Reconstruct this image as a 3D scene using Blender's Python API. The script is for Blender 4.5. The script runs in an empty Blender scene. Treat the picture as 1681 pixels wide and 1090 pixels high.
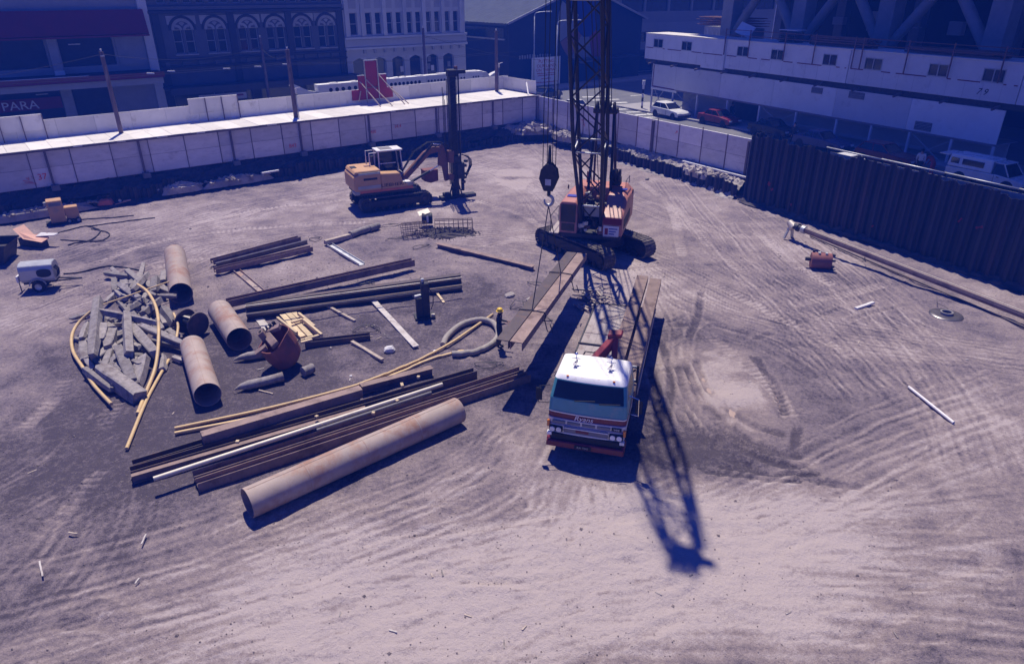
import bpy, bmesh, math, random
import numpy as np
from mathutils import Vector, Matrix, Euler
random.seed(7)
rng = np.random.default_rng(11)
SC = bpy.context.scene
COL = SC.collection
R = math.radians

# ------------------------------------------------------------------ camera, light, exposure
CAM_H, CAM_F, CAM_P = 13.2, 1141.0, R(26.3)      # metres, focal length in photo pixels, downward pitch
cam_d = bpy.data.cameras.new('camera'); cam = bpy.data.objects.new('camera', cam_d); COL.objects.link(cam)
cam.location = (0, 0, CAM_H); cam.rotation_euler = (math.pi/2 - CAM_P, 0, 0)
cam_d.sensor_width = 36; cam_d.lens = 36*CAM_F/1681; cam_d.clip_start = .1; cam_d.clip_end = 3000
SC.camera = cam
SUN = Vector((-0.10, 0.46, 1.0)).normalized()     # towards the sun: behind the far corner of the pit, high
w = bpy.data.worlds.new('World'); SC.world = w; w.use_nodes = True
nt = w.node_tree; bg = nt.nodes['Background']
sky = nt.nodes.new('ShaderNodeTexSky'); sky.sky_type = 'NISHITA'; sky.sun_disc = False
sky.sun_elevation = math.asin(SUN.z); sky.sun_rotation = math.atan2(SUN.x, SUN.y)
sky.air_density = 1.0; sky.dust_density = 0.2; sky.ozone_density = 6.0
tint = nt.nodes.new('ShaderNodeMix'); tint.data_type = 'RGBA'; tint.blend_type = 'MULTIPLY'
tint.inputs[0].default_value = 1.0; tint.inputs[7].default_value = (0.14, 0.21, 0.82, 1)
nt.links.new(sky.outputs[0], tint.inputs[6]); nt.links.new(tint.outputs[2], bg.inputs[0])
bg.inputs[1].default_value = 0.11
sun_d = bpy.data.lights.new('sun', 'SUN'); sun_d.energy = 5.0; sun_d.angle = R(.53); sun_d.color = (1, .93, .80)
sun = bpy.data.objects.new('sun', sun_d); COL.objects.link(sun)
sun.rotation_euler = SUN.to_track_quat('Z', 'Y').to_euler()
SC.view_settings.view_transform = 'Standard'; SC.view_settings.look = 'None'
SC.view_settings.gamma = 1; SC.view_settings.exposure = 0.67; SC.view_settings.use_curve_mapping = False
SC.render.engine = 'CYCLES'

# ------------------------------------------------------------------ places
def G(px, py, z=0.0):
    """Point of the horizontal plane z seen at photo pixel (px, py)."""
    x = (px-840.5)/CAM_F; y = (545-py)/CAM_F; c, s = math.cos(CAM_P), math.sin(CAM_P)
    d = Vector((x, c+y*s, -s+y*c)); t = (z-CAM_H)/d.z
    return Vector((0, 0, CAM_H)) + d*t
LU = Vector((.7897, .6136, 0)); LN = Vector((-.6136, .7897, 0)); L0 = Vector((-32.95, 43.19, 0))
def LP(s, w, z=0.0): return L0 + LU*s + LN*w + Vector((0, 0, z))      # along the street side on the left
RU = Vector((.483, -.8756, 0)); RN = Vector((.8756, .483, 0)); R0 = Vector((16.38, 73.7, 0))
def RP(d, w, z=0.0): return R0 + RU*d + RN*w + Vector((0, 0, z))      # along the building on the right
L_ANG = math.atan2(LU.y, LU.x); R_ANG = math.atan2(RU.y, RU.x)
CORNER = Vector((2.6, 70.8, 0)); FEND = Vector((16.8, 49.0, 0))
def street_z(p):
    d = (Vector((p[0], p[1], 0))-CORNER).dot(RU)
    return 1.5 + max(0.0, min(d, 60))*0.021

# ------------------------------------------------------------------ materials
MATS = {}
def mat(name, col, rough=.7, metal=0.0, var=.22, scale=2.5, bump=.15, bscale=35., dirt=None, damt=.35, dscale=1.2, rand=.12, spec=.4, stretch=(1, 1, 1)):
    m = bpy.data.materials.new(name); m.use_nodes = True; N = m.node_tree.nodes; Lk = m.node_tree.links
    b = N['Principled BSDF']; b.inputs['Metallic'].default_value = metal
    b.inputs['Specular IOR Level'].default_value = spec
    tc = N.new('ShaderNodeTexCoord'); oi = N.new('ShaderNodeObjectInfo'); mp = N.new('ShaderNodeMapping')
    mp.inputs['Scale'].default_value = stretch
    ad = N.new('ShaderNodeVectorMath'); ad.operation = 'ADD'
    mu = N.new('ShaderNodeVectorMath'); mu.operation = 'SCALE'; mu.inputs['Scale'].default_value = 23.0
    cx = N.new('ShaderNodeCombineXYZ')
    for i in range(3): Lk.new(oi.outputs['Random'], cx.inputs[i])
    Lk.new(cx.outputs[0], mu.inputs[0]); Lk.new(tc.outputs['Object'], mp.inputs[0]); Lk.new(mp.outputs[0], ad.inputs[0]); Lk.new(mu.outputs[0], ad.inputs[1])
    n1 = N.new('ShaderNodeTexNoise'); n1.inputs['Scale'].default_value = scale; n1.inputs['Detail'].default_value = 7; n1.inputs['Roughness'].default_value = .65
    Lk.new(ad.outputs[0], n1.inputs['Vector'])
    def C(k): return tuple(max(0, min(1, c*k)) for c in col[:3])+(1,)
    mx = N.new('ShaderNodeMix'); mx.data_type = 'RGBA'; mx.inputs[6].default_value = C(1-var); mx.inputs[7].default_value = C(1+var)
    rm = N.new('ShaderNodeMapRange'); rm.inputs[1].default_value = .3; rm.inputs[2].default_value = .7
    Lk.new(n1.outputs[0], rm.inputs[0]); Lk.new(rm.outputs[0], mx.inputs[0]); out = mx.outputs[2]
    if dirt is not None:
        n2 = N.new('ShaderNodeTexNoise'); n2.inputs['Scale'].default_value = dscale; n2.inputs['Detail'].default_value = 9; n2.inputs['Roughness'].default_value = .7
        Lk.new(ad.outputs[0], n2.inputs['Vector'])
        r2 = N.new('ShaderNodeMapRange'); r2.inputs[1].default_value = .62-.3*damt; r2.inputs[2].default_value = .78-.3*damt
        Lk.new(n2.outputs[0], r2.inputs[0])
        m2 = N.new('ShaderNodeMix'); m2.data_type = 'RGBA'; m2.inputs[7].default_value = tuple(dirt)+(1,)
        Lk.new(r2.outputs[0], m2.inputs[0]); Lk.new(out, m2.inputs[6]); out = m2.outputs[2]
    hs = N.new('ShaderNodeHueSaturation'); rr = N.new('ShaderNodeMapRange'); rr.inputs[3].default_value = 1-rand; rr.inputs[4].default_value = 1+rand
    Lk.new(oi.outputs['Random'], rr.inputs[0]); Lk.new(rr.outputs[0], hs.inputs['Value']); Lk.new(out, hs.inputs['Color'])
    Lk.new(hs.outputs[0], b.inputs['Base Color'])
    r3 = N.new('ShaderNodeMapRange'); r3.inputs[3].default_value = max(.03, rough-.12); r3.inputs[4].default_value = min(1, rough+.12)
    Lk.new(n1.outputs[0], r3.inputs[0]); Lk.new(r3.outputs[0], b.inputs['Roughness'])
    if bump:
        n3 = N.new('ShaderNodeTexNoise'); n3.inputs['Scale'].default_value = bscale; n3.inputs['Detail'].default_value = 4
        Lk.new(ad.outputs[0], n3.inputs['Vector'])
        bp = N.new('ShaderNodeBump'); bp.inputs['Strength'].default_value = bump; bp.inputs['Distance'].default_value = .02
        Lk.new(n3.outputs[0], bp.inputs['Height']); Lk.new(bp.outputs[0], b.inputs['Normal'])
    MATS[name] = m
    return m
def glass(name, col=(.02, .025, .03), rough=.06):
    m = mat(name, col, rough=rough, var=.3, scale=.8, bump=.02, bscale=3, rand=.2, spec=.6); return m
M = MATS
RUST = (.17, .085, .055)
mat('ply', (.66, .60, .57), .85, var=.10, scale=1.5, dirt=(.48, .42, .40), damt=.25, dscale=.9, bump=.1, stretch=(1, 1, 2.5), rand=.16)
mat('ply_white', (.70, .66, .63), .8, var=.08, scale=.9, dirt=(.45, .41, .38), damt=.2)
mat('white_paint', (.66, .63, .60), .55, var=.07, scale=1.0, dirt=(.46, .42, .39), damt=.15, bump=.03)
mat('white_wall', (.68, .64, .62), .75, var=.08, scale=.5, dirt=(.52, .48, .47), damt=.2, bump=.05)
mat('deck_sheet', (.66, .61, .54), .8, var=.08, scale=1.0, dirt=(.46, .40, .36), damt=.15)
mat('seam', (.24, .19, .19), .9, var=.2)
mat('timber_post', (.16, .12, .11), .9, var=.3, scale=4, stretch=(1, 1, .2))
mat('pale_timber', (.56, .43, .26), .85, var=.2, scale=4, stretch=(1, 1, 1), bump=.25)
mat('grey_timber', (.25, .218, .205), .92, var=.35, scale=5, dirt=(.14, .11, .10), damt=.35, dscale=2.0, bump=.5, bscale=25, rand=.25)
mat('chalk_board', (.50, .45, .41), .9, var=.2, scale=6, dirt=(.30, .25, .22), damt=.4, dscale=3)
mat('plank', (.42, .34, .27), .9, var=.25, scale=5, dirt=(.26, .20, .17), damt=.3, bump=.3)
mat('deckboard', (.34, .29, .27), .9, var=.2, scale=3, dirt=(.16, .11, .10), damt=.35, dscale=1.5, bump=.3, rand=.1)
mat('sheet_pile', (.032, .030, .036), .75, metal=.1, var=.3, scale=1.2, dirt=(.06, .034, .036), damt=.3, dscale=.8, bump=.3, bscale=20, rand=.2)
mat('pipe_rust', (.36, .28, .235), .72, metal=.05, var=.14, scale=2.2, dirt=(.30, .165, .11), damt=.42, dscale=.9, bump=.12, bscale=45, rand=.06)
mat('bore_shade', (.012, .011, .013), .9, var=.2)
mat('beam_rust', (.24, .165, .14), .68, metal=.15, var=.25, scale=2.5, dirt=(.115, .07, .06), damt=.4, dscale=1.6, bump=.2, rand=.15)
mat('beam_dark', (.085, .062, .06), .6, metal=.2, var=.25, scale=2.5, dirt=(.15, .085, .06), damt=.3, dscale=1.5, bump=.2, rand=.15)
mat('beam_mill', (.14, .125, .13), .35, metal=.6, var=.2, scale=2.5, dirt=(.12, .07, .055), damt=.2, bump=.1)
mat('bright_steel', (.52, .46, .38), .5, metal=.2, var=.15, scale=3, dirt=(.30, .24, .2), damt=.2, bump=.08)
mat('hose_yellow', (.62, .43, .20), .55, var=.12, scale=4, dirt=(.42, .30, .19), damt=.3, bump=.1)
mat('hose_grey', (.31, .27, .235), .8, var=.2, scale=5, bump=.2)
mat('steel_dark', (.035, .033, .036), .6, metal=.25, var=.35, scale=5, dirt=(.10, .065, .05), damt=.25, dscale=3, bump=.2)
mat('boom_black', (.022, .022, .026), .38, metal=.45, var=.3, scale=5, dirt=(.06, .045, .04), damt=.2, dscale=3, bump=.1)
mat('track_steel', (.10, .082, .074), .8, metal=.1, var=.35, scale=6, dirt=(.30, .25, .21), damt=.4, dscale=4, bump=.4)
mat('rubber', (.018, .017, .018), .85, var=.35, scale=6, dirt=(.16, .13, .11), damt=.25, dscale=3, bump=.3)
mat('crane_orange', (.44, .18, .135), .5, var=.12, scale=2, dirt=(.25, .13, .09), damt=.28, dscale=1.5, bump=.06)
mat('exc_yellow', (.50, .28, .13), .5, var=.1, scale=2, dirt=(.34, .24, .15), damt=.25, dscale=2, bump=.05)
mat('exc_grey', (.38, .36, .34), .55, var=.15, scale=3, dirt=(.22, .18, .15), damt=.3)
mat('boom_rust', (.19, .085, .055), .6, var=.22, scale=3, dirt=(.14, .08, .06), damt=.4, bump=.15)
mat('orange_red', (.52, .13, .075), .6, var=.15, scale=2, dirt=(.3, .14, .10), damt=.3)
mat('bucket_red', (.21, .07, .055), .75, var=.25, scale=3, dirt=(.16, .075, .06), damt=.4, dscale=2.0, bump=.3)
mat('sign_red', (.24, .014, .03), .6, var=.12, scale=1.5)
mat('canopy_red', (.16, .012, .022), .7, var=.15, scale=1)
mat('truck_white', (.78, .75, .70), .3, var=.04, scale=1.2, dirt=(.60, .55, .49), damt=.22, dscale=2.5, bump=.03)
mat('truck_teal', (.07, .26, .30), .35, var=.1, scale=2, dirt=(.16, .27, .28), damt=.2, dscale=3, bump=.02, spec=.5)
mat('truck_red', (.145, .008, .02), .38, var=.12, scale=2, dirt=(.24, .08, .07), damt=.15, bump=.02)
mat('truck_silver', (.66, .64, .62), .45, metal=0, var=.1, scale=4, bump=.03)
mat('stripe_blue', (.05, .06, .30), .4, var=.08)
mat('hiab_red', (.22, .02, .026), .45, var=.2, scale=4, dirt=(.14, .05, .05), damt=.3)
mat('black', (.012, .012, .013), .7, var=.3)
mat('chrome', (.75, .74, .72), .18, metal=1.0, var=.08, bump=0)
mat('lens', (.75, .75, .72), .15, var=.05, bump=.03)
mat('amber', (.7, .22, .02), .3)
mat('lamp_red', (.5, .02, .02), .3)
mat('galv', (.46, .46, .46), .5, metal=.5, var=.2, scale=4, bump=.08)
mat('pole_timber', (.12, .08, .075), .9, var=.35, scale=5, dirt=(.24, .19, .18), damt=.25, dscale=2.5, stretch=(1, 1, .25))
mat('concrete', (.36, .33, .32), .9, var=.15, scale=1.5, dirt=(.25, .22, .21), damt=.3, bump=.3)
mat('concrete_mid', (.25, .24, .24), .9, var=.15, scale=1.0, bump=.2)
mat('concrete_dark', (.20, .185, .18), .9, var=.15, scale=1.0, dirt=(.14, .12, .12), damt=.3, bump=.2)
mat('asphalt', (.15, .145, .145), .9, var=.18, scale=.6, dirt=(.20, .19, .18), damt=.3, dscale=.25, bump=.3, bscale=60)
mat('road_line', (.62, .60, .56), .8, var=.12, dirt=(.25, .23, .22), damt=.3, dscale=3)
mat('footpath', (.30, .28, .27), .9, var=.12, scale=1)
mat('rubble', (.38, .33, .29), .95, var=.35, scale=3, dirt=(.18, .14, .12), damt=.4, dscale=1.5, bump=.7, bscale=14)
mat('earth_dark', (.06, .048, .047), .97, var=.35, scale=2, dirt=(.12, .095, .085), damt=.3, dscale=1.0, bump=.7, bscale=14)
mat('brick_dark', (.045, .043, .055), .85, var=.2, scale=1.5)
mat('stone_blue', (.105, .105, .125), .85, var=.14, scale=1.2)
mat('stone_trim', (.34, .33, .34), .8, var=.12, scale=1.5)
mat('stucco_white', (.55, .53, .52), .8, var=.07, scale=.5, dirt=(.42, .4, .4), damt=.2, bump=.08)
mat('stucco_grey', (.40, .385, .39), .8, var=.07, scale=.6)  # greyer stucco for frames, bands, brackets and back walls
mat('shop_grey', (.33, .31, .31), .8, var=.1, scale=.8)
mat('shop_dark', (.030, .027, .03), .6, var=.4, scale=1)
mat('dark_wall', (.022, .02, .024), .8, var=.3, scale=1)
mat('roof_iron', (.085, .092, .105), .97, metal=0, spec=.02, var=.15, scale=.8, dirt=(.075, .075, .085), damt=.3)
mat('modern_grey', (.28, .27, .28), .75, var=.1, scale=.4)
mat('mural_blue', (.015, .02, .16), .7, var=.1); mat('mural_pale', (.22, .22, .24), .7, var=.1); mat('mural_orange', (.24, .11, .07), .7, var=.1); mat('mural_red', (.22, .025, .03), .7, var=.1)
mat('sign_white', (.82, .80, .80), .7, var=.05); mat('sign_ink', (.40, .03, .06), .7, var=.3, scale=8)
mat('ship_white', (.74, .71, .66), .6, var=.06, scale=1.2, dirt=(.5, .46, .42), damt=.15)
mat('spray_red', (.75, .10, .07), .7, var=.35, scale=8); mat('spray_black', (.03, .03, .035), .7)
mat('cloth_navy', (.025, .027, .045), .9, var=.25, scale=9); mat('cloth_white', (.6, .58, .56), .9, var=.1); mat('cloth_red', (.42, .045, .05), .9, var=.15); mat('cloth_black', (.02, .02, .022), .9)
mat('skin', (.40, .22, .16), .6, var=.1); mat('helmet', (.85, .55, .03), .35, var=.05, bump=.02)
mat('car_white', (.68, .66, .62), .28, var=.04, bump=.01); mat('car_red', (.17, .014, .02), .3, var=.06, bump=.01); mat('car_blue', (.05, .06, .14), .3, var=.06, bump=.01); mat('car_black', (.015, .015, .018), .3, var=.06, bump=.01)
mat('pink_board', (.62, .34, .24), .75, var=.15, scale=3, dirt=(.4, .25, .19), damt=.25)
mat('wire', (.012, .012, .014), .6, var=.2, bump=0); mat('rope', (.09, .075, .065), .8, var=.3)
mat('rebar', (.10, .065, .055), .75, metal=.2, var=.3, scale=9)
mat('pebble', (.20, .16, .15), .95, var=.3, scale=5, bump=0)
mat('stone', (.30, .26, .24), .92, var=.2, scale=5, bump=.4)
mat('compressor_grey', (.38, .38, .385), .42, metal=.25, var=.08, scale=2, dirt=(.36, .33, .31), damt=.2)
glass('window_glass'); glass('car_glass', (.012, .014, .018)); glass('screen_glass', (.006, .008, .010), .12)

# ------------------------------------------------------------------ mesh building
class MB:
    def __init__(s): s.v = []; s.f = []; s.sm = []
    def add(s, vs, fs, smooth=False):
        o = len(s.v); s.v += [Vector(p) for p in vs]; s.f += [tuple(i+o for i in f) for f in fs]; s.sm += [smooth]*len(fs); return s
    def box(s, c, size, rz=0.0, rot=None, taper=None):
        x, y, z = [a/2 for a in size]; tx, ty = taper or (1, 1)
        P = [(-x, -y, -z), (x, -y, -z), (x, y, -z), (-x, y, -z), (-x*tx, -y*ty, z), (x*tx, -y*ty, z), (x*tx, y*ty, z), (-x*tx, y*ty, z)]
        m = rot if rot is not None else Matrix.Rotation(rz, 3, 'Z')
        return s.add([m @ Vector(p)+Vector(c) for p in P], [(0, 3, 2, 1), (4, 5, 6, 7), (0, 1, 5, 4), (1, 2, 6, 5), (2, 3, 7, 6), (3, 0, 4, 7)])
    def span(s, a, b): # box from corner a to corner b
        return s.box([(p+q)/2 for p, q in zip(a, b)], [abs(q-p) for p, q in zip(a, b)])
    def prism(s, poly, p0, p1, up=(0, 0, 1), caps=True, smooth=False, poly1=None):
        """extrude a 2-D outline (side, up) from p0 to p1"""
        p0, p1 = Vector(p0), Vector(p1); d = (p1-p0).normalized(); up = Vector(up)
        if abs(d.dot(up)) > .98: up = Vector((0, 1, 0)) if abs(d.y) < .9 else Vector((1, 0, 0))
        sd = d.cross(up).normalized(); up = sd.cross(d); n = len(poly); q = poly1 or poly
        vs = [p0+sd*a+up*b for a, b in poly]+[p1+sd*a+up*b for a, b in q]
        fs = [(i, (i+1) % n, n+(i+1) % n, n+i) for i in range(n)]
        s.add(vs, fs, smooth)
        if caps: s.add(vs, [tuple(range(n))[::-1], tuple(range(n, 2*n))])
        return s
    def bar(s, p0, p1, w, h, up=(0, 0, 1)):
        return s.prism([(-w/2, -h/2), (w/2, -h/2), (w/2, h/2), (-w/2, h/2)], p0, p1, up)
    def cyl(s, p0, p1, r0, r1=None, n=12, caps=True):
        r1 = r0 if r1 is None else r1
        A = [(math.cos(2*math.pi*i/n), math.sin(2*math.pi*i/n)) for i in range(n)]
        return s.prism([(a*r0, b*r0) for a, b in A], p0, p1, caps=caps, smooth=True, poly1=[(a*r1, b*r1) for a, b in A])
    def tube(s, path, r, n=8, closed=False):
        path = [Vector(p) for p in path]; k = len(path); rings = []; prev = None
        rr = r if isinstance(r, (list, tuple)) else [r]*k
        for i, p in enumerate(path):
            t = (path[min(i+1, k-1)]-path[max(i-1, 0)]) if not closed else (path[(i+1) % k]-path[i-1]); t.normalize()
            up = Vector((0, 0, 1)) if abs(t.z) < .9 else Vector((1, 0, 0))
            if prev is not None: up = prev
            sd = t.cross(up).normalized(); up2 = sd.cross(t); prev = up2
            rings.append([p+sd*rr[i]*math.cos(2*math.pi*j/n)+up2*rr[i]*math.sin(2*math.pi*j/n) for j in range(n)])
        vs = [q for rg in rings for q in rg]; fs = []
        for i in range(k if closed else k-1):
            a, b = i*n, ((i+1) % k)*n
            for j in range(n): fs.append((a+j, a+(j+1) % n, b+(j+1) % n, b+j))
        if not closed: fs += [tuple(range(n))[::-1], tuple(range((k-1)*n, k*n))]
        return s.add(vs, fs, True)
    def lathe(s, prof, c=(0, 0, 0), n=20, axis='Z', ends=True):
        vs = []; k = len(prof)
        for r, h in prof:
            for j in range(n):
                a = 2*math.pi*j/n
                p = (r*math.cos(a), r*math.sin(a), h) if axis == 'Z' else ((r*math.cos(a), h, r*math.sin(a)) if axis == 'Y' else (h, r*math.cos(a), r*math.sin(a)))
                vs.append(Vector(p)+Vector(c))
        fs = [(i*n+j, i*n+(j+1) % n, (i+1)*n+(j+1) % n, (i+1)*n+j) for i in range(k-1) for j in range(n)]
        if ends: fs += [tuple(range(n))[::-1], tuple(range((k-1)*n, k*n))]
        return s.add(vs, fs, True)
    def ball(s, c, r, n=10, sq=(1, 1, 1)):
        prof = [(max(.001, r*math.sin(math.pi*i/n)), -r*math.cos(math.pi*i/n)) for i in range(n+1)]
        o = len(s.v); s.lathe(prof, (0, 0, 0), n=n+4)
        for i in range(o, len(s.v)): q = s.v[i]; s.v[i] = Vector((q.x*sq[0]+c[0], q.y*sq[1]+c[1], q.z*sq[2]+c[2]))
        return s
    def quad(s, a, b, c, d): return s.add([a, b, c, d], [(0, 1, 2, 3)])
    def plate(s, pts, thick, nrm=None):
        """polygon in 3-D given a thickness"""
        pts = [Vector(p) for p in pts]
        if nrm is None: nrm = (pts[1]-pts[0]).cross(pts[2]-pts[1]).normalized()
        nrm = Vector(nrm)*thick; n = len(pts)
        return s.add(pts+[p+nrm for p in pts], [tuple(range(n))[::-1], tuple(range(n, 2*n))]+[(i, (i+1) % n, n+(i+1) % n, n+i) for i in range(n)])
    def mesh(s, name, origin=None, bevel=0.0):
        me = bpy.data.meshes.new(name); o = Vector(origin) if origin is not None else Vector()
        me.from_pydata([tuple(p-o) for p in s.v], [], s.f)
        me.polygons.foreach_set('use_smooth', s.sm); me.validate()
        bm = bmesh.new(); bm.from_mesh(me)
        bmesh.ops.remove_doubles(bm, verts=bm.verts, dist=.0004)
        bmesh.ops.recalc_face_normals(bm, faces=bm.faces)
        if bevel: bmesh.ops.bevel(bm, geom=[e for e in bm.edges if len(e.link_faces) == 2 and e.calc_face_angle(0) > .6], offset=bevel, segments=1, affect='EDGES', clamp_overlap=True)
        for e in bm.edges:
            if len(e.link_faces) == 2 and e.calc_face_angle(0) > .75: e.smooth = False
        bm.to_mesh(me); bm.free(); me.update()
        return me
    def build(s, name, m, parent=None, origin=None, bevel=0.0, **kw):
        return link(name, s.mesh(name, origin, bevel), m, parent, origin, **kw)
def link(name, me, m=None, parent=None, origin=None, **kw):
    if m is not None and not me.materials: me.materials.append(M[m] if isinstance(m, str) else m)
    o = bpy.data.objects.new(name, me); COL.objects.link(o)
    if origin is not None: o.location = origin
    if parent is not None: o.parent = parent
    tag(o, **kw); return o
def tag(o, label=None, cat=None, group=None, kind=None):
    if label: o['label'] = label
    if cat: o['category'] = cat
    if group: o['group'] = group
    if kind: o['kind'] = kind
    return o
def thing(name, loc, rz=0.0, label=None, cat=None, group=None, rot=None):
    o = bpy.data.objects.new(name, None); COL.objects.link(o); o.location = loc
    o.rotation_euler = rot if rot is not None else (0, 0, rz); o.empty_display_size = .2
    return tag(o, label, cat, group)
def copy_tree(o, parent=None):
    kids = list(o.children); c = o.copy(); COL.objects.link(c); c.parent = parent
    for ch in kids: copy_tree(ch, c)
    return c
def text_mesh(body, size, depth=.004, shear=0.0, align='CENTER'):
    cu = bpy.data.curves.new('lettering', 'FONT'); cu.body = body; cu.size = size; cu.extrude = depth; cu.shear = shear
    cu.align_x = align; cu.align_y = 'CENTER'; cu.resolution_u = 3
    ob = bpy.data.objects.new('lettering', cu); COL.objects.link(ob)
    dg = bpy.context.evaluated_depsgraph_get(); dg.update()
    me = bpy.data.meshes.new_from_object(ob.evaluated_get(dg)); bpy.data.objects.remove(ob); bpy.data.curves.remove(cu)
    me.name = 'lettering'; me.materials.clear()
    return me
def letter(name, body, size, m, parent, loc, rot, shear=0.0, sx=1.0, **kw):
    o = link(name, text_mesh(body, size, shear=shear), m, parent, **kw); o.location = loc; o.rotation_euler = rot; o.scale = (sx, 1, 1); return o
HPROF = lambda w, h, tw, tf: [(-w/2, -h/2), (w/2, -h/2), (w/2, -h/2+tf), (tw/2, -h/2+tf), (tw/2, h/2-tf), (w/2, h/2-tf), (w/2, h/2), (-w/2, h/2), (-w/2, h/2-tf), (-tw/2, h/2-tf), (-tw/2, -h/2+tf), (-w/2, -h/2+tf)]
UPROF = lambda w, h, t: [(-w/2, -h/2), (w/2, -h/2), (w/2, h/2), (w/2-t, h/2), (w/2-t, -h/2+t), (-w/2+t, -h/2+t), (-w/2+t, h/2), (-w/2, h/2)]
def noise2(nx, ny, cells, seed):
    """smooth value noise on an nx*ny raster"""
    g = np.random.default_rng(seed).random((cells[1]+3, cells[0]+3))
    X = np.linspace(0, cells[0]-1e-6, nx); Y = np.linspace(0, cells[1]-1e-6, ny)
    xi = X.astype(int); yi = Y.astype(int); fx = X-xi; fy = Y-yi; fx = fx*fx*(3-2*fx); fy = fy*fy*(3-2*fy)
    a = g[np.ix_(yi, xi)]; b = g[np.ix_(yi, xi+1)]; c = g[np.ix_(yi+1, xi)]; d = g[np.ix_(yi+1, xi+1)]
    return (a*(1-fx)+b*fx)*(1-fy)[:, None]+(c*(1-fx)+d*fx)*fy[:, None]-.5
# ------------------------------------------------------------------ the pit floor: one height field with ruts, tread prints and clods
X0, X1, Y0, Y1, STEP = -46.0, 34.0, 3.0, 78.0, .10
NX, NY = int((X1-X0)/STEP)+1, int((Y1-Y0)/STEP)+1
gx = X0+np.arange(NX)*STEP; gy = Y0+np.arange(NY)*STEP
PX, PY = np.meshgrid(gx, gy)
Hh = noise2(NX, NY, (9, 9), 1)*.14+noise2(NX, NY, (26, 25), 2)*.10+noise2(NX, NY, (80, 75), 3)*.085+noise2(NX, NY, (240, 225), 4)*.045+noise2(NX, NY, (480, 460), 5)*.028
soil = np.full((NY, NX), .50)+noise2(NX, NY, (14, 13), 6)*.40+noise2(NX, NY, (52, 48), 7)*.30+noise2(NX, NY, (130, 120), 8)*.26
def blob(px, py, rx, ry, amt, z=0):
    c = G(px, py); e = ((PX-c.x)/rx)**2+((PY-c.y)/ry)**2
    return (amt*.78 if amt < 0 else amt)*np.exp(-e*1.2)
for b in [(600, 560, 7, 5.5, -.36), (330, 600, 7, 7, -.40), (120, 640, 7, 5, -.30), (250, 760, 6, 3.5, -.26), (60, 780, 5, 3, -.22), (480, 760, 5, 3, -.30), (820, 640, 4, 3, -.30), (700, 480, 5, 3, -.35),
          (60, 950, 4, 2, -.14), (20, 1060, 5, 2.2, -.22), (1670, 1070, 4, 2, -.32), (1380, 700, 3, 3, -.12), (1130, 760, 3, 1.2, -.25), (400, 900, 3, 1.3, -.25), (1080, 720, 2.5, 2.0, -.35), (1200, 740, 4, 1.6, -.45), (1290, 640, 2.2, 3.0, -.40), (1130, 560, 2, 2.5, -.25), (1210, 540, 3.5, 2.0, -.28), (1450, 640, 6, 5, -.2), (1600, 760, 5, 3, -.2), (1650, 1000, 4, 2.5, -.4), (1600, 900, 4, 2, -.2), (1550, 560, 5, 5, -.18), (1400, 480, 5, 5, -.1), (60, 420, 8, 5, -.12),  # lower corner blobs mix damp soil with painted lens vignetting
          (760, 330, 8, 5, .08), (1000, 250, 10, 8, .10), (1130, 350, 5, 6, .10), (800, 940, 8, 2.4, .30), (1200, 890, 7, 2.6, .30), (1000, 1040, 9, 2, .22), (640, 1040, 5, 2, .16), (950, 780, 4, 2, .2), (1050, 480, 3, 3, .18), (900, 300, 6, 5, .12), (500, 380, 6, 3, -.10), (450, 300, 7, 4, .05), (1190, 640, 2.6, 2.4, .5), (180, 420, 6, 3, -.2)]:
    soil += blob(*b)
gloss = np.zeros((NY, NX))
def spath(pts, step=.1):
    P = [Vector(p) for p in pts]; out = []
    Q = [P[0]*2-P[1]]+P+[P[-1]*2-P[-2]]
    for i in range(1, len(Q)-2):
        a, b, c, d = Q[i-1:i+3]; n = max(2, int((c-b).length/step))
        for k in range(n):
            t = k/n; out.append(.5*((2*b)+(c-a)*t+(2*a-5*b+4*c-d)*t*t+(3*b-a-3*c+d)*t**3))
    out.append(P[-1]); return out
def stamp(path, off, width, depth, tone, pitch=0.0, lug=0.0, ridge=.5, ltone=0.0, keep=.25):
    global Hh
    s = 0.0; hw = width/2; K = int((hw+.22)/STEP)+1
    for i in range(1, len(path)-1):
        t = (path[i+1]-path[i-1]); t.z = 0
        if t.length < 1e-6: continue
        t.normalize(); nrm = Vector((-t.y, t.x, 0)); c = path[i]+nrm*off; s += (path[i]-path[i-1]).length
        ix, iy = int(round((c.x-X0)/STEP)), int(round((c.y-Y0)/STEP))
        if ix < K+1 or iy < K+1 or ix > NX-K-2 or iy > NY-K-2: continue
        sl = (slice(iy-K, iy+K+1), slice(ix-K, ix+K+1))
        dx = PX[sl]-c.x; dy = PY[sl]-c.y; al = dx*t.x+dy*t.y; la = np.abs(dx*nrm.x+dy*nrm.y)
        near = np.exp(-(al/.07)**2)*.55
        ins = np.clip((hw-la)/.06+.5, 0, 1); rd = np.exp(-((la-hw-.07)/.07)**2)
        lg = (math.sin(2*math.pi*s/pitch) if pitch else 0.0)
        br = keep+(1-keep)*max(0, min(1, .5+.9*math.sin(s*.9+off*7+len(path))+.5*math.sin(s*2.3+off*3))); near = near*br
        Hh[sl] += near*(-depth*ins+depth*ridge*rd+lug*lg*ins)
        soil[sl] += near*(tone*ins+ltone*lg*ins+(-.12 if tone > 0 else .22)*rd)
def T(pts, **k):
    p = spath([G(*q) for q in pts])
    offs = k.pop('offs', (0,))
    for o in offs: stamp(p, o, **k)
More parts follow.
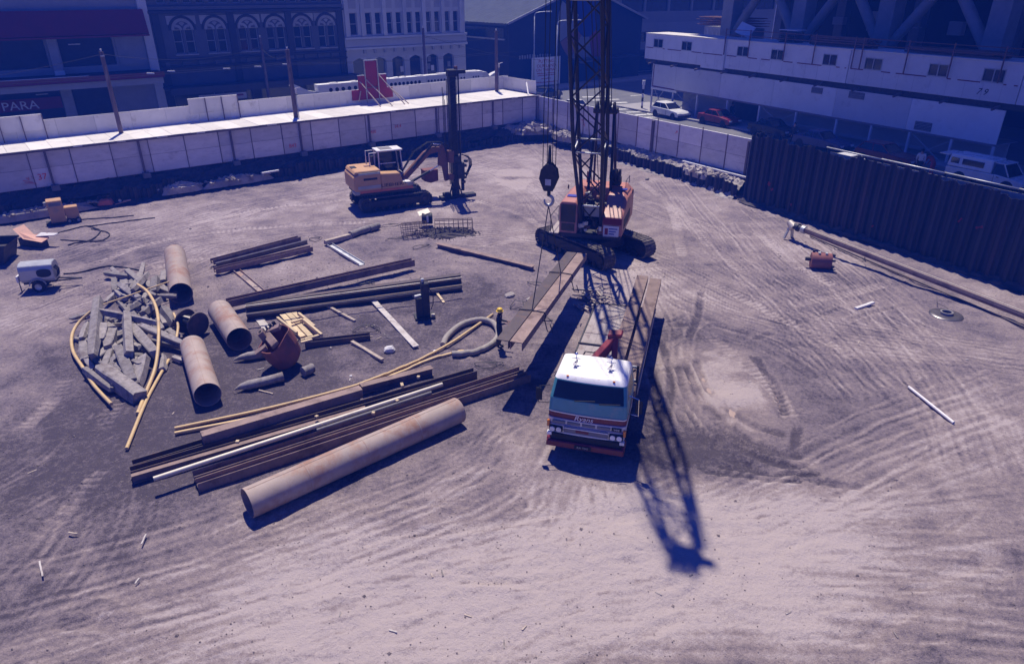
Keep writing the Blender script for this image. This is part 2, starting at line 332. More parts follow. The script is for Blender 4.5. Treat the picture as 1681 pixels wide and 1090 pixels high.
# puddle beds
PUD = [[(1140, 585), (1163, 575), (1178, 600), (1196, 580), (1222, 598), (1252, 640), (1285, 672), (1298, 708), (1270, 715), (1230, 716), (1205, 712), (1185, 690), (1160, 660), (1140, 625), (1130, 600)], [(815, 275), (846, 278), (868, 292), (880, 302), (850, 305), (820, 298)]]
PC = []
for P in PUD:
    q = [G(*p) for p in P]; cx = sum(p.x for p in q)/len(q); cy = sum(p.y for p in q)/len(q)
    rx = max(abs(p.x-cx) for p in q); ry = max(abs(p.y-cy) for p in q); PC.append((cx, cy, rx, ry))
    e = np.exp(-(((PX-cx)/(rx*.88))**2+((PY-cy)/(ry*.88))**2)**1.5)
    Hh = Hh*(1-e)+e*(-.06+noise2(NX, NY, (120, 110), 77)*.10+noise2(NX, NY, (300, 290), 78)*.04); gloss += np.exp(-(((PX-cx)/(rx*1.15))**2+((PY-cy)/(ry*1.15))**2)**2)*.8
for cx, cy, rx, ry in PC:
    wob = noise2(NX, NY, (60, 56), 91)*.9+noise2(NX, NY, (200, 190), 92)*.7
    rr_ = np.sqrt(((PX-cx)/rx)**2+((PY-cy)/ry)**2)+wob*.55
    soil += np.clip((.98-rr_)/.10, 0, 1)*.36; soil -= np.clip((.98-rr_)/.10, 0, 1)*np.clip(noise2(NX, NY, (26, 90), 95)*1.6, 0, 1)
# crawler tread prints, pale and ribbed
CR = dict(width=.58, depth=.05, tone=.34, pitch=.30, lug=.07, ltone=.60, keep=.5)
for pts in [[(1138, 452), (1200, 480), (1270, 516)], [(1165, 550), (1215, 590), (1270, 640), (1300, 690)], [(1270, 516), (1330, 545), (1400, 590)], [(55, 880), (110, 835), (165, 770)], [(190, 740), (170, 700), (200, 640)], [(40, 700), (80, 660), (110, 620)],
            [(960, 440), (1030, 445), (1090, 440)], [(1240, 380), (1300, 430), (1370, 470)], [(1100, 330), (1160, 400), (1230, 450)], [(600, 365), (420, 375), (250, 400), (150, 440)], [(560, 330), (430, 345), (300, 372)], [(250, 440), (330, 425), (430, 405)],
            [(780, 330), (850, 350), (900, 380)], [(1050, 300), (1100, 340), (1120, 420)], [(330, 880), (420, 850), (470, 838)], [(1500, 450), (1400, 480), (1300, 500)]]:
    T(pts, **CR)
# wheel ruts curving round the puddle
RT = dict(width=.32, depth=.11, tone=-.70, ridge=.7, keep=.6, pitch=.17, lug=.012)  # dark tone paints the grooves' weak shading into the soil
for pts in [[(1128, 600), (1150, 650), (1205, 705), (1275, 742), (1320, 750)], [(1112, 600), (1130, 655), (1190, 720), (1260, 757), (1330, 768)], [(1100, 640), (1125, 695), (1180, 745), (1250, 775)], [(1140, 590), (1165, 640), (1225, 690), (1290, 715)], [(1302, 745), (1310, 700)],
            [(1085, 560), (1100, 620), (1095, 700), (1110, 760)], [(1066, 600), (1080, 660), (1082, 740)], [(1130, 555), (1145, 520), (1150, 480)], [(1290, 770), (1340, 790), (1420, 800)], [(1235, 585), (1270, 630), (1290, 680)]]:
    T(pts, **RT)
# many faint passes of trucks and diggers
FT = dict(width=.24, depth=.012, tone=.17, ridge=.6, keep=.85)
RTX = [[(1095, 600), (1118, 660), (1172, 728), (1235, 765)], [(1120, 590), (1142, 652), (1198, 713), (1268, 750)], [(1150, 770), (1230, 782), (1320, 792)], [(1180, 765), (1260, 778), (1350, 780)]]
lanes = [[(0, 1060), (400, 960), (900, 900), (1400, 880), (1681, 850)], [(300, 1090), (700, 960), (1100, 890), (1681, 900)], [(600, 1085), (1000, 960), (1400, 940), (1681, 960)], [(0, 980), (300, 900), (480, 830)], [(100, 1085), (500, 1010), (1000, 990), (1681, 1010)],
         [(940, 780), (900, 850), (700, 930), (400, 1000), (150, 1085)], [(1020, 800), (1100, 900), (1350, 960), (1681, 1000)], [(980, 820), (960, 900), (800, 1000), (600, 1085)], [(1681, 700), (1500, 760), (1300, 830), (1000, 900), (700, 1000)], [(1681, 640), (1500, 700), (1350, 780), (1200, 850)],
         [(700, 380), (900, 400), (1050, 430), (1200, 500), (1400, 560), (1681, 600)], [(1250, 340), (1350, 420), (1450, 520), (1560, 640), (1620, 780)], [(1100, 300), (1200, 400), (1320, 520), (1450, 650)], [(140, 400), (300, 380), (500, 320), (720, 290), (900, 260)], [(100, 430), (350, 350), (600, 300), (860, 250)],
         [(20, 480), (150, 440), (320, 400), (560, 372), (800, 380)], [(760, 270), (860, 300), (930, 360)], [(880, 240), (960, 290), (1040, 330), (1180, 380)], [(0, 540), (120, 490), (260, 440), (340, 410)], [(20, 820), (120, 760), (200, 680)], [(60, 1000), (140, 900), (190, 800)], [(1050, 460), (1085, 520), (1090, 600)], [(1100, 480), (1180, 520), (1300, 560), (1420, 640)],
         [(1150, 420), (1260, 470), (1380, 540)], [(1210, 370), (1270, 440), (1400, 500), (1550, 560)], [(1330, 400), (1420, 460), (1500, 540)], [(870, 720), (800, 800), (600, 880), (420, 950)], [(860, 760), (700, 850), (500, 920), (200, 1010)]]
for pts in RTX: T(pts, **dict(RT, width=.2))
for pts in lanes:
    q_ = .5 if sum(y for x, y in pts)/len(pts) > 800 else .9
    for rep in range(4):
        dv = random.uniform(-16, 16); p2 = [(x+random.uniform(-14, 14), y+dv*(y/700)+random.uniform(-4, 4)) for x, y in pts]
        if rep == 0: T(p2, offs=(-.95, .95), **dict(FT, tone=.17*q_, depth=.012*q_))
        elif rep == 1: T(p2, offs=(-.9, -.62, .62, .9), **dict(FT, tone=-.15*q_, depth=.012*q_))
        else: T(p2, offs=(-1.3, -.5, .3, 1.1), **dict(FT, width=random.uniform(.05, .12), tone=random.choice([-.26, .26])*q_, depth=.012*q_))
for k in range(80):      # scrapes and streaks left by dragged loads
    px, py = random.uniform(60, 1640), random.choice([random.uniform(270, 420), random.uniform(800, 1080), random.uniform(430, 760)])
    c = G(px, py); a = random.gauss(.35, .5); L = random.uniform(1.5, 6); cv = random.uniform(-.25, .25)
    P = [c+Vector((math.cos(a+cv*t)*L*t, math.sin(a+cv*t)*L*t, 0)) for t in (-.5, -.17, .17, .5)]
    stamp(spath(P), 0, random.uniform(.10, .5), random.uniform(.02, .06), random.choice([-.2, .16, .2, -.14]), ridge=1.0)
def under(px, py, r, z=0.0):
    global Hh
    c = G(px, py); e = np.exp(-(((PX-c.x)**2+(PY-c.y)**2)/r**2)**2); Hh = Hh*(1-e)+z*e
for a in [(820, 575, .8), (970, 700, 2.6), (990, 560, 2.6), (1000, 430, 2.6), (1000, 400, 3.2), (650, 340, 3.0), (745, 352, 1.5), (72, 470, 1.3), (105, 362, 1.2), (480, 600, 1.5), (318, 545, 1.0), (1345, 438, 1.2), (1553, 518, 1.0), (697, 522, 1.0)]: under(*a)
Hh = np.clip(Hh, -.32, .30)
for a, b, r in [((292, 415), (297, 495), 1.0), ((360, 502), (393, 575), 1.0), ((318, 560), (340, 665), 1.0), ((408, 830), (755, 690), 1.0), ((220, 770), (870, 620), 1.3), ((330, 800), (860, 640), 1.2), ((350, 430), (500, 400), 1.2), ((370, 495), (680, 435), .9), ((400, 515), (760, 468), .9), ((700, 400), (880, 440), .5), ((150, 600), (260, 480), 2.4), ((290, 710), (830, 530), .7), ((200, 730), (280, 590), .6), ((520, 400), (620, 375), .5), ((430, 545), (610, 560), 1.0), ((390, 590), (520, 620), .8), ((660, 365), (780, 375), 1.0)]:
    A, B = G(*a), G(*b); d = (B-A); L2 = d.x**2+d.y**2
    t = np.clip(((PX-A.x)*d.x+(PY-A.y)*d.y)/L2, 0, 1); e = np.exp(-(((PX-A.x-t*d.x)**2+(PY-A.y-t*d.y)**2)/r**2)**2)
    Hh = Hh*(1-e)+(Hh*.30)*e
def gz(p):
    ix = int(min(max((p[0]-X0)/STEP, 0), NX-1)); iy = int(min(max((p[1]-Y0)/STEP, 0), NY-1)); return float(Hh[iy, ix])
vs = np.stack([PX, PY, Hh], -1).reshape(-1, 3)
idx = np.arange(NX*NY).reshape(NY, NX)
fs = np.stack([idx[:-1, :-1], idx[:-1, 1:], idx[1:, 1:], idx[1:, :-1]], -1).reshape(-1, 4)
me = bpy.data.meshes.new('ground'); me.vertices.add(len(vs)); me.vertices.foreach_set('co', vs.ravel())
me.loops.add(fs.size); me.loops.foreach_set('vertex_index', fs.ravel().astype(np.int32))
me.polygons.add(len(fs)); me.polygons.foreach_set('loop_start', np.arange(0, fs.size, 4, dtype=np.int32)); me.polygons.foreach_set('loop_total', np.full(len(fs), 4, dtype=np.int32))
me.polygons.foreach_set('use_smooth', np.ones(len(fs), dtype=bool)); me.update(); me.validate()
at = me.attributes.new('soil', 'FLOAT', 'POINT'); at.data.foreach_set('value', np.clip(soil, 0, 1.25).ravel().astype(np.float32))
at = me.attributes.new('mud', 'FLOAT', 'POINT'); at.data.foreach_set('value', np.clip(gloss, 0, 1).ravel().astype(np.float32))
gm = bpy.data.materials.new('pit_soil'); gm.use_nodes = True; N = gm.node_tree.nodes; Lk = gm.node_tree.links; b = N['Principled BSDF']
tc = N.new('ShaderNodeTexCoord'); a1 = N.new('ShaderNodeAttribute'); a1.attribute_name = 'soil'; a2 = N.new('ShaderNodeAttribute'); a2.attribute_name = 'mud'
def nz(sc, det=6, ro=.6, vec=None):
    n = N.new('ShaderNodeTexNoise'); n.inputs['Scale'].default_value = sc; n.inputs['Detail'].default_value = det; n.inputs['Roughness'].default_value = ro
    Lk.new(vec or tc.outputs['Object'], n.inputs['Vector']); return n
def mth(op, a, b2):
    n = N.new('ShaderNodeMath'); n.operation = op
    for i, q in enumerate((a, b2)):
        if isinstance(q, (int, float)): n.inputs[i].default_value = q
        else: Lk.new(q, n.inputs[i])
    return n.outputs[0]
n1, n2, n3 = nz(1.1, 8, .65), nz(7, 6, .7), nz(30, 4, .7)
f = mth('ADD', a1.outputs['Fac'], mth('MULTIPLY', mth('SUBTRACT', n1.outputs[0], .5), .75)); f = mth('ADD', f, mth('MULTIPLY', mth('SUBTRACT', n2.outputs[0], .5), 1.05)); f = mth('ADD', f, mth('MULTIPLY', mth('SUBTRACT', n3.outputs[0], .5), .95))
cr = N.new('ShaderNodeValToRGB'); e = cr.color_ramp; e.elements[0].position = .0; e.elements[0].color = (.078, .063, .076, 1); e.elements[1].position = 1.0; e.elements[1].color = (.445, .366, .345, 1)
x = e.elements.new(.30); x.color = (.185, .147, .158, 1); x = e.elements.new(.60); x.color = (.285, .224, .213, 1); x = e.elements.new(.8); x.color = (.355, .290, .280, 1)
Lk.new(f, cr.inputs[0])
mxm = N.new('ShaderNodeMix'); mxm.data_type = 'RGBA'; mxm.inputs[7].default_value = (.33, .25, .21, 1); Lk.new(mth('MULTIPLY', a2.outputs['Fac'], .18), mxm.inputs[0]); Lk.new(cr.outputs[0], mxm.inputs[6]); Lk.new(mxm.outputs[2], b.inputs['Base Color'])
b.inputs['Roughness'].default_value = .95; b.inputs['Specular IOR Level'].default_value = .15
vo = N.new('ShaderNodeTexVoronoi'); vo.inputs['Scale'].default_value = 9; Lk.new(tc.outputs['Object'], vo.inputs['Vector'])
hgt = mth('ADD', mth('MULTIPLY', n2.outputs[0], .085), mth('MULTIPLY', n3.outputs[0], .04)); n4 = nz(90, 3, .7); hgt = mth('ADD', hgt, mth('MULTIPLY', n4.outputs[0], .012)); hgt = mth('ADD', hgt, mth('MULTIPLY', vo.outputs[0], .02))
bp = N.new('ShaderNodeBump'); bp.inputs['Strength'].default_value = .85; bp.inputs['Distance'].default_value = 1.0; Lk.new(hgt, bp.inputs['Height']); Lk.new(bp.outputs[0], b.inputs['Normal'])
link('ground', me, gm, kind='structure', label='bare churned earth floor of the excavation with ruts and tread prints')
# the rest of the land, out to the horizon and beneath the streets
MB().quad((-1500, -600, -.6), (1500, -600, -.6), (1500, 2500, -.6), (-1500, 2500, -.6)).build('terrain', 'earth_dark', kind='structure')
mat('muddy_water', (.42, .31, .25), .22, var=.08, scale=1.5, bump=.03, bscale=8, spec=.5)
for cx, cy, rx, ry in PC:
    MB().add([(cx+math.cos(a)*rx*1.1, cy+math.sin(a)*ry*1.1, -.125) for a in np.linspace(0, 2*math.pi, 37)[:-1]], [tuple(range(36))]).build('puddle', 'muddy_water', kind='structure')
# pebbles and clods, too many and too small to count
pv, pf = [], []
octa = [(1, 0, 0), (0, 1, 0), (-1, 0, 0), (0, -1, 0), (0, 0, 1), (0, 0, -1)]; of = [(0, 1, 4), (1, 2, 4), (2, 3, 4), (3, 0, 4), (1, 0, 5), (2, 1, 5), (3, 2, 5), (0, 3, 5)]
for k in range(6500):
    if k < 2500: px, py = random.uniform(-40, 860), random.uniform(430, 900)
    elif k < 4500: px, py = random.uniform(-60, 1740), random.uniform(420, 1120)
    else: px, py = random.uniform(-60, 1500), random.uniform(255, 480)
    c = G(px, py)
    if c.y > Y1-2 or abs(c.x) > 33: continue
    r = random.uniform(.008, .026)*(1+.6*(c.y > 30)); r *= 2.2 if random.random() < .03 else 1; o = len(pv); z = gz(c); a = random.uniform(0, 3)
    for q in octa:
        x, y = q[0]*math.cos(a)-q[1]*math.sin(a), q[0]*math.sin(a)+q[1]*math.cos(a)
        pv.append((c.x+x*r*random.uniform(.7, 1.5), c.y+y*r*random.uniform(.7, 1.5), z+q[2]*r*random.uniform(.5, .9)+r*.2))
    pf += [tuple(i+o for i in t) for t in of]
me = bpy.data.meshes.new('pebbles'); me.from_pydata(pv, [], pf); link('pebbles', me, 'pebble', kind='stuff', label='scattered pebbles and clods over the pit floor', cat='pebbles')

# ------------------------------------------------------------------ streets beyond the hoardings
def flat(poly, z): return [Vector((p[0], p[1], z)) for p in poly]
a, c_, e_ = LP(-60, .3), LP(44.8, .3), FEND+RN*.3
st = MB(); st.add([(*a[:2], 1.5), (*c_[:2], 1.5), (*LP(44.8, 160)[:2], 1.5), (*LP(-60, 160)[:2], 1.5)], [(0, 1, 2, 3)])
# right-hand street climbs gently towards the viewer
o1 = Vector((3.0, 70.9, 0)); rows = []
for d in [-60, -30, 0, 10, 20, 27, 34, 41, 48, 60, 90]:
    base = o1+RU*d if d <= 0 else o1+(FEND-o1).normalized()*min(d, 26)+RU*max(0, d-26)
    z = 1.5+max(0, min(d, 60))*.021
    rows.append([(base.x, base.y, z), (base.x+RN.x*120, base.y+RN.y*120, z)])
for q0, q1 in zip(rows[:-1], rows[1:]):
    if q1[0][1] > 85: continue
    st.quad(q0[0], q1[0], q1[1], q0[1])
for q in range(4): st.v[q].z -= .006
st.build('road', 'asphalt', kind='structure', label='asphalt streets round the site')
# kerbed footpath in front of the far buildings on the left street
fp = MB(); A = [LP(-60, 16.4, 0), LP(86, 16.4, 0), LP(86, 20.2, 0), LP(-60, 20.2, 0)]
fp.plate([(p.x, p.y, 1.5) for p in A], .13, (0, 0, 1)); fp.build('pavement', 'footpath', kind='structure')
fp = MB(); A = [RP(-8, -1.4, 0), RP(40, -1.4, 0), RP(40, 3.5, 0), RP(-8, 3.5, 0)]
fp.plate([(p.x, p.y, street_z(p)-.02) for p in A], .14, (0, 0, 1)); fp.build('pavement', 'footpath', kind='structure')
# zebra bars and lane lines on the crossing
zl = []
for k in range(9):
    a = G(985+9.2*k, 152+4.9*k, 1.5); zl.append((a, a+RN*2.6))
for k in range(8):
    p = G(928+15*k, 142+6.6*k, 1.5)
    A = p; Bq = G(985+15.5*k, 147+6.8*k, 1.5)
mk = MB()
for k in range(8):
    p = G(956+14.5*k, 160+5.0*k, 1.5); q = G(1003+13.2*k, 158.5+5.0*k, 1.5)
    d = (q-p).normalized(); n_ = Vector((-d.y, d.x, 0))*.30
    mk = MB(); zz = [street_z(v_)+.006 for v_ in (p, q)]
    mk.quad(*[(v_.x, v_.y, max(street_z(v_), 1.5)+.006) for v_ in (p-n_, q-n_, q+n_, p+n_)])
    mk.build('crossing_bar', 'road_line', kind='structure')
for a, b_ in [((1035, 158), (1080, 154)), ((1065, 186), (1062, 190))]:
    p, q = G(*a, 1.5), G(*b_, 1.5); d = (q-p).normalized(); n_ = Vector((-d.y, d.x, 0))*.12
    MB().quad(*[(v_.x, v_.y, max(street_z(v_), 1.5)+.006) for v_ in (p-n_, q-n_, q+n_, p+n_)]).build('lane_line', 'road_line', kind='structure')
# ------------------------------------------------------------------ sheet piling, banks of spoil
def pile_mesh(h, wd=.42, dep=.17, t=.022):
    o = [(-wd/2, 0), (-wd*.30, 0), (-wd*.18, dep), (wd*.18, dep), (wd*.30, 0), (wd/2, 0)]
    poly = o+[(x, y-t) for x, y in reversed(o)]
    m = MB(); m.prism([(x, y) for x, y in poly], (0, 0, 0), (0, 0, h), up=(0, 1, 0)); return m.mesh('sheet_pile')
def pile_run(parent, pts, top, bottom=-.35, wd=.42, jitter=.08):
    base = pile_mesh(1.0, wd); base.materials.append(M['sheet_pile']); k = 0
    for a, b in zip(pts[:-1], pts[1:]):
        a, b = Vector(a), Vector(b); L = (b-a).length; n = max(1, int(L/wd)); d = (b-a).normalized(); ang = math.atan2(d.y, d.x)
        for i in range(n):
            p = a+d*(i+.5)*wd; o = link('sheet_pile', base, None, parent); z1 = top((p)) + random.uniform(-jitter, jitter)
            o.location = (p.x, p.y, bottom); o.scale = (1, 1, z1-bottom); o.rotation_euler = (0, 0, ang+(math.pi if k % 2 else 0)); k += 1
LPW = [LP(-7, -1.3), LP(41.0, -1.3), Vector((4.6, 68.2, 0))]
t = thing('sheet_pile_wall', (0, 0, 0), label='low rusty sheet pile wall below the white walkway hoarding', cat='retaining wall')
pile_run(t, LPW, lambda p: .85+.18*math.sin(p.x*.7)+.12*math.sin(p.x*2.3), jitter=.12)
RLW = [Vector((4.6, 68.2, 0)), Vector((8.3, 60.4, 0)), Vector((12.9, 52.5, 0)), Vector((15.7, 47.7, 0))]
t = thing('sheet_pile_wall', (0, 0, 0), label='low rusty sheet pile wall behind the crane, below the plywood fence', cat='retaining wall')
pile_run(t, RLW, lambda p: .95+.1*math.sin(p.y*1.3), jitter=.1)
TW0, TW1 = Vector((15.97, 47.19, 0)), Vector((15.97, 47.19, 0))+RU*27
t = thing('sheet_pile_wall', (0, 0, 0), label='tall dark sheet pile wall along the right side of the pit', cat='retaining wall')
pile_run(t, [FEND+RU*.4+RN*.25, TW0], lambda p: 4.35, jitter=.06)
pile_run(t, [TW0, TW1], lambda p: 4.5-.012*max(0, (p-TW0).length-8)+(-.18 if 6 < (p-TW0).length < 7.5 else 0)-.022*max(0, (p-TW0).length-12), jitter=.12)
for (d, z, s) in [(2.2, 1.7, .30), (2.5, 1.4, .22), (14.6, 2.6, .28), (15.6, 2.5, .34), (4.2, .8, .14), (10.0, 1.0, .14)]:
    p = TW0+RU*d-RN*.19+Vector((0, 0, z)); m = MB()
    for k in range(3):
        a = random.uniform(0, 3); dv = RU*math.cos(a)*s*.5+Vector((0, 0, math.sin(a)*s*.5)); m.bar(p-dv, p+dv, .012, .05, up=(0, 0, 1))
    m.build('spray_mark', 'sign_red', t)
def bank(name, P, Q, amp, seed, m='earth_dark', n=200, k=8, crest=0.0, **kw):
    """rough strip of ground between polyline P (pit side) and Q (street side)"""
    def samp(L):
        L = [Vector(p) for p in L]; ds = [0]
        for a, b in zip(L[:-1], L[1:]): ds.append(ds[-1]+(b-a).length)
        out = []
        for i in range(n):
            t = ds[-1]*i/(n-1); j = max(q for q in range(len(ds)) if ds[q] <= t+1e-9); j = min(j, len(L)-2)
            out.append(L[j].lerp(L[j+1], (t-ds[j])/max(1e-6, ds[j+1]-ds[j])))
        return out
    A, B = samp(P), samp(Q); nn = noise2(n, k, (n//3, 4), seed)+.7*noise2(n, k, (n//12+1, 2), seed+1)+.5*noise2(n, k, (int(n*.9), k-1), seed+2)
    vs = []; 
    for j in range(k):
        for i in range(n):
            f = j/(k-1); p = A[i].lerp(B[i], f); vs.append((p.x, p.y, p.z+nn[j, i]*amp*(1 if 0 < j else .6)+crest*math.sin(math.pi*f)))
    fs = [(j*n+i, j*n+i+1, (j+1)*n+i+1, (j+1)*n+i) for j in range(k-1) for i in range(n-1)]
    mb = MB(); mb.add(vs, fs, False); return mb.build(name, m, **kw)
Z = lambda v, z: Vector((v.x, v.y, z))
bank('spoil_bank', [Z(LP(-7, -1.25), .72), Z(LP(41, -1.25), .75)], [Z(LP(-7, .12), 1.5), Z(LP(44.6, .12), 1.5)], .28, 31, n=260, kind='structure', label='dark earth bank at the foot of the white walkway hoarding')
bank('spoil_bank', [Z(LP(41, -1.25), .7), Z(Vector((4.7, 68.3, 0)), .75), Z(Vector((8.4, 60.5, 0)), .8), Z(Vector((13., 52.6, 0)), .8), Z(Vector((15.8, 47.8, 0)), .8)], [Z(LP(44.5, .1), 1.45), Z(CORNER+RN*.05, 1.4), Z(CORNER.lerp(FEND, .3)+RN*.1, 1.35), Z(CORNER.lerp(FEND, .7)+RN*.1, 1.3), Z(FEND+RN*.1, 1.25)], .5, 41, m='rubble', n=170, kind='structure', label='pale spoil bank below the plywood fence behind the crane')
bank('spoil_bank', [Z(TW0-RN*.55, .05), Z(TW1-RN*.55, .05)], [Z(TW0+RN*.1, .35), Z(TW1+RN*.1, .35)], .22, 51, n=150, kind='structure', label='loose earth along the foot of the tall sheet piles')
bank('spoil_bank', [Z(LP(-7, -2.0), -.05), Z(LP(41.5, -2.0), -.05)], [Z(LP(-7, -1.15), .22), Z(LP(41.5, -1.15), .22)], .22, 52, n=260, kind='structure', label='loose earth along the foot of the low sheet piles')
bank('spoil_bank', [Z(p-RN*.7, -.05) for p in RLW], [Z(p+RN*.1, .22) for p in RLW], .25, 53, n=120, m='rubble', kind='structure')
def heap(px, py, z, n, r, label, at=None, smin=.06, smax=.3, m='rubble', h=.35, U=LU, asp=.3):
    U = Vector(U).normalized(); W = Vector((-U.y, U.x, 0))
    c = at if at is not None else G(px, py, z); rg = random.Random(int(px*7+py)); ht = MB()
    nr, na = 6, 16; vs = [c+Vector((0, 0, h))]
    for i in range(1, nr+1):
        for j in range(na):
            a = 2*math.pi*j/na; q = i/nr; vs.append(c+U*math.cos(a)*r*q*rg.uniform(.85, 1.15)+W*math.sin(a)*r*q*asp*rg.uniform(.85, 1.15)+Vector((0, 0, h*(1-q**1.3)*rg.uniform(.75, 1.2)-.35*(i == nr))))
    fs = [(0, 1+j, 1+(j+1) % na) for j in range(na)]
    for i in range(nr-1):
        for j in range(na): fs.append((1+i*na+j, 1+(i+1)*na+j, 1+(i+1)*na+(j+1) % na, 1+i*na+(j+1) % na))
    ht.add(vs, fs)
    for k in range(n):
        a = rg.uniform(0, 6.28); q = rg.random()**.6; s = rg.uniform(smin, smax); p = c+U*math.cos(a)*r*q*1.1+W*math.sin(a)*r*q*asp*1.1+Vector((0, 0, h*(1-q)+s*.15))
        ht.box(p, (s*rg.uniform(.8, 1.8), s, s*rg.uniform(.4, .8)), rot=Euler((rg.uniform(-.6, .6), rg.uniform(-.6, .6), rg.uniform(0, 3))).to_matrix(), taper=(rg.uniform(.5, 1), rg.uniform(.6, 1)))
    ht.build('rubble_heap', m, kind='stuff', label=label, cat='rubble')
fdv = FEND-CORNER
heap(285, 302, .8, 60, 1.5, 'pale gravel heap on the ledge right of the orange barrow', at=LP(10.9, -1.45, .55), smin=.04, smax=.16, h=.4, asp=.28)
heap(372, 292, .85, 80, 2.6, 'broken pale rubble on the ledge left of the white plank', at=LP(14.7, -1.5, .55), smin=.04, smax=.24, h=.3, asp=.16)
heap(40, 345, .5, 70, 3.4, 'low line of rubble behind the yellow generator', at=LP(2.0, -1.6, .45), smin=.04, smax=.2, h=.25, asp=.13)
heap(868, 212, 1.1, 90, 2.6, 'broken concrete heaped in the far corner of the pit', smin=.1, smax=.6, U=(1, 0, 0), asp=.5)
heap(930, 224, 1.0, 60, 2.2, 'rubble below the plywood fence left of the crane boom', smin=.08, smax=.4, U=fdv, asp=.35)
heap(1055, 250, .9, 70, 2.6, 'pale rubble heap below the fence right of the crane boom', smin=.08, smax=.4, U=fdv, asp=.35)
heap(1150, 282, 1.0, 50, 1.8, 'rubble strewn beside the rusty board on legs', smin=.08, smax=.35, h=.2, U=fdv, asp=.35)
heap(1195, 292, 1.0, 30, 1.0, 'small rubble patch at the end of the plywood fence', smin=.06, smax=.25, h=.15, U=fdv, asp=.35)
heap(735, 384, 0, 420, 2.0, 'tangled dark spoil heap in front of the rebar cages', smin=.02, smax=.09, m='earth_dark', h=.28, U=(1, -.1, 0), asp=.6)

# ------------------------------------------------------------------ left: walkway hoarding with a boarded roof
wd = lambda s: 3.35+.045*s
hz_ = thing('walkway_hoarding', LP(0, 0, 1.5), L_ANG, label='long covered walkway hoarding with pale flat roof on the left side of the pit', cat='hoarding')
PW = 2.38
pm = MB().box((0, 0, 0), (PW-.02, .018, 1.0)).mesh('panel', bevel=.003); pm.materials.append(M['ply'])
S0, S1 = -7.0, 44.75
n = int((S1-S0)/PW)
for i in range(n+1):
    s = S0+(i+.5)*PW
    if s > S1: continue
    for z0, z1 in ((.06, 1.24), (1.26, 2.38)):
        o = link('panel', pm, None, hz_); o.location = (s, random.uniform(-.006, .006), (z0+z1)/2); o.scale = (1, 1, z1-z0); o.rotation_euler = (random.uniform(-.004, .004), 0, random.uniform(-.002, .002))
MB().box(((S0+S1)/2, .05, 1.2), (S1-S0, .05, 2.36)).build('backing_frame', 'seam', hz_)
for i in range(n+2):
    s = S0+i*PW
    if s < S1+.1: MB().box((s, -.035, 1.2), (.045, .05, 2.38)).build('batten', 'timber_post', hz_)
for s in (-2.6, 3.5, 9.05, 15.3, 20.6, 26.6, 33.2, 39.4, 44.7):
    MB().box((s, -.10, 1.15), (.13, .14, 2.6)).build('post', 'timber_post', hz_)
    MB().box((s+.05, -.22, -.05), (.5, .5, .34), taper=(.9, .9)).build('post_foot', 'concrete_dark', hz_, bevel=.02)
MB().box(((S0+S1)/2, -.16, 2.37), (S1-S0, .30, .12)).build('edge_beam', 'timber_post', hz_)
for i in range(int((S1-S0)/1.22)+1):
    s = S0+(i+.5)*1.22
    if s > S1-.3: continue
    m = MB(); w1 = wd(s); j = random.uniform(-.006, .006); e0 = -.40+random.uniform(-.05, .04)
    m.box((s, (e0+w1)/2, 2.475+j), (1.205, w1-e0, .022)); m.build('roof_sheet', 'deck_sheet', hz_)
MB().box(((S0+S1)/2, 1.6, 2.40), (S1-S0, .1, .12)).build('joist', 'timber_post', hz_)
for i in range(14):
    s = S0+1+i*3.8
    MB().span((s, -.3, 2.34), (s+.09, wd(s), 2.455)).build('joist', 'timber_post', hz_)
for s in np.arange(S0+2, S1, 2.6):
    if random.random() < .6: MB().box((s, -.34, 2.41), (random.uniform(.3, .9), .09, .06)).build('loose_batten', 'white_paint', hz_)
for i in range(n+1):
    s = S0+(i+.5)*PW; z1 = 3.66
    m = MB(); m.box((0, 0, 0), (PW-.012, .02, 1.18)); o = m.build('parapet_panel', 'ply_white', hz_); o.location = (s, wd(s)-.02, 3.07); o.rotation_euler = (0, 0, .045)
    m = MB(); m.box((0, 0, 0), (PW, .09, .05)); o = m.build('parapet_cap', 'ply_white', hz_); o.location = (s, wd(s), 3.685); o.rotation_euler = (0, 0, .045)
for a, b, z in ((-7, 4.2, 4.08), (13.75, 17.5, 4.18)):
    k = max(2, round((b-a)/1.25)); q = (b-a)/k
    for i in range(k):
        s = a+(i+.5)*q; m = MB().box((0, 0, 0), (q-.02, .02, z-3.1)); o = m.build('raised_panel', 'ply_white', hz_); o.location = (s, wd(s)-.10, (z+3.1)/2); o.rotation_euler = (0, 0, .045)
        m = MB().box((0, 0, 0), (.06, .07, z-2.5)); o = m.build('stud', 'timber_post', hz_); o.location = (s+q/2, wd(s)-.15, (z+2.5)/2)
    m = MB().box((0, 0, 0), (b-a, .13, .04)); o = m.build('raised_cap', 'ply_white', hz_); s = (a+b)/2; o.location = (s, wd(s)-.10, z+.02); o.rotation_euler = (0, 0, .045)
m = MB(); m.box((0, 0, 0), (.03, 5.3, 1.12)); o = m.build('end_panel', 'ply_white', hz_); o.location = (44.75, 2.75, 3.06)
m = MB(); m.box((0, 0, 0), (.08, 5.3, .05)); o = m.build('end_cap', 'ply_white', hz_); o.location = (44.75, 2.75, 3.65)
for x, z, txt, sz in ((3.0, .70, '37', .55), (19.9, .62, 'B43', .4), (26.95, .9, '450', .36), (29.3, 1.1, '14.4', .4)):
    letter('spray_writing', txt, sz, 'spray_red', hz_, (x, -.075, z), (R(90), 0, R(4)))
m = MB()
for k in range(5): m.bar((2.2+random.uniform(-.3, .3), -.075, .5+random.uniform(-.2, .3)), (2.3+random.uniform(-.3, .3), -.075, .6+random.uniform(-.3, .3)), .012, .03)
m.build('spray_mark', 'spray_red', hz_)
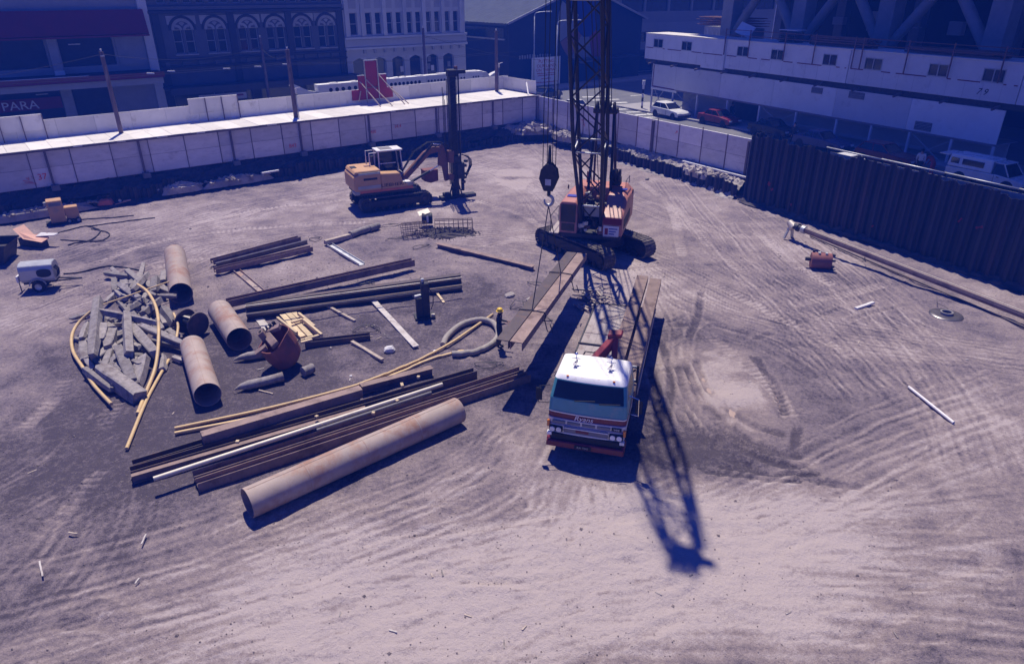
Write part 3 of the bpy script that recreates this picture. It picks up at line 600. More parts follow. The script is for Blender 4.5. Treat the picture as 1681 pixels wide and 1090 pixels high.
# leaning plank at the corner, white plank on the ledge
MB().bar(LP(43.6, -.15, 4.02), LP(44.6, 1.4, 4.95), .12, .05).build('plank', 'ply_white', label='white plank leaning on the end of the walkway roof', cat='plank')
MB().bar(LP(16.6, -1.75, .78), LP(17.9, -1.72, .80), .26, .10).build('plank', 'ply_white', label='short white plank lying on the ledge left of the excavator', cat='plank')

# red stepped sign with raking props
rs = thing('stepped_sign', LP(29.5, wd(29.5)-.25, 4.0), L_ANG, label='dark red stepped sign board propped on the walkway roof', cat='sign')
for x0, x1, z0, z1, y in ((-2.0, 2.0, .35, 1.2, 0), (-1.32, 1.45, 1.203, 2.33, .0), (-.62, .66, 2.333, 3.5, 0)):
    MB().span((x0, y, z0), (x1, y+.06, z1)).build('board', 'sign_red', rs)
MB().span((-.66, -.07, 0), (-.58, -.005, 3.55)).build('upright', 'galv', rs); MB().span((.58, -.07, 0), (.66, -.005, 3.55)).build('upright', 'galv', rs)
MB().span((-.66, -.07, 3.553), (.66, .07, 3.60)).build('top_rail', 'galv', rs); MB().span((-1.35, -.04, 2.34), (-.68, .08, 2.40)).build('shoulder_rail', 'galv', rs); MB().span((.70, -.04, 2.34), (1.48, .08, 2.40)).build('shoulder_rail', 'ship_white', rs)
MB().span((-.6, -.06, 1.3), (.6, -.01, 1.36)).build('cross_rail', 'timber_post', rs)
for a, b in (((-1.2, -.08, 1.9), (-.6, -2.4, .02)), ((-.55, -.08, 2.0), (.45, -2.6, .02)), ((.7, -.08, 2.3), (1.75, -2.5, .02)), ((1.35, -.08, 1.5), (2.25, -2.3, .02)), ((-1.2, -.08, 1.1), (-1.6, -.4, .3))):
    MB().bar(a, b, .07, .07).build('prop', 'plank', rs)

# white boat-shaped hoarding with portholes in the street behind
sh = thing('boat_hoarding', LP(35.5, 9.0, 1.5), L_ANG, label='long white boat-shaped hoarding with round portholes behind the walkway parapet', cat='hoarding')
def shz(s): return 3.86+.006*s
for k in range(8):
    s0 = -9.1+k*2.3; s1 = s0+2.28; z = shz((s0+s1)/2); m = MB()
    m.span((s0, 0, .1), (s1, .9, z)); m.build('hull_panel', 'ship_white', sh, bevel=.01)
hole = MB(); hole.lathe([(.001, 0), (.16, 0), (.16, .02), (.12, .025), (.12, .012), (.001, .012)], axis='Y', ends=False); hm = hole.mesh('porthole'); hm.materials.append(M['black'])
for s, r in [(-7.9+.62*i, 1.15) for i in range(6)]+[(-1.6+.45*i, 1.0) for i in range(8)]+[(2.6+.38*i, .7) for i in range(7)]+[(5.8+.38*i, .6) for i in range(4)]+[(8.1+.32*i, .55) for i in range(3)]:
    o = link('porthole', hm, None, sh); o.location = (s, -.026, shz(s)-.42-(.1 if s < -4 else .12)); o.scale = (r, 1, r)
m = MB(); m.plate([(-11.5, .3, 3.9), (-11.2, .3, 4.0), (-9.9, .3, 3.35), (-9.2, .3, 3.2), (-9.2, .3, 2.4), (-10.2, .3, 2.4), (-11.0, .3, 3.2)], .5, (0, 1, 0)); m.build('bow', 'ship_white', sh)
m = MB(); m.plate([(9.32, .1, 3.8), (9.9, .1, 3.75), (10.3, .1, 3.3), (10.8, .1, 3.55), (11.4, .1, 3.7), (11.8, .1, 2.6), (9.32, .1, 2.4)], .6, (0, 1, 0)); m.build('stern', 'ship_white', sh)
letter('painted_scroll', 'ecco~Nuuu', .42, 'spray_black', sh, (4.6, -.012, 2.98), (R(90), 0, 0), shear=.3)
m = MB()
for k in range(10): m.bar((-1.6+.12*k, -.01, 2.72), (-1.52+.12*k, -.01, 2.72+.09*random.random()), .01, .05)
m.build('painted_letters', 'spray_black', sh)
for k in range(16): # weathered ornament along the top
    s = -8.5+random.uniform(0, 17.5); MB().box((s, .45, shz(s)+.03), (random.uniform(.4, 1.2), .5, .06)).build('top_ornament', 'ship_white', sh)

# ------------------------------------------------------------------ right: plywood fence from the corner to the tall piles
fd = (FEND-CORNER).normalized(); FANG = math.atan2(fd.y, fd.x); FL = (FEND-CORNER).length
fe = thing('plywood_fence', (CORNER.x, CORNER.y, 1.3), FANG, label='plain plywood fence running from the corner to the tall sheet piles', cat='fence')
pw = FL/11
pm = MB().box((0, 0, 0), (pw-.02, .018, 1.0)).mesh('panel', bevel=.003); pm.materials.append(M['ply'])
for i in range(11):
    for z0, z1 in ((.0, 1.2), (1.22, 2.44)):
        o = link('panel', pm, None, fe); o.location = ((i+.5)*pw, random.uniform(-.008, .008), (z0+z1)/2); o.scale = (1, 1, z1-z0)
    MB().box((i*pw+.02, -.04, 1.3), (.05, .06, 2.75 if i % 2 else 2.44)).build('batten', 'beam_rust', fe)
MB().box((FL/2, .06, 1.2), (FL, .06, 2.38)).build('backing_frame', 'seam', fe)
MB().box((FL/2, .03, 2.47), (FL, .10, .05)).build('top_rail', 'ply_white', fe)
MB().box((FL-.35, -.12, 1.15), (.14, .12, 2.4)).build('end_post', 'timber_post', fe)
MB().box((FL*.62, -.12, 1.2), (.20, .16, 2.45)).build('mid_post', 'timber_post', fe)
for x, z in ((7.0, 1.1), (7.2, .8), (11.3, 1.0), (11.6, .7), (18.6, 1.9)):
    m = MB()
    for k in range(4): m.bar((x+random.uniform(-.2, .2), -.025, z+random.uniform(-.15, .15)), (x+random.uniform(-.2, .2), -.025, z+random.uniform(-.15, .15)), .008, .035)
    m.build('spray_mark', 'spray_red', fe)
MB().box((FL-2.2, -.45, -.02), (7.5, .3, .10)).build('base_plank', 'white_paint', fe)
# thin steel starter bars standing in the far corner
for k in range(6):
    p = G(925+5*k, 207+2.0*k, 1.2); MB().cyl(p, p+Vector((0, 0, random.uniform(.7, 1.0))), .05, n=6).build('starter_bar', 'steel_dark', label='%s short dark steel bar from the left by the fence, left of the crane boom' % ('first', 'second', 'third', 'fourth', 'fifth', 'sixth')[k], cat='steel bar', group='starter bars by the far fence')
p = G(916, 205, 1.2); MB().cyl(p, p+Vector((0, 0, 3.2)), .10, n=8).build('steel_post', 'steel_dark', label='tall dark steel post standing just left of the crane boom by the fence', cat='post')
# rusty board on two legs by the fence
t = thing('notice_board', G(1083, 255, .95), R(-58), label='rusty steel board on two legs in front of the plywood fence', cat='sign')
MB().box((0, 0, 1.0), (1.15, .05, 1.25)).build('board', 'beam_rust', t); 
for x in (-.3, .35): MB().box((x, .04, .3), (.07, .07, .9)).build('leg', 'beam_rust', t)

# pale boards and a hand rail along the top of the tall sheet piles
rk = thing('boarded_barrier', TW0+RU*5.6+RN*.75+Vector((0, 0, 1.8)), R_ANG, label='pale boarded barrier with a light top rail behind the tall sheet piles', cat='barrier')
for k in range(9): MB().box((1.2+k*2.4, 0, 1.35), (2.37, .04, 2.3)).build('board', 'concrete', rk)
for k in range(6): MB().cyl((k*3.7-.3, -.02, 2.72-.004*k), (k*3.7+3.38, -.02, 2.70-.004*k), .045, n=8).build('rail', 'galv', rk)
for k in range(7): MB().box((k*3.7-.3, .06, 1.4), (.07, .07, 2.72)).build('post', 'steel_dark', rk)
p = TW0+RU*18.6+RN*.75; MB().cyl(Z(p, 3.4), Z(p, 5.7), .075, n=10).build('marker_post', 'ply_white', label='pale round post standing at the barrier in front of the white pickup', cat='post')
# ------------------------------------------------------------------ buildings across the left street
def row(parent, x0, x1, z0, z1, ops, o0, o1, m, thick=.35, pane='window_glass', frame=None, mull=True, recess=.22, arch=False):
    """one storey of wall with real openings; every window its own part"""
    w = MB(); ops = sorted(ops)
    if o0 > z0: w.span((x0, 0, z0), (x1, thick, o0))
    if z1 > o1: w.span((x0, 0, o1), (x1, thick, z1))
    e = x0
    for a, b in ops+[(x1, x1)]:
        if a > e+1e-4: w.span((e, 0, o0), (a, thick, o1))
        e = b
    w.build('wall', m, parent)
    for a, b in ops:
        wn = MB()
        t = .07
        wn.span((a, recess-.05, o0), (b, recess, o0+t)); wn.span((a, recess-.05, o1-t), (b, recess, o1)); wn.span((a, recess-.05, o0+t), (a+t, recess, o1-t)); wn.span((b-t, recess-.05, o0+t), (b, recess, o1-t))
        if mull: wn.span((a+t, recess-.045, (o0+o1)/2-.03), (b-t, recess-.005, (o0+o1)/2+.03))
        fr = wn.build('window', frame or 'stone_trim', parent)
        MB().span((a, recess, o0), (b, recess+.02, o1)).build('pane', pane, fr)
        if arch:   # segmental head
            k = 8; pts = [(a, 0, o1-.003)]+[(a+(b-a)*i/k, 0, o1-.003-.35*(2*i/k-1)**2) for i in range(k+1)]+[(b, 0, o1-.003)]
            for sgn in (0, 1):
                half = [(a, .004, o1-.004), (a, .004, o1-.38)]+[(a+(b-a)*i/k/2, .004, o1-.38+.36*(i/k)**.6) for i in range(1, k+1)] if sgn == 0 else [(b, .004, o1-.004)]+[((a+b)/2+(b-a)*i/k/2, .004, o1-.02-.36*(1-(1-i/k)**.6)) for i in range(0, k+1)]
                MB().plate(half, .2, (0, 1, 0)).build('arch_head', m, parent)
def trimbox(parent, name, m, a, b, **k): return MB().span(a, b).build(name, m, parent, **k)

# 1 shop building with deep red fascias
b1 = thing('shop_building', LP(-12, 20, 1.5), L_ANG, label='shop building with deep red fascia bands at the far left', cat='building')
for x in (4.0, 8.5, 13, 17.3, 21.6, 25.9): pass
row(b1, 0, 27.6, 10.0, 16.5, [(3+3.0*i, 5.2+3.0*i) for i in range(8)], 10.9, 13.5, 'shop_grey')
fb = MB(); fb.plate([(0, -1.0, 8.0), (27.3, -1.0, 8.0), (27.3, -.35, 9.95), (0, -.35, 9.95)], .25, (0, -.9, .3)); fb.build('upper_fascia', 'canopy_red', b1)
trimbox(b1, 'fascia_lip', 'canopy_red', (0, -1.34, 7.88), (27.3, -1.1, 8.02))
row(b1, 0, 27.6, 5.0, 8.2, [(.5, 6.5), (7.2, 13.0), (13.3, 19.2), (20.2, 24.4)], 5.55, 8.15, 'shop_grey', frame='shop_dark', pane='window_glass', mull=False, recess=.9)
for x in (6.85, 13.15, 19.7): trimbox(b1, 'pier', 'stone_trim', (x-.35, -.55, 4.95), (x+.35, -.01, 8.1))
trimbox(b1, 'sill_board', 'white_paint', (19.35, -.62, 5.0), (20.1, -.56, 5.35))
trimbox(b1, 'awning_fascia', 'canopy_red', (0, -2.9, 4.55), (27.5, -2.75, 5.0)); trimbox(b1, 'awning_roof', 'shop_dark', (0, -2.74, 4.85), (27.5, -.01, 4.94)); trimbox(b1, 'awning_soffit', 'shop_grey', (0, -2.6, 4.0), (27.4, -2.45, 4.5))
trimbox(b1, 'awning_flashing', 'ply_white', (6, -2.95, 5.003), (21.5, -2.75, 5.04))
row(b1, 0, 27.6, 0, 4.9, [(.4, 5.6), (6.2, 12.6), (13.2, 19.4), (20.3, 23.6)], .4, 3.8, 'shop_grey', frame='shop_dark', mull=False, recess=.5)
trimbox(b1, 'pier', 'stone_trim', (19.4, -.3, 0), (20.2, -.01, 4.0)); trimbox(b1, 'corner_pilaster', 'stucco_white', (27.0, -.4, 0), (27.75, -.01, 12.5)); trimbox(b1, 'end_panel', 'stone_trim', (24.6, -.12, 5.5), (26.95, -.02, 8.1))
trimbox(b1, 'sign_band', 'canopy_red', (11.0, -.5, 2.35), (19.3, -.42, 3.3))
letter('shop_lettering', 'PARA', .95, 'ply_white', b1, (16.2, -.52, 2.75), (R(90), 0, 0), sx=1.15)
for x, z, w_ in ((21.0, 7.3, .9), (14.5, 7.1, 1.1), (17.6, 3.45, .9), (14.0, 6.2, .5)): trimbox(b1, 'shop_light', 'ply_white', (x, .15, z), (x+w_, .25, z+.08))
for k in range(14): x = 12+random.random()*7; trimbox(b1, 'window_goods', random.choice(['stone_trim', 'shop_grey', 'mural_pale']), (x, .3, .9), (x+random.uniform(.2, .6), .4, 1.1+random.random()*.9))
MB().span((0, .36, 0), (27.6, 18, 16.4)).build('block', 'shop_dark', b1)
# 2 dark masonry building with pairs of arched windows
b2 = thing('arcaded_building', LP(15.8, 20, 1.5), L_ANG, label='dark stone building with pale arched window heads behind the walkway', cat='building')
cent = [2.7, 5.65, 8.75, 11.5, 14.3, 16.95]
ops = []
for c in cent: ops += [(c-.92, c-.12), (c+.12, c+.92)]
row(b2, 0, 18.8, 5.6, 9.6, ops, 6.15, 8.25, 'stone_blue', frame='stone_trim')
def ring(m, cx, cz, r0, r1, a0, a1, y0, y1, n=14):
    P = []
    for i in range(n+1):
        a = a0+(a1-a0)*i/n; P.append((cx+math.cos(a)*r0, cz+math.sin(a)*r0, cx+math.cos(a)*r1, cz+math.sin(a)*r1))
    for p, q in zip(P[:-1], P[1:]):
        m.add([(p[0], y0, p[1]), (p[2], y0, p[3]), (q[2], y0, q[3]), (q[0], y0, q[1]), (p[0], y1, p[1]), (p[2], y1, p[3]), (q[2], y1, q[3]), (q[0], y1, q[1])], [(0, 1, 2, 3), (0, 4, 5, 1), (1, 5, 6, 2), (2, 6, 7, 3), (3, 7, 4, 0)])
for c in cent:
    m = MB(); ring(m, c, 8.2, 1.02, 1.22, 0, math.pi, -.14, 0); m.build('arch_moulding', 'brick_dark', b2)
    m = MB(); ring(m, c, 8.2, .74, 1.0, 0, math.pi, -.07, 0); ring(m, c-.5, 8.2, .24, .46, 0, math.pi*.62, -.06, 0); ring(m, c+.5, 8.2, .24, .46, math.pi*.38, math.pi, -.06, 0); m.build('arch_head', 'stone_trim', b2)
    m = MB(); ring(m, c, 8.52, .04, .36, R(48), R(132), -.06, 0); m.build('fan_panel', 'stone_trim', b2)
    for sg in (-1, 1):
        m = MB(); P = [(c+sg*1.28, -.05, 9.42), (c+sg*.25, -.05, 9.42)]+[(c+sg*1.24*math.cos(a), -.05, 8.2+1.24*math.sin(a)) for a in np.linspace(R(76), R(22), 6)]+[(c+sg*1.28, -.05, 8.7)]
        m.plate(P, .045, (0, 1, 0)); m.build('spandrel', 'stone_trim', b2)
    for x in (c-.52, c+.52): trimbox(b2, 'window_sill', 'stone_trim', (x-.5, -.16, 6.02), (x+.5, -.005, 6.13))
for x in (.5, 7.2, 12.9, 18.4): trimbox(b2, 'pilaster', 'brick_dark', (x-.32, -.2, 3.2), (x+.32, -.005, 9.6))
for z, h, d, mt in ((9.62, .22, .42, 'brick_dark'), (9.9, .3, .25, 'stone_blue'), (5.55, .18, .28, 'brick_dark'), (4.95, .16, .35, 'brick_dark')): trimbox(b2, 'string_course', mt, (-.1, -d, z), (18.85, -.003, z+h))
for k in range(12): x = .6+k*1.5; trimbox(b2, 'corbel', 'stone_blue', (x, -.22, 5.15), (x+.35, -.006, 5.5))
ops = [(.9+1.13*i, 1.65+1.13*i) for i in range(16)]
row(b2, 0, 18.8, 10.2, 15, ops, 10.45, 13, 'stone_blue')
row(b2, 0, 18.8, 3.0, 5.6, [], 3.0, 5.6, 'stone_blue')
trimbox(b2, 'verandah_roof', 'shop_dark', (-.1, -3.0, 3.25), (19.4, -.2, 3.42)); trimbox(b2, 'verandah_fascia', 'brick_dark', (-.1, -3.1, 2.9), (19.4, -3.01, 3.5))
row(b2, 0, 18.8, 0, 3.0, [(.8, 4.6), (5.4, 8.2), (9.2, 13.2), (14, 18)], .3, 2.7, 'shop_dark', mull=False)
trimbox(b2, 'shop_sign', 'stone_trim', (2.2, -3.16, 2.2), (6.6, -3.11, 2.75)); trimbox(b2, 'shop_sign_band', 'canopy_red', (3.3, -3.17, 2.45), (6.3, -3.163, 2.62))
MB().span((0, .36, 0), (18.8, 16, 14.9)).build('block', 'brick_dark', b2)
# 3 white stucco building with tall paired windows
b3 = thing('stucco_building', LP(34.7, 20, 1.5), L_ANG, label='white stucco building with tall paired windows behind the walkway', cat='building')
ops = [(.75, 1.6)]
for c in (3.55, 6.1, 8.6, 11.1, 13.65): ops += [(c-.95, c-.22), (c+.22, c+.95)]
row(b3, 0, 15.5, 6.6, 10.6, ops, 7.15, 9.35, 'stucco_white', frame='stucco_grey')
for a, b in ops: trimbox(b3, 'spandrel_panel', 'stucco_grey', (a, -.03, 9.75), (b, -.004, 10.55))
row(b3, 0, 15.5, 10.6, 15, [(a, b) for a, b in ops], 11.2, 13.6, 'stucco_white', frame='stucco_grey')
for x in (.35, 2.2, 4.83, 7.35, 9.85, 12.38, 14.9): trimbox(b3, 'pilaster', 'stucco_white', (x-.22, -.22, 7.0), (x+.22, -.005, 15))
for z, h, d in ((6.75, .22, .32), (5.95, .75, .14), (5.7, .22, .35)): trimbox(b3, 'cornice', 'stucco_white' if h < .5 else 'stucco_grey', (-.1, -d, z), (15.6, -.003, z+h))
for k in range(11): x = 2.0+k*1.25; trimbox(b3, 'bracket', 'stucco_grey', (x, -.3, 5.3), (x+.28, -.005, 5.69))
row(b3, 0, 15.5, 0, 5.9, [(.7, 2.3), (3.1, 4.75), (5.5, 7.05), (7.75, 9.35), (10.05, 11.6), (12.3, 13.8)], .15, 4.85, 'stucco_white', frame='stucco_grey', arch=True, mull=False, recess=.3)
for x, z, m_ in ((10.2, 3.2, 'mural_pale'), (10.7, 3.0, 'ply_white'), (6.6, 3.1, 'ply_white'), (13.0, 3.3, 'mural_pale'), (10.3, 4.0, 'mural_pale')): trimbox(b3, 'window_poster', m_, (x, .22, z), (x+.4, .24, z+.6))
trimbox(b3, 'canopy', 'shop_dark', (-1.5, -1.6, 2.2), (1.9, -.01, 2.45))
MB().span((0, .36, 0), (15.5, 16, 14.9)).build('block', 'stucco_grey', b3)
# 4 gabled shed with an iron roof and a round mural
b4 = thing('gabled_shed', LP(56.8, 20, 1.5), L_ANG, label='dark gabled shed with pale iron roof and a colourful round mural', cat='shed')
RW, RE, RA = 24.0, 7.9, 11.9
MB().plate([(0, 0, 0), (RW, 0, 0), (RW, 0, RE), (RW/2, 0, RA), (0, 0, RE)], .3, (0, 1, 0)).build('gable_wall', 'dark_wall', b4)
for sg in (0, 1):
    m = MB(); n_ = 40; a, b = (0, RW/2) if sg == 0 else (RW, RW/2)
    vs, fs = [], []
    for i in range(n_*2+1):
        y = -.5+30.5*i/(n_*2); dz = .05 if i % 2 else 0
        e = -.6 if sg == 0 else .6
        vs += [(a+e, y, RE-.2+dz+.05), (b, y, RA+dz+.05)]
    fs = [(2*i, 2*i+1, 2*i+3, 2*i+2) for i in range(n_*2)]
    m.add(vs, fs); m.build('roof', 'roof_iron', b4)
MB().bar((-.6, -.55, RE-.12), (RW/2, -.55, RA+.12), .12, .25).build('barge_board', 'stone_trim', b4); MB().bar((RW+.6, -.55, RE-.12), (RW/2, -.55, RA+.12), .12, .25).build('barge_board', 'stone_trim', b4)
MB().span((0, .31, 0), (.3, 30, RE-.25)).build('side_wall', 'dark_wall', b4); MB().span((-.75, -.4, RE-.42), (-.55, 30, RE-.22)).build('gutter', 'roof_iron', b4)
trimbox(b4, 'side_window', 'window_glass', (-.06, 1, 6.0), (-.01, 12, 7.2)); trimbox(b4, 'side_sill', 'stone_trim', (-.2, .8, 5.8), (-.005, 12.2, 5.98))
MB().box((8.3, 9, 10.95), (.7, .7, .5)).build('roof_vent', 'stone_trim', b4)
MB().span((.31, 12, 0), (RW-.3, 29, RE-.4)).build('block', 'dark_wall', b4)
cx, cz, rr = 13.2, 7.6, 5.2
def sector(name, m_, a0, a1, r0=.05, r1=rr, y=-.03):
    m = MB(); ring(m, cx, cz, r0, r1, R(a0), R(a1), y, -.004, n=10); m.build(name, m_, b4)
sector('mural_pale_left', 'mural_pale', 150, 205); sector('mural_orange', 'mural_orange', 206, 238); sector('mural_pale_base', 'mural_pale', 239, 285); sector('mural_red', 'mural_red', 286, 330); sector('mural_blue', 'mural_blue', 60, 149); sector('mural_core', 'mural_blue', 0, 360, .02, 1.9, -.05); sector('mural_black', 'dark_wall', 331, 419)
row(b4, .3, RW, 0, 3.4, [(9.5+2.1*i, 11+2.1*i) for i in range(6)], .2, 2.7, 'dark_wall', thick=.2, frame='shop_grey', mull=False) if False else None
trimbox(b4, 'shop_canopy', 'shop_dark', (9.5, -2.2, 3.0), (22, -.01, 3.2))
for k in range(13): MB().span((1.6+k*.42, -.03, 3.55), (1.85+k*.42, -.004, 3.55+random.uniform(.35, .5))).build('worn_fascia_mark', 'shop_grey', b4)
for x in (10.5, 13.2, 15.7, 18.5): trimbox(b4, 'shop_window', 'window_glass', (x, -.06, .4), (x+1.6, -.01, 2.6))
# site notice board
sb = thing('notice_board', LP(61.8, 18.6, 1.5), L_ANG, label='large white notice board with red lettering in front of the dark shed', cat='sign')
MB().span((-2.4, 0, .35), (2.4, .08, 3.75)).build('board', 'sign_white', sb)
for x in (-2, 2): MB().span((x-.06, .09, 0), (x+.06, .2, 3.6)).build('post', 'timber_post', sb)
for z, s_, txt in ((3.25, .58, 'PUTTING'), (2.7, .58, 'OUR LAND'), (2.2, .52, 'ON THE MAP')): letter('board_lettering', txt, s_, 'sign_ink', sb, (0, -.012, z), (R(90), 0, 0), sx=1.1)
for z, l in ((1.75, 3.1), (1.5, 2.9), (1.1, 1.6), (.65, 3.8)):
    m = MB(); x = -l/2
    while x < l/2: w_ = random.uniform(.06, .16); m.span((x, -.012, z), (x+w_, -.002, z+random.uniform(.08, .15))); x += w_+.05
    m.build('board_small_print', 'sign_ink', sb)
# 5 plain modern block beyond the crossing
b5 = thing('office_block', LP(78.5, 24, 1.5), L_ANG-R(8), label='plain blue grey office block with ribbon windows beyond the crossing', cat='building')
for f in range(14):
    z0 = 2.9+f*4.15
    row(b5, 0, 34, z0, z0+4.15, [(1.8+4.6*i, 6.0+4.6*i) for i in range(7)] if f else [(1.9, 6.8), (7.6, 12)], z0+1.5, z0+3.3 if f else z0+2.9, 'modern_grey', frame='stone_blue', mull=False)
    if f > 3: break
row(b5, 0, 34, 0, 2.9, [(1+4.2*i, 4.4+4.2*i) for i in range(8)], .2, 2.4, 'shop_dark', mull=False)
MB().span((0, .36, 0), (34, 25, 62)).build('block', 'modern_grey', b5)
MB().span((0, 0, 23.7), (34, .355, 62)).build('upper_wall', 'modern_grey', b5)  # unseen upper height, set to throw shade over the street
trimbox(b5, 'shop_sign', 'mural_pale', (1.5, -1.2, 2.3), (2.9, -1.1, 3.0)); trimbox(b5, 'awning', 'shop_dark', (0, -2.2, 3.1), (34, -.01, 3.3))
b6 = thing('infill_building', LP(50.4, 34, 1.5), L_ANG, label='dark building set back between the white building and the shed', cat='building')
row(b6, -.2, 7, 0, 6.5, [(1, 3), (4, 6)], 3.4, 5.2, 'dark_wall'); MB().span((-.2, .36, 0), (7, 14, 6.4)).build('block', 'dark_wall', b6)

# ------------------------------------------------------------------ right: site offices on a gantry, tower frame behind
gs = thing('site_office_gantry', RP(0, 0, 1.5), R_ANG, label='two storey white site office gantry with a row of windows on the right', cat='site office')
def span_c(parent, name, m_, d0, d1, w0, w1, z0, z1, **k):     # world heights
    return MB().span((d0, w0, z0-1.5), (d1, w1, z1-1.5)).build(name, m_, parent, **k)
cab = [(-5.1, 3.42), (3.5, 6.42), (6.45, 19.4), (19.46, 31.9), (31.96, 38)]
wins = [(-3.8, -2.35), (.45, 1.9), (7.8, 9.15), (11.7, 13.1), (17.0, 18.3), (20.75, 22.2), (25.75, 27.15), (29.45, 30.85)]
for i, (a, b) in enumerate(cab):
    w0 = -.14 if i == 1 else 0.0; z0, z1 = (6.42, 9.0) if i == 1 else (6.6, 9.0)
    ws = [(p, q) for p, q in wins if a < p < b]
    c = thing('cabin', (0, 0, 0)); c.parent = gs
    e = a; wl = MB()
    L_ = lambda x0, x1, zz0, zz1: wl.span((x0, w0, zz0-1.5), (x1, w0+.09, zz1-1.5))
    L_(a, b, z0, 7.74); L_(a, b, 8.58, z1)
    for p, q in ws+[(b, b)]:
        if p > e: L_(e, p, 7.74, 8.58)
        e = q
    wl.build('wall', 'white_wall', c)
    span_c(c, 'roof', 'deck_sheet', a-.03, b+.03, w0-.06, 3.0, z1+.003, z1+.06); span_c(c, 'body', 'white_wall', a+.02, b-.02, w0+.5, 2.95, z0, z1-.01)
    span_c(c, 'end_wall', 'white_wall', a, a+.08, w0+.095, 2.96, z0, z1-.005); span_c(c, 'end_wall', 'white_wall', b-.08, b, w0+.095, 2.96, z0, z1-.005)
    for p, q in ws:
        f = MB(); t = .05; zz0, zz1 = 7.755-1.5, 8.57-1.5; y0, y1 = w0-.03, w0+.03
        f.span((p, y0, zz0), (q, y1, zz0+t)); f.span((p, y0, zz1-t), (q, y1, zz1)); f.span((p, y0, zz0+t), (p+t, y1, zz1-t)); f.span((q-t, y0, zz0+t), (q, y1, zz1-t)); f.span(((p+q)/2-.03, y0, zz0+t), ((p+q)/2+.03, y1, zz1-t))
        fr = f.build('window', 'galv', c); MB().span((p+t, w0+.035, zz0), (q-t, w0+.05, zz1)).build('pane', 'window_glass', fr)
    x = a+.15
    while x < b-.2:      # red stripe, broken by joints
        x1 = min(b-.15, x+random.uniform(2.2, 4.5)); seg = [(x, x1)]
        for p, q in ws:
            seg = [s for (u0, u1) in seg for s in ((u0, min(u1, p-.03)), (max(u0, q+.03), u1)) if s[1]-s[0] > .05]
        for u0, u1 in seg: span_c(c, 'red_stripe', 'canopy_red', u0, u1, w0-.012, w0-.002, 7.66, 7.73)
        x = x1+.45
    for k in range(int((b-a)/1.2)): span_c(c, 'joint_strip', 'stucco_grey', a+.6+k*1.2, a+.615+k*1.2, w0-.006, w0-.001, z0+.02, 7.64)
for x in (-.3, 1.1): pass
span_c(gs, 'bearer', 'steel_dark', -5.0, 38, .15, .45, 6.2, 6.58); span_c(gs, 'bearer', 'steel_dark', -5.0, 38, 2.4, 2.7, 6.2, 6.58)
for k in range(12): d = -3.5+k*3.45; MB().bar((d, -.75, 4.72), (d+.0, .2, 4.9), .1, .14).build('outrigger', 'timber_post', gs)
edges = [-3.55, 0, 6.2, 12.5, 18.8, 25.1, 31.5]
for i, (a, b) in enumerate(zip(edges[:-1], edges[1:])):
    span_c(gs, 'lower_wall', 'white_wall', a+.012, b-.012, .02, .10, 4.02 if i else 3.95, 6.16)
    if i == 0:
        for q in ((a-.06, a+.02, 3.75, 6.2), ): span_c(gs, 'end_frame', 'white_paint', q[0], q[1], -.03, .09, q[2], q[3])
        span_c(gs, 'bottom_frame', 'white_paint', a-.06, b+.35, -.05, .10, 3.72, 3.93)
        span_c(gs, 'red_border', 'canopy_red', a+.08, a+.16, .0, .018, 3.98, 6.1); span_c(gs, 'red_border', 'canopy_red', a+.17, b-.05, .0, .018, 3.97, 4.05)
span_c(gs, 'soffit', 'shop_grey', -3.5, 31.5, .12, 2.6, 3.95, 4.0); span_c(gs, 'lower_edge', 'seam', .3, 31.5, -.01, .11, 3.9, 4.015)
for (p, q, z0, z1) in ((16.45, 17.5, 5.58, 6.03), (19.95, 21.3, 5.6, 6.08), (25.75, 27.0, 4.13, 4.72)):
    v = span_c(gs, 'vent', 'shop_dark', p, q, -.01, .015, z0, z1)
    k = 6
    for j in range(k): MB().box(((p+q)/2, -.025, z0-1.5+(j+.5)*(z1-z0)/k), (q-p, .03, (z1-z0)/k*.45)).build('louvre', 'shop_grey', v)
for k, d in enumerate((-3.5, -.2, 3.35, 7.4, 11.3, 15.3, 19.3, 22.4, 25.5, 28.6, 31.4)):
    p = RP(d, .06); z = street_z(p)+.1
    span_c(gs, 'post', 'white_wall', d-.07, d+.07, -.01, .13, z, 3.9)
for d0, d1 in ((0, 3.3), (11.4, 15.2), (25.6, 28.5), (-3.4, -1.8)):
    for a, b in (((d0, .2, 2.3), (d1, .2, .5)), ((d0, .24, .5), (d1, .24, 2.3))): MB().bar(a, b, .05, .05).build('brace', 'stucco_grey', gs)
for d in (12, 19.5): MB().bar((d, .2, 1.3), (d+7, .2, 1.45), .05, .05).build('hand_rail', 'stucco_grey', gs)
MB().span((-1.5, 2.6, 0), (31, 2.75, 2.5)).build('back_wall', 'stucco_grey', gs); MB().span((5.6, 2.5, .3), (8.8, 2.59, 2.3)).build('doorway', 'shop_dark', gs)
letter('spray_number', '7 9', .55, 'spray_black', gs, (29.7, -.02, 5.62), (R(90), 0, R(0)), shear=.3)
# roof rail
for d in (6.4, 9.3, 13.2, 16.2, 19.8, 20.5, 24.1, 27.3, 30.6, 34): span_c(gs, 'rail_post', 'boom_rust', d-.035, d+.035, -.24, -.17, 7.75, 9.95)
for z in (9.88, 9.45): MB().cyl((6.4, -.2, z-1.5), (36, -.2, z-1.5-.05), .03, n=6).build('roof_rail', 'boom_rust', gs)
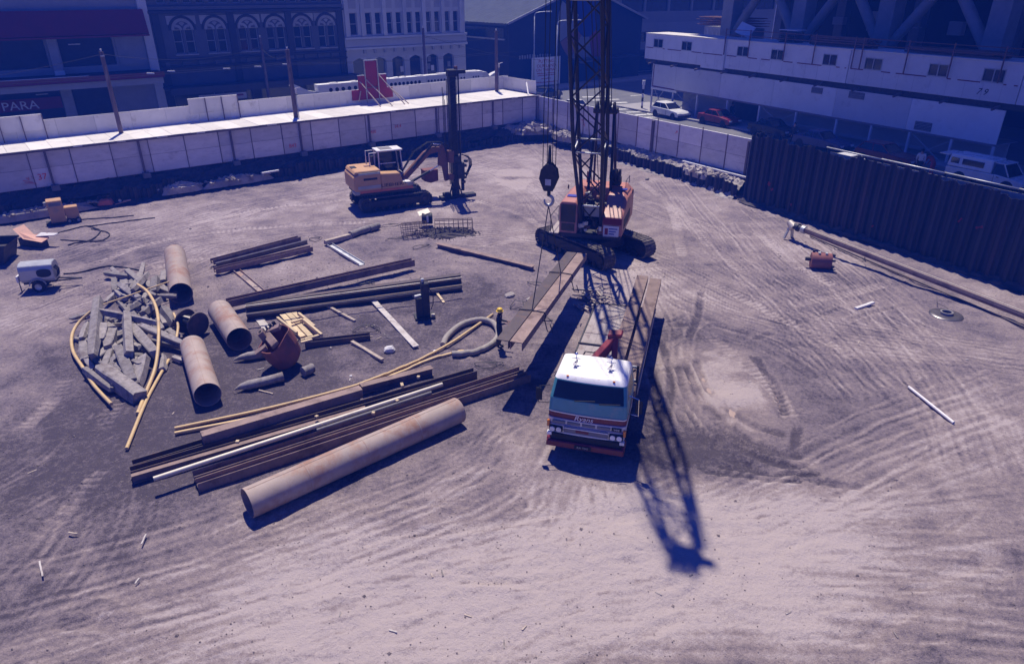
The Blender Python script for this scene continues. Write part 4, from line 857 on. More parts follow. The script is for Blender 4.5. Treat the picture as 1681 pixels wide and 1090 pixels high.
# things stored on the roofs, each its own
gz0 = 9.065
def onroof(name, m_, d, w_, size, rz, label, cat, z=None, grp=None):
    t = thing(name, RP(d, w_, z or gz0), R_ANG+rz, label=label, cat=cat, group=grp); return t
t = onroof('timber_stack', 0, 17.5, 1.6, 0, .03, 'brown timber stack on the site office roof behind the rail', 'timber stack')
for k in range(4):
    for j in range(4): MB().box((random.uniform(-.2, .2), -.6+j*.33, .1+k*.17), (5.2+random.uniform(-.6, .6), .28, .13)).build('board', 'boom_rust', t)
t = onroof('timber_stack', 0, 26.5, 1.5, 0, -.02, 'long low pile of brown boards on the far right office roof', 'timber stack')
for k in range(3):
    for j in range(4): MB().box((random.uniform(-.5, .5), -.6+j*.35, .08+k*.14), (6.5+random.uniform(-1, 1), .3, .1)).build('board', 'boom_rust', t)
t = onroof('pallet_stack', 0, 12.2, 1.6, 0, .1, 'stack of pallets on the office roof left of the timber', 'pallet stack')
for k in range(5):
    for j in range(5): MB().box((0, -.55+j*.27, .1+k*.17), (1.6, .16, .03)).build('slat', 'timber_post', t)
    for j in range(3): MB().box((-.7+j*.7, 0, .04+k*.17), (.1, 1.25, .09)).build('bearer', 'timber_post', t)
MB().box((0, 0, .97), (1.8, 1.2, .06)).build('top_sheet', 'white_paint', t)
t = onroof('tilted_panel', 0, 6.3, 2.2, 0, .3, 'white panel tilted on the site office roof', 'panel')
MB().box((0, 0, .7), (1.5, .08, 1.1), rot=Euler((R(-35), R(18), 0)).to_matrix()).build('panel', 'white_paint', t); MB().bar((.5, .5, 0), (.3, .1, .9), .07, .07).build('prop', 'white_paint', t); MB().bar((-.5, .5, 0), (-.4, .1, .6), .07, .07).build('prop', 'white_paint', t)
for k, (d, ww) in enumerate(((8.2, 1.0), (9.0, 1.8), (10.2, 1.2))):
    MB().box((0, 0, .05), (2.2, .25, .06), rz=random.uniform(-.4, .4)).build('plank', 'white_paint', origin=None, label=('pale plank lying crooked on the site office roof %s' % ('beside the tilted panel', 'in front of the pallets', 'next to the pallet stack')[k]), cat='plank').location = RP(d, ww, gz0)
t = thing('scaffold_stack', RP(-3.0, 9.0, 1.5), R_ANG, label='stack of rusty scaffold frames on a hut behind the left office cabin', cat='scaffolding')
MB().span((-2.2, -1, 0), (4.2, 1.2, 8.0)).build('hut', 'shop_grey', t)
for k in range(16): MB().span((-2.1+k*.2, -1.05, 6.9), (-2.02+k*.2, -1.01, 7.95)).build('hut_rib', 'white_wall', t)
for lv in range(4):
    for k in range(16): MB().cyl((-2.8+k*.45, -1.2, 8.15+lv*.24), (-2.8+k*.45+random.uniform(-.2, .2), 1.2, 8.15+lv*.24), .03, n=5).build('tube', 'boom_rust', t)
    for y in (-1.1, -.3, .5, 1.1): MB().cyl((-3.3+random.uniform(-.4, .4), y, 8.21+lv*.24), (4.6+random.uniform(-.6, .5), y, 8.21+lv*.24), .03, n=5).build('tube', 'boom_rust', t)
# tower under construction
tw = thing('tower_frame', RP(0, 6.5, 1.5), R_ANG, label='dark concrete tower frame with pale braced columns behind the site offices', cat='building')
cd = [-.6, 8.3, 17.0, 25.9]
for d in cd: MB().span((d-.7, 0, 0), (d+.7, 1.4, 20)).build('column', 'concrete_mid', tw)
for d in (-3.8, 4.2, 12.6, 21.4): MB().span((d-.5, 11, 0), (d+.5, 12, 20)).build('rear_column', 'concrete_dark', tw)
for a, b in zip(cd[:-1], cd[1:]):
    c = (a+b)/2
    for x in (a+.6, b-.6): MB().cyl((x, .7, 7.6), (c, .7, 12.6), .42, n=14).build('brace', 'concrete_mid', tw)
MB().span((-6.0, -3.3, 20), (60, 26, 104)).build('upper_shade_block', 'modern_grey', tw); MB().span((-6, 13.5, 0), (60, 26, 19.99)).build('core', 'dark_wall', tw)  # unseen upper block, its overhang shaped to shade the right street
MB().span((-1.5, .1, 15.8), (30, 13, 16.5)).build('floor_slab', 'concrete_dark', tw)
for k in range(7): MB().span((1+4*k, 9.0, 8.0+.4*(k % 2)), (2.2+4*k, 9.6, 8.5+.6*(k % 3))).build('stored_crate', 'shop_grey', tw)
# red and white work lamp inside, striped pole at the gantry end
t = thing('striped_pole', Z(RP(-4.4, -.4), 1.52), 0, label='black and white striped pole at the left end of the site office', cat='pole')
for k in range(6): MB().cyl((0, 0, .42*k), (0, 0, .42*k+.42), .11, n=10).build('band', 'black' if k % 2 == 0 else 'white_wall', t)
MB().box((0, 0, 2.75), (.28, .28, .45)).build('lantern', 'white_wall', t)

# ------------------------------------------------------------------ poles, lamps, wires
def pole(s, w_, zt, r, label, zb=1.5, cross=True, lamp=False, lean=0.0, grp=None):
    b = LP(s, w_, zb); t = thing('utility_pole', b, L_ANG, label=label, cat='utility pole', group=grp)
    MB().cyl((0, 0, 0), (lean, 0, zt-zb), r*1.25, r, n=10).build('shaft', 'pole_timber', t)
    MB().cyl((lean, 0, zt-zb), (lean, 0, zt-zb+.18), .05, n=8).build('insulator', 'white_paint', t)
    if cross: MB().box((lean, -.15, zt-zb-.25), (.25, .06, .08)).build('bracket', 'galv', t)
    if lamp:
        MB().cyl((.22, -.1, 0), (.20, -.1, zt-zb-lamp), .035, n=6).build('conduit', 'galv', t); MB().cyl((.2, -.1, zt-zb-lamp), (.2, -.1, zt-zb-lamp+.38), .09, n=10).build('lamp_housing', 'ply_white', t); MB().bar((.2, -.1, zt-zb-lamp+.36), (.55, -.25, zt-zb-lamp+.46), .07, .05).build('lamp_arm', 'ply_white', t)
pole(8.6, 2.5, 9.35, .13, 'brown timber utility pole rising through the walkway roof, leftmost', lean=-.05)
pole(21.0, 1.3, 9.0, .16, 'brown timber utility pole with a small lamp near the middle of the walkway', lamp=3.2, cross=False)
pole(42.9, 4.0, 9.5, .15, 'brown timber utility pole with a small lamp near the corner', lamp=3.3, cross=False)
pole(24.5, 16.8, 9.0, .13, 'dark pole on the far pavement before the arcaded building', cross=False)
pole(42.5, 16.8, 9.3, .13, 'dark pole on the far pavement before the white building', cross=False)
def street_lamp(base, h, arm, label, ang):
    t = thing('street_lamp', base, ang, label=label, cat='street lamp')
    MB().cyl((0, 0, 0), (0, 0, h-.4), .09, .06, n=8).build('shaft', 'galv', t)
    MB().tube([(0, 0, h-.4), (.05, 0, h-.15), (.25, 0, h), (.6, 0, h+.06), (arm, 0, h+.12)], .045).build('arm', 'galv', t); MB().box((arm+.3, 0, h+.1), (.75, .22, .12), taper=(.8, .7)).build('lantern', 'galv', t, bevel=.02)
street_lamp(G(876, 148, 1.5), 9.0, 1.5, 'grey street lamp with a short arm in front of the notice board', R(10))
street_lamp(G(912, 160, 1.5), 8.3, 2.2, 'taller grey street lamp just left of the crane boom', R(12))
WN = ['service wire reaching the leftmost utility pole from the left edge', 'service wire from the leftmost utility pole to the dark far pole', 'far trolley wire before the red fascia shop', 'far trolley wire before the white building', 'near trolley wire before the red fascia shop', 'near trolley wire before the white building', 'service wire from the dark far pole to the middle utility pole', 'span wire running right from the pole before the white building', 'service wire from the white building pole to the corner pole']
for a, b, sag in (((-10, 9.0, 7.0), (8.6, 2.5, 9.2), .5), ((8.6, 2.5, 9.2), (24.5, 16.8, 8.2), .7), ((-10, 14, 7.0), (24, 13, 7.0), .25), ((24, 13, 7.0), (50, 13, 6.8), .3), ((-10, 12.5, 7.0), (24, 11.5, 7.0), .25), ((24, 11.5, 7.0), (52, 12, 6.8), .3), ((24.5, 16.8, 8), (21, 1.3, 8.6), .5), ((42.5, 16.8, 8.6), (56, 13, 5.6), .4), ((42.5, 16.8, 8.4), (42.9, 4, 9.0), .4)):
    p, q = LP(*a), LP(*b); P = [p.lerp(q, i/12)-Vector((0, 0, sag*4*(i/12)*(1-i/12))) for i in range(13)]
    MB().tube(P, .014, n=5).build('overhead_wire', 'steel_dark', label=WN.pop(0), cat='wire', group='overhead wires above the left street')
for k, (s, w_) in enumerate(((13.4, 12.5), (15.2, 13.2), (19.6, 12.4), (22.4, 12.5), (25.2, 13.0))):
    MB().box((0, 0, 0), (.6, .12, .1)).build('wire_hanger', 'ply_white', origin=None, label='%s small white insulator from the left on the trolley wires' % ('first', 'second', 'third', 'fourth', 'fifth')[k], cat='insulator', group='trolley wire insulators').location = LP(s, w_, 6.85)
# ------------------------------------------------------------------ wheels, vehicles
def wheel_pair(parent, loc, r, wdt, hub='galv', axis='X'):
    t = MB(); t.lathe([(r*.55, -wdt/2), (r*.93, -wdt/2), (r, -wdt*.36), (r, wdt*.36), (r*.93, wdt/2), (r*.55, wdt/2)], axis=axis, n=22, ends=False)
    for k in range(16):       # tread blocks
        a = 2*math.pi*k/16; c = (0, math.cos(a)*r, math.sin(a)*r) if axis == 'X' else (math.cos(a)*r, 0, math.sin(a)*r)
        t.box(c, (wdt*.7, .05*r, .12*r) if axis == 'X' else (.12*r, wdt*.7, .05*r), rot=Matrix.Rotation(a, 3, 'X') if axis == 'X' else Matrix.Rotation(-a, 3, 'Y'))
    w_ = thing('wheel', loc); w_.parent = parent
    t.build('tyre', 'rubber', w_); h = MB(); h.lathe([(.01, -wdt*.30), (r*.25, -wdt*.38), (r*.3, -wdt*.2), (r*.57, -wdt*.42), (r*.57, wdt*.42), (r*.3, wdt*.2), (r*.25, wdt*.38), (.01, wdt*.30)], axis=axis, n=16); h.build('rim', hub, w_)
    return w_
def car(loc, ang, paint, kind, label, group=None, L=4.1, W=1.65):
    """local +X is forwards"""
    t = thing('car', loc, ang, label=label, cat='car', group=group); h = W/2
    x0, x1 = -L/2, L/2
    if kind == 'hatch': low = [(x0, .35), (x0-.02, .62), (x0+.05, .92), (x0+2.45, .90), (x1-.25, .78), (x1, .62), (x1, .35)]; gh = [(x0+.10, .92), (x0+.55, 1.38), (x0+1.95, 1.40), (x0+2.65, .90)]
    elif kind == 'sedan': low = [(x0, .35), (x0, .66), (x0+.05, .88), (x0+1.1, .92), (x0+2.7, .90), (x1-.25, .78), (x1, .60), (x1, .35)]; gh = [(x0+.75, .91), (x0+1.25, 1.34), (x0+2.2, 1.36), (x0+2.85, .90)]
    m = MB(); n = len(low); vs = []
    for y, k in ((-h, .0), (-h*.96, .05), (h*.96, .05), (h, .0)):
        for x, z in low: vs.append((x, y if k == 0 else y, z if k == 0 else z+.03*(z > .5)))
    fs = [(j*n+i, j*n+(i+1) % n, (j+1)*n+(i+1) % n, (j+1)*n+i) for j in range(3) for i in range(n)]+[tuple(range(n))[::-1], tuple(range(3*n, 4*n))]
    m.add(vs, fs); m.build('body', paint, t, bevel=.02)
    g = MB(); tp = h*.78; bt = h*.93; (a, za), (b, zb), (c, zc), (d, zd) = gh
    g.add([(a, -bt, za), (b, -tp, zb), (c, -tp, zc), (d, -bt, zd), (a, bt, za), (b, tp, zb), (c, tp, zc), (d, bt, zd)], [(0, 3, 2, 1), (4, 5, 6, 7), (0, 1, 5, 4), (2, 3, 7, 6), (1, 2, 6, 5)]); g.build('window', 'car_glass', t)
    rf = MB(); rf.box(((b+c)/2, 0, zb+.025), (c-b+.12, tp*2+.04, .05), taper=(.95, .93)); rf.build('roof', paint, t, bevel=.015)
    for sg in (-1, 1):
        for (p, q) in (((a, bt, za), (b, tp, zb)), ((d, bt, zd), (c, tp, zc)), (((a+d)/2, bt, .9), ((b+c)/2, tp, zb))): MB().bar((p[0], sg*(p[1]+.004), p[2]), (q[0], sg*(q[1]+.008), q[2]), .06, .03).build('pillar', paint, t)
        MB().box((x1-.02, sg*h*.68, .64), (.06, .34, .13)).build('headlight', 'lens', t); MB().box((x0+.01, sg*h*.72, .72), (.06, .28, .14)).build('tail_light', 'lamp_red', t)
        MB().box((.25, sg*(h+.005), .55), (.02, .01, .5)).build('door_gap', 'black', t)
    for x in (x0-.03, x1+.03): MB().box((x, 0, .42), (.10, W*.98, .14)).build('bumper', 'steel_dark', t, bevel=.02)
    for x in (x0+.72, x1-.75):
        for sg in (-1, 1):
            wheel_pair(t, (x, sg*(h-.08), .29), .29, .18, axis='Y')
            MB().lathe([(.01, 0), (.36, 0), (.36, .012), (.01, .012)], c=(x, sg*(h+.006), .33), axis='Y', n=16).build('wheel_arch', 'black', t)
    return t
def sz(p, off=0.0): return Vector((p.x, p.y, street_z(p)+off))
def park(px, py, z, off=.85): return sz(G(px, py, z)+RN*off)
car(sz((G(1075, 193, 1.55)+G(1103, 199, 1.55))/2+RN*.82), R_ANG, 'car_white', 'hatch', 'white hatchback parked at the left end of the site office')
car(park(1168, 207, 1.75), R_ANG, 'car_red', 'sedan', 'dark red car parked second from the crossing, under the site office')
car(park(1255, 224, 1.95), R_ANG, 'car_black', 'sedan', 'black car parked between the dark red car and the blue car')
car(park(1336, 246, 2.1), R_ANG, 'car_blue', 'sedan', 'dark blue sedan parked near the middle of the site office', L=4.4)
car(park(1443, 272, 2.2), R_ANG, 'car_red', 'hatch', 'red hatchback parked left of the white pickup', L=4.3)
p_ = G(1400, 258, 3.45); car(sz(p_), R_ANG, 'car_white', 'sedan', 'white car with a sunlit roof just behind the barrier', L=4.3)
p_ = G(897, 163, 1.55); car(sz(p_), L_ANG+.25, 'car_black', 'sedan', 'black car at the corner behind the walkway end', L=4.3)
p_ = G(947, 166, 2.8); car(sz(p_)+Vector((0, 0, 0)), R_ANG, 'car_white', 'sedan', 'white car mostly hidden behind the corner of the plywood fence')
# pickup with canopy
pk = thing('pickup_truck', sz((G(1567, 300, 2.35)+G(1648, 318, 2.35))/2+RN*.85), R_ANG, label='white pickup with a white canopy parked at the far right', cat='pickup')
MB().add([(x, y, z) for y in (-.84, .84) for x, z in ((-2.3, .45), (-2.3, .95), (.55, .98), (.60, 1.0), (1.25, .95), (2.25, .82), (2.3, .45))], [tuple(range(7))[::-1], tuple(range(7, 14))]+[(i, (i+1) % 7, 7+(i+1) % 7, 7+i) for i in range(7)]).build('body', 'car_white', pk, bevel=.03)
MB().box((-.95, 0, 1.36), (2.7, 1.62, .74), taper=(.94, .86)).build('canopy', 'car_white', pk, bevel=.05)
MB().add([(.42, -.78, .98), (.52, -.62, 1.60), (.95, -.62, 1.60), (1.42, -.78, .95), (.42, .78, .98), (.52, .62, 1.60), (.95, .62, 1.60), (1.42, .78, .95)], [(0, 3, 2, 1), (4, 5, 6, 7), (0, 1, 5, 4), (2, 3, 7, 6), (1, 2, 6, 5)]).build('cab_window', 'car_glass', pk)
MB().box((.74, 0, 1.63), (.62, 1.3, .05)).build('cab_roof', 'car_white', pk, bevel=.01)
for sg in (-1, 1):
    MB().box((-1.85, sg*.775, 1.36), (.5, .02, .34), rot=Euler((sg*-.0, 0, 0)).to_matrix()).build('side_window', 'car_glass', pk, bevel=.008); MB().box((-.75, sg*.775, 1.36), (1.3, .02, .34)).build('side_window', 'car_glass', pk, bevel=.008)
    MB().bar((1.42, sg*.785, .97), (.95, sg*.63, 1.6), .05, .04).build('pillar', 'car_white', pk); MB().box((.62, sg*.845, .72), (.015, .01, .5)).build('door_gap', 'black', pk); MB().box((.85, sg*.85, .88), (.14, .02, .04)).build('door_handle', 'black', pk)
    MB().box((2.29, sg*.6, .66), (.05, .3, .16)).build('headlight', 'lens', pk)
    for x in (-1.35, 1.45): wheel_pair(pk, (x, sg*.74, .33), .33, .2, axis='Y'); MB().lathe([(.01, 0), (.40, 0), (.40, .012), (.01, .012)], c=(x, sg*.846, .38), axis='Y', n=16).build('wheel_arch', 'black', pk)
MB().box((-2.62, 0, 1.62), (.65, 1.45, .05)).build('open_tailgate', 'car_white', pk); MB().box((2.33, 0, .5), (.1, 1.7, .14)).build('bumper', 'steel_dark', pk)

# ------------------------------------------------------------------ people
def person(loc, ang, pose, cols, label, hat=None, scale=1.0, hold=None):
    """pose: joint positions in metres, local -Y is forwards; one continuous skinned body"""
    J = dict(pelvis=(0, 0, .94), spine=(0, .01, 1.15), chest=(0, .01, 1.36), neck=(0, .0, 1.50), head=(0, -.02, 1.60), crown=(0, -.02, 1.72),
             shl=(-.19, 0, 1.43), ell=(-.25, .03, 1.15), wrl=(-.24, -.10, .92), hal=(-.24, -.14, .83), shr=(.19, 0, 1.43), elr=(.25, .03, 1.15), wrr=(.24, -.10, .92), har=(.24, -.14, .83),
             hil=(-.10, 0, .90), knl=(-.11, -.03, .50), anl=(-.11, .03, .09), tol=(-.12, -.15, .04), hir=(.10, 0, .90), knr=(.11, -.03, .50), anr=(.11, .03, .09), tor=(.12, -.15, .04))
    J.update(pose)
    rad = dict(pelvis=.155, spine=.14, chest=.165, neck=.065, head=.095, crown=.075, shl=.08, shr=.08, ell=.052, elr=.052, wrl=.036, wrr=.036, hal=.042, har=.042, hil=.105, hir=.105, knl=.07, knr=.07, anl=.05, anr=.05, tol=.042, tor=.042)
    E = [('pelvis', 'spine'), ('spine', 'chest'), ('chest', 'neck'), ('neck', 'head'), ('head', 'crown'), ('chest', 'shl'), ('shl', 'ell'), ('ell', 'wrl'), ('wrl', 'hal'), ('chest', 'shr'), ('shr', 'elr'), ('elr', 'wrr'), ('wrr', 'har'), ('pelvis', 'hil'), ('hil', 'knl'), ('knl', 'anl'), ('anl', 'tol'), ('pelvis', 'hir'), ('hir', 'knr'), ('knr', 'anr'), ('anr', 'tor')]
    names = list(J); me = bpy.data.meshes.new('body'); me.from_pydata([J[k] for k in names], [(names.index(a), names.index(b)) for a, b in E], [])
    ob = bpy.data.objects.new('body', me); COL.objects.link(ob); ob.modifiers.new('s', 'SKIN'); sd = ob.modifiers.new('u', 'SUBSURF'); sd.levels = 2; sd.render_levels = 2
    for i, k in enumerate(names):
        v = me.skin_vertices[0].data[i]; r_ = rad[k]; v.radius = (r_, r_*(.72 if k in ('chest', 'spine', 'pelvis') else 1)); v.use_root = (k == 'pelvis')
    dg = bpy.context.evaluated_depsgraph_get(); dg.update(); m2 = bpy.data.meshes.new_from_object(ob.evaluated_get(dg)); bpy.data.objects.remove(ob)
    m2.materials.clear(); top, legs, skin = cols
    for c in (top, legs, 'skin', 'black'): m2.materials.append(M[c])
    zone = dict(head=2, crown=2, neck=2, hal=2, har=2, tol=3, tor=3, anl=1, anr=1, knl=1, knr=1, hil=1, hir=1, pelvis=1)
    KJ = [(Vector(J[k]), zone.get(k, 0)) for k in names]
    for pl in m2.polygons: c = pl.center; pl.material_index = min(KJ, key=lambda q: (q[0]-c).length)[1]; pl.use_smooth = True
    t = thing('person', loc, ang, label=label, cat='person'); t.scale = (scale,)*3
    o = bpy.data.objects.new('body', m2); COL.objects.link(o); o.parent = t
    hd = Vector(J['head'])+(Vector(J['crown'])-Vector(J['head']))*.35
    if hat:
        m = MB(); m.lathe([(.145, 0), (.15, .015), (.122, .03), (.118, .08), (.09, .125), (.04, .145), (.005, .148)], c=(hd.x, hd.y+.01, hd.z+.01), n=16); m.build('helmet', hat, t)
    else: MB().ball((hd.x, hd.y+.03, hd.z+.04), .105, n=8).build('hair', 'black', t)
    f = MB(); f.ball((hd.x, hd.y-.105, hd.z-.035), .02, n=5); f.build('nose', 'skin', t)
    for sg in (-1, 1):
        MB().ball((hd.x+sg*.035, hd.y-.092, hd.z-.01), .012, n=5).build('eye', 'black', t)
        for hk in (('hal',) if sg < 0 else ('har',)):     # fingers
            q = Vector(J[hk]); e = (q-Vector(J['wrl' if sg < 0 else 'wrr'])).normalized()
            for k in range(4): MB().tube([q+Vector(((k-1.5)*.018, 0, 0)), q+e*.05+Vector(((k-1.5)*.019, -.01, 0)), q+e*.085+Vector(((k-1.5)*.018, -.025, 0))], .0085, n=5).build('finger', 'skin', t)
            MB().tube([q-e*.02, q+Vector((-sg*.035, -.02, 0))+e*.02, q+Vector((-sg*.04, -.03, 0))+e*.05], .009, n=5).build('thumb', 'skin', t)
    MB().box((hd.x, hd.y-.1, hd.z-.075), (.045, .01, .01)).build('mouth', 'cloth_red', t)
    return t
person(G(820, 571), R(75), dict(ell=(-.24, -.02, 1.16), wrl=(-.18, -.26, 1.20), hal=(-.17, -.34, 1.22), elr=(.25, 0, 1.15), wrr=(.2, -.24, 1.14), har=(.19, -.32, 1.15), head=(0, -.04, 1.60)), ('cloth_navy', 'cloth_navy', 'skin'), 'worker in navy overalls and yellow helmet beside the hanging steel beams', hat='helmet')
pz = lambda px, py, z: sz(G(px, py, z))
person(pz(1505, 288, 2.3), R(140), dict(), ('cloth_white', 'cloth_black', 'skin'), 'person in a white shirt standing behind the pickup')
person(pz(1527, 290, 2.3), R(200), dict(spine=(0, -.12, 1.12), chest=(0, -.32, 1.22), neck=(0, -.46, 1.26), head=(0, -.55, 1.27), crown=(0, -.65, 1.22), shl=(-.19, -.36, 1.24), shr=(.19, -.36, 1.24), ell=(-.22, -.45, .98), elr=(.22, -.45, .98), wrl=(-.18, -.55, .78), wrr=(.18, -.55, .78), hal=(-.17, -.58, .70), har=(.17, -.58, .70)), ('cloth_red', 'cloth_red', 'skin'), 'person in red bending over beside the white pickup')
person(pz(1300, 236, 2.1), R(-60), dict(tol=(-.12, -.35, .04), anl=(-.11, -.2, .09), anr=(.11, .25, .12), tor=(.12, .1, .05)), ('cloth_navy', 'cloth_black', 'skin'), 'person in dark clothes walking behind the dark blue sedan')
person(pz(1199, 200, 1.8), R(30), dict(), ('cloth_black', 'cloth_black', 'skin'), 'dark figure standing by the site office doorway')

# ------------------------------------------------------------------ the flatbed truck
TA = R(-15.5); TO = G(960, 731, .6); TO.z = 0
tk = thing('flatbed_truck', TO, TA, label='flatbed truck with white roof, teal cab and red stripe in the centre of the pit', cat='truck')
def rrect(hw, yf, yr, r, z, n=5, bow=.06):
    """rounded rectangle ring, front edge slightly bowed; starts at the left front"""
    P = []
    for cx, cy, a0 in ((-hw+r, yf+r, 180), (hw-r, yf+r, 270), (hw-r, yr-r*.6, 0), (-hw+r, yr-r*.6, 90)):
        rr_ = r
        for i in range(n+1): a = R(a0+90*i/n); P.append(Vector((cx+math.cos(a)*rr_, cy+math.sin(a)*(rr_ if cy < (yf+yr)/2 else r*.6), z)))
    Q = []
    for i, p in enumerate(P):
        Q.append(p)
        if i == n:    # points along the front face, bowed
            a, b = P[n], P[n+1]
            for k in range(1, 8): t = k/8; q = a.lerp(b, t); q.y -= bow*4*t*(1-t); Q.append(q)
    return Q
CR_ = [(.82, 1.16, .10), (1.20, 1.19, .06), (1.45, 1.20, .05), (1.64, 1.20, .06), (2.07, 1.18, .13), (2.60, 1.10, .40), (2.71, 1.06, .47), (2.76, .95, .60)]
def ringat(i, grow=0.0): z, hw, yf = CR_[i]; return rrect(hw+grow, yf-grow, (1.92 if i < 5 else 1.88 if i < 7 else 1.70)+grow, .16 if i < 6 else .22, z)
def loft(name, m, idx, cap=False, grow=0.0):
    mb = MB(); rings = [ringat(i, grow) for i in idx]; n = len(rings[0]); vs = [p for r_ in rings for p in r_]
    fs = [(j*n+i, j*n+(i+1) % n, (j+1)*n+(i+1) % n, (j+1)*n+i) for j in range(len(rings)-1) for i in range(n)]
    if cap: fs.append(tuple(range((len(rings)-1)*n, len(rings)*n)))
    mb.add(vs, fs, True); return mb.build(name, m, cabp)
cabp = thing('cab', (0, 0, 0)); cabp.parent = tk
loft('lower_panel', 'truck_silver', (0, 1, 2)); loft('red_band', 'truck_red', (2, 3)); loft('teal_band', 'truck_teal', (3, 4)); loft('window_band', 'truck_teal', (4, 5)); loft('roof', 'truck_white', (5, 6, 7), cap=True)
MB().add([p for p in ringat(0)], [tuple(range(len(ringat(0))))]).build('cab_floor', 'black', cabp)
# glazing sits 8 mm proud of the window band
def glaze(name, sel, t0, t1, g=.008):
    a, b = ringat(4, g), ringat(5, g); A = [a[i].lerp(b[i], t0) for i in sel]; B = [a[i].lerp(b[i], t1) for i in sel]; n = len(sel)
    mb = MB(); mb.add(A+B, [(i, i+1, n+i+1, n+i) for i in range(n-1)], True); mb.build(name, 'screen_glass', cabp)
glaze('windscreen', list(range(4, 15)), .06, .95)
for sg in (-1, 1):
    a4, a5 = CR_[4], CR_[5]; X0_, X1_ = sg*(a4[1]+.006), sg*(a5[1]+.006)
    MB().quad((X0_*.999, .44, 2.12), (X0_*.999, 1.55, 2.12), (X1_, 1.50, 2.55), (X1_, .66, 2.55)).build('side_window', 'screen_glass', cabp)
    MB().box((sg*1.205, 1.0, 1.45), (.012, .02, 1.1)).build('door_gap', 'black', cabp); MB().box((sg*1.215, 1.45, 1.75), (.02, .16, .035)).build('door_handle', 'chrome', cabp)
yf = -.01
for sg, x in ((-1, -.4), (1, .35)): MB().bar((x, .045, 2.10), (x+.62, .07, 2.17), .02, .025).build('wiper', 'black', cabp)
for z, h in ((1.43, .035), (1.215, .03)):
    mb = MB(); P = [p for p in rrect(1.205, .045, 1.9, .16, z)]; n_ = 18
    mb.add([Vector((p.x*1.004, p.y-.012, z+d)) for d in (0, h) for p in P[:n_+0]], [(i, i+1, n_+i+1, n_+i) for i in range(n_-1)]); mb.build('blue_stripe', 'stripe_blue', cabp)
mb = MB(); P = rrect(1.207, .045, 1.9, .16, 0); n_ = 18; mb.add([Vector((p.x, p.y-.006, z)) for z in (1.635, 1.675) for p in P[:n_]], [(i, i+1, n_+i+1, n_+i) for i in range(n_-1)]); mb.build('cream_stripe', 'truck_white', cabp)
for k in range(4): MB().box((-.84+k*.46, -.005, 1.33), (.40, .05, .09)).build('grille_slot', 'concrete_dark', cabp, bevel=.01)
MB().box((.93, .005, 1.33), (.30, .04, .10)).build('badge', 'black', cabp); letter('badge_lettering', 'VM', .09, 'ply_white', cabp, (.93, -.02, 1.33), (R(90), 0, 0), sx=1.4)
letter('cab_lettering', 'Ryans', .235, 'ply_white', cabp, (-.08, -.045, 1.555), (R(90), 0, 0), shear=.25, sx=1.05)
MB().box((0, .0, 1.07), (1.35, .06, .20)).build('lower_grille', 'concrete_dark', cabp); MB().box((0, -.035, 1.16), (1.38, .02, .03)).build('grille_rail', 'truck_silver', cabp); MB().box((0, -.035, .97), (1.38, .02, .03)).build('grille_rail', 'truck_silver', cabp); MB().box((-.1, -.03, 1.08), (.4, .03, .08)).build('grille_badge', 'truck_red', cabp)
for sg in (-1, 1):
    MB().box((sg*.93, .02, 1.06), (.42, .06, .19)).build('lamp_panel', 'black', cabp, bevel=.01)
    for dx in (-.1, .1): MB().lathe([(.01, 0), (.082, 0), (.082, .03), (.06, .045), (.01, .05)], c=(sg*.93+dx, -.06, 1.06), axis='Y', n=16).build('headlight', 'lens', cabp)
    MB().box((sg*1.17, .06, 1.20), (.08, .1, .22)).build('indicator', 'amber', cabp, bevel=.015); MB().box((sg*1.12, .02, .88), (.14, .12, .1)).build('fog_lamp', 'lens', cabp)
MB().box((0, .0, .57), (2.42, .24, .21), taper=(.98, .8)).build('bumper', 'truck_red', tk, bevel=.03); MB().box((0, .1, .78), (2.2, .2, .18)).build('bumper_gap', 'black', tk)
for sg in (-1, 1): MB().box((sg*1.16, .26, .58), (.10, .5, .24)).build('bumper_end', 'truck_red', tk, bevel=.03)
pl = MB().box((-.05, -.128, .57), (.52, .01, .12)).build('number_plate', 'black', tk); letter('plate_number', 'KA 7541', .10, 'galv', tk, (-.05, -.136, .57), (R(90), 0, 0))
for x in (-.58, .50):      # twin air horns on the roof
    h_ = thing('roof_horn', (x, 1.15, 2.74)); h_.parent = cabp
    MB().bar((0, -.32, .03), (0, .25, .03), .04, .03).build('base_bar', 'chrome', h_); MB().cyl((0, 0, .02), (0, 0, .32), .012, n=6).build('stem', 'chrome', h_); MB().bar((-.14, 0, .22), (.14, 0, .22), .02, .02).build('cross_bar', 'chrome', h_)
    MB().ball((0, .02, .36), .055, n=8).build('globe', 'chrome', h_); MB().cyl((0, -.05, .12), (0, -.22, .12), .03, .07, n=12).build('trumpet', 'chrome', h_)
for x in (-.7, -.25, .25, .7): MB().box((x, .46, 2.70), (.07, .05, .04)).build('marker_lamp', 'amber', cabp)
for sg in (-1, 1):
    mr = thing('mirror', (sg*1.2, .25, 1.95)); mr.parent = cabp
    MB().tube([(0, .05, .45), (sg*.30, -.12, .46), (sg*.32, -.12, -.1), (0, .0, -.15)], .013, n=6).build('arm', 'chrome' if sg > 0 else 'black', mr); MB().box((sg*.31, -.1, .18), (.20, .05, .44)).build('glass_case', 'black', mr, bevel=.02)
for sg in (-1, 1):
    wheel_pair(tk, (sg*1.0, 1.25, .5), .5, .30, hub='truck_red'); MB().box((sg*1.02, 1.25, 1.0), (.4, 1.25, .06)).build('mudguard', 'black', tk)
    for y in (6.6, 7.9):
        for dx in (.78, 1.08): wheel_pair(tk, (sg*dx, y, .5), .5, .27, hub='galv')
    MB().span((sg*.38-.06, .4, .62), (sg*.38+.06, 9.3, .88)).build('chassis_rail', 'steel_dark', tk)
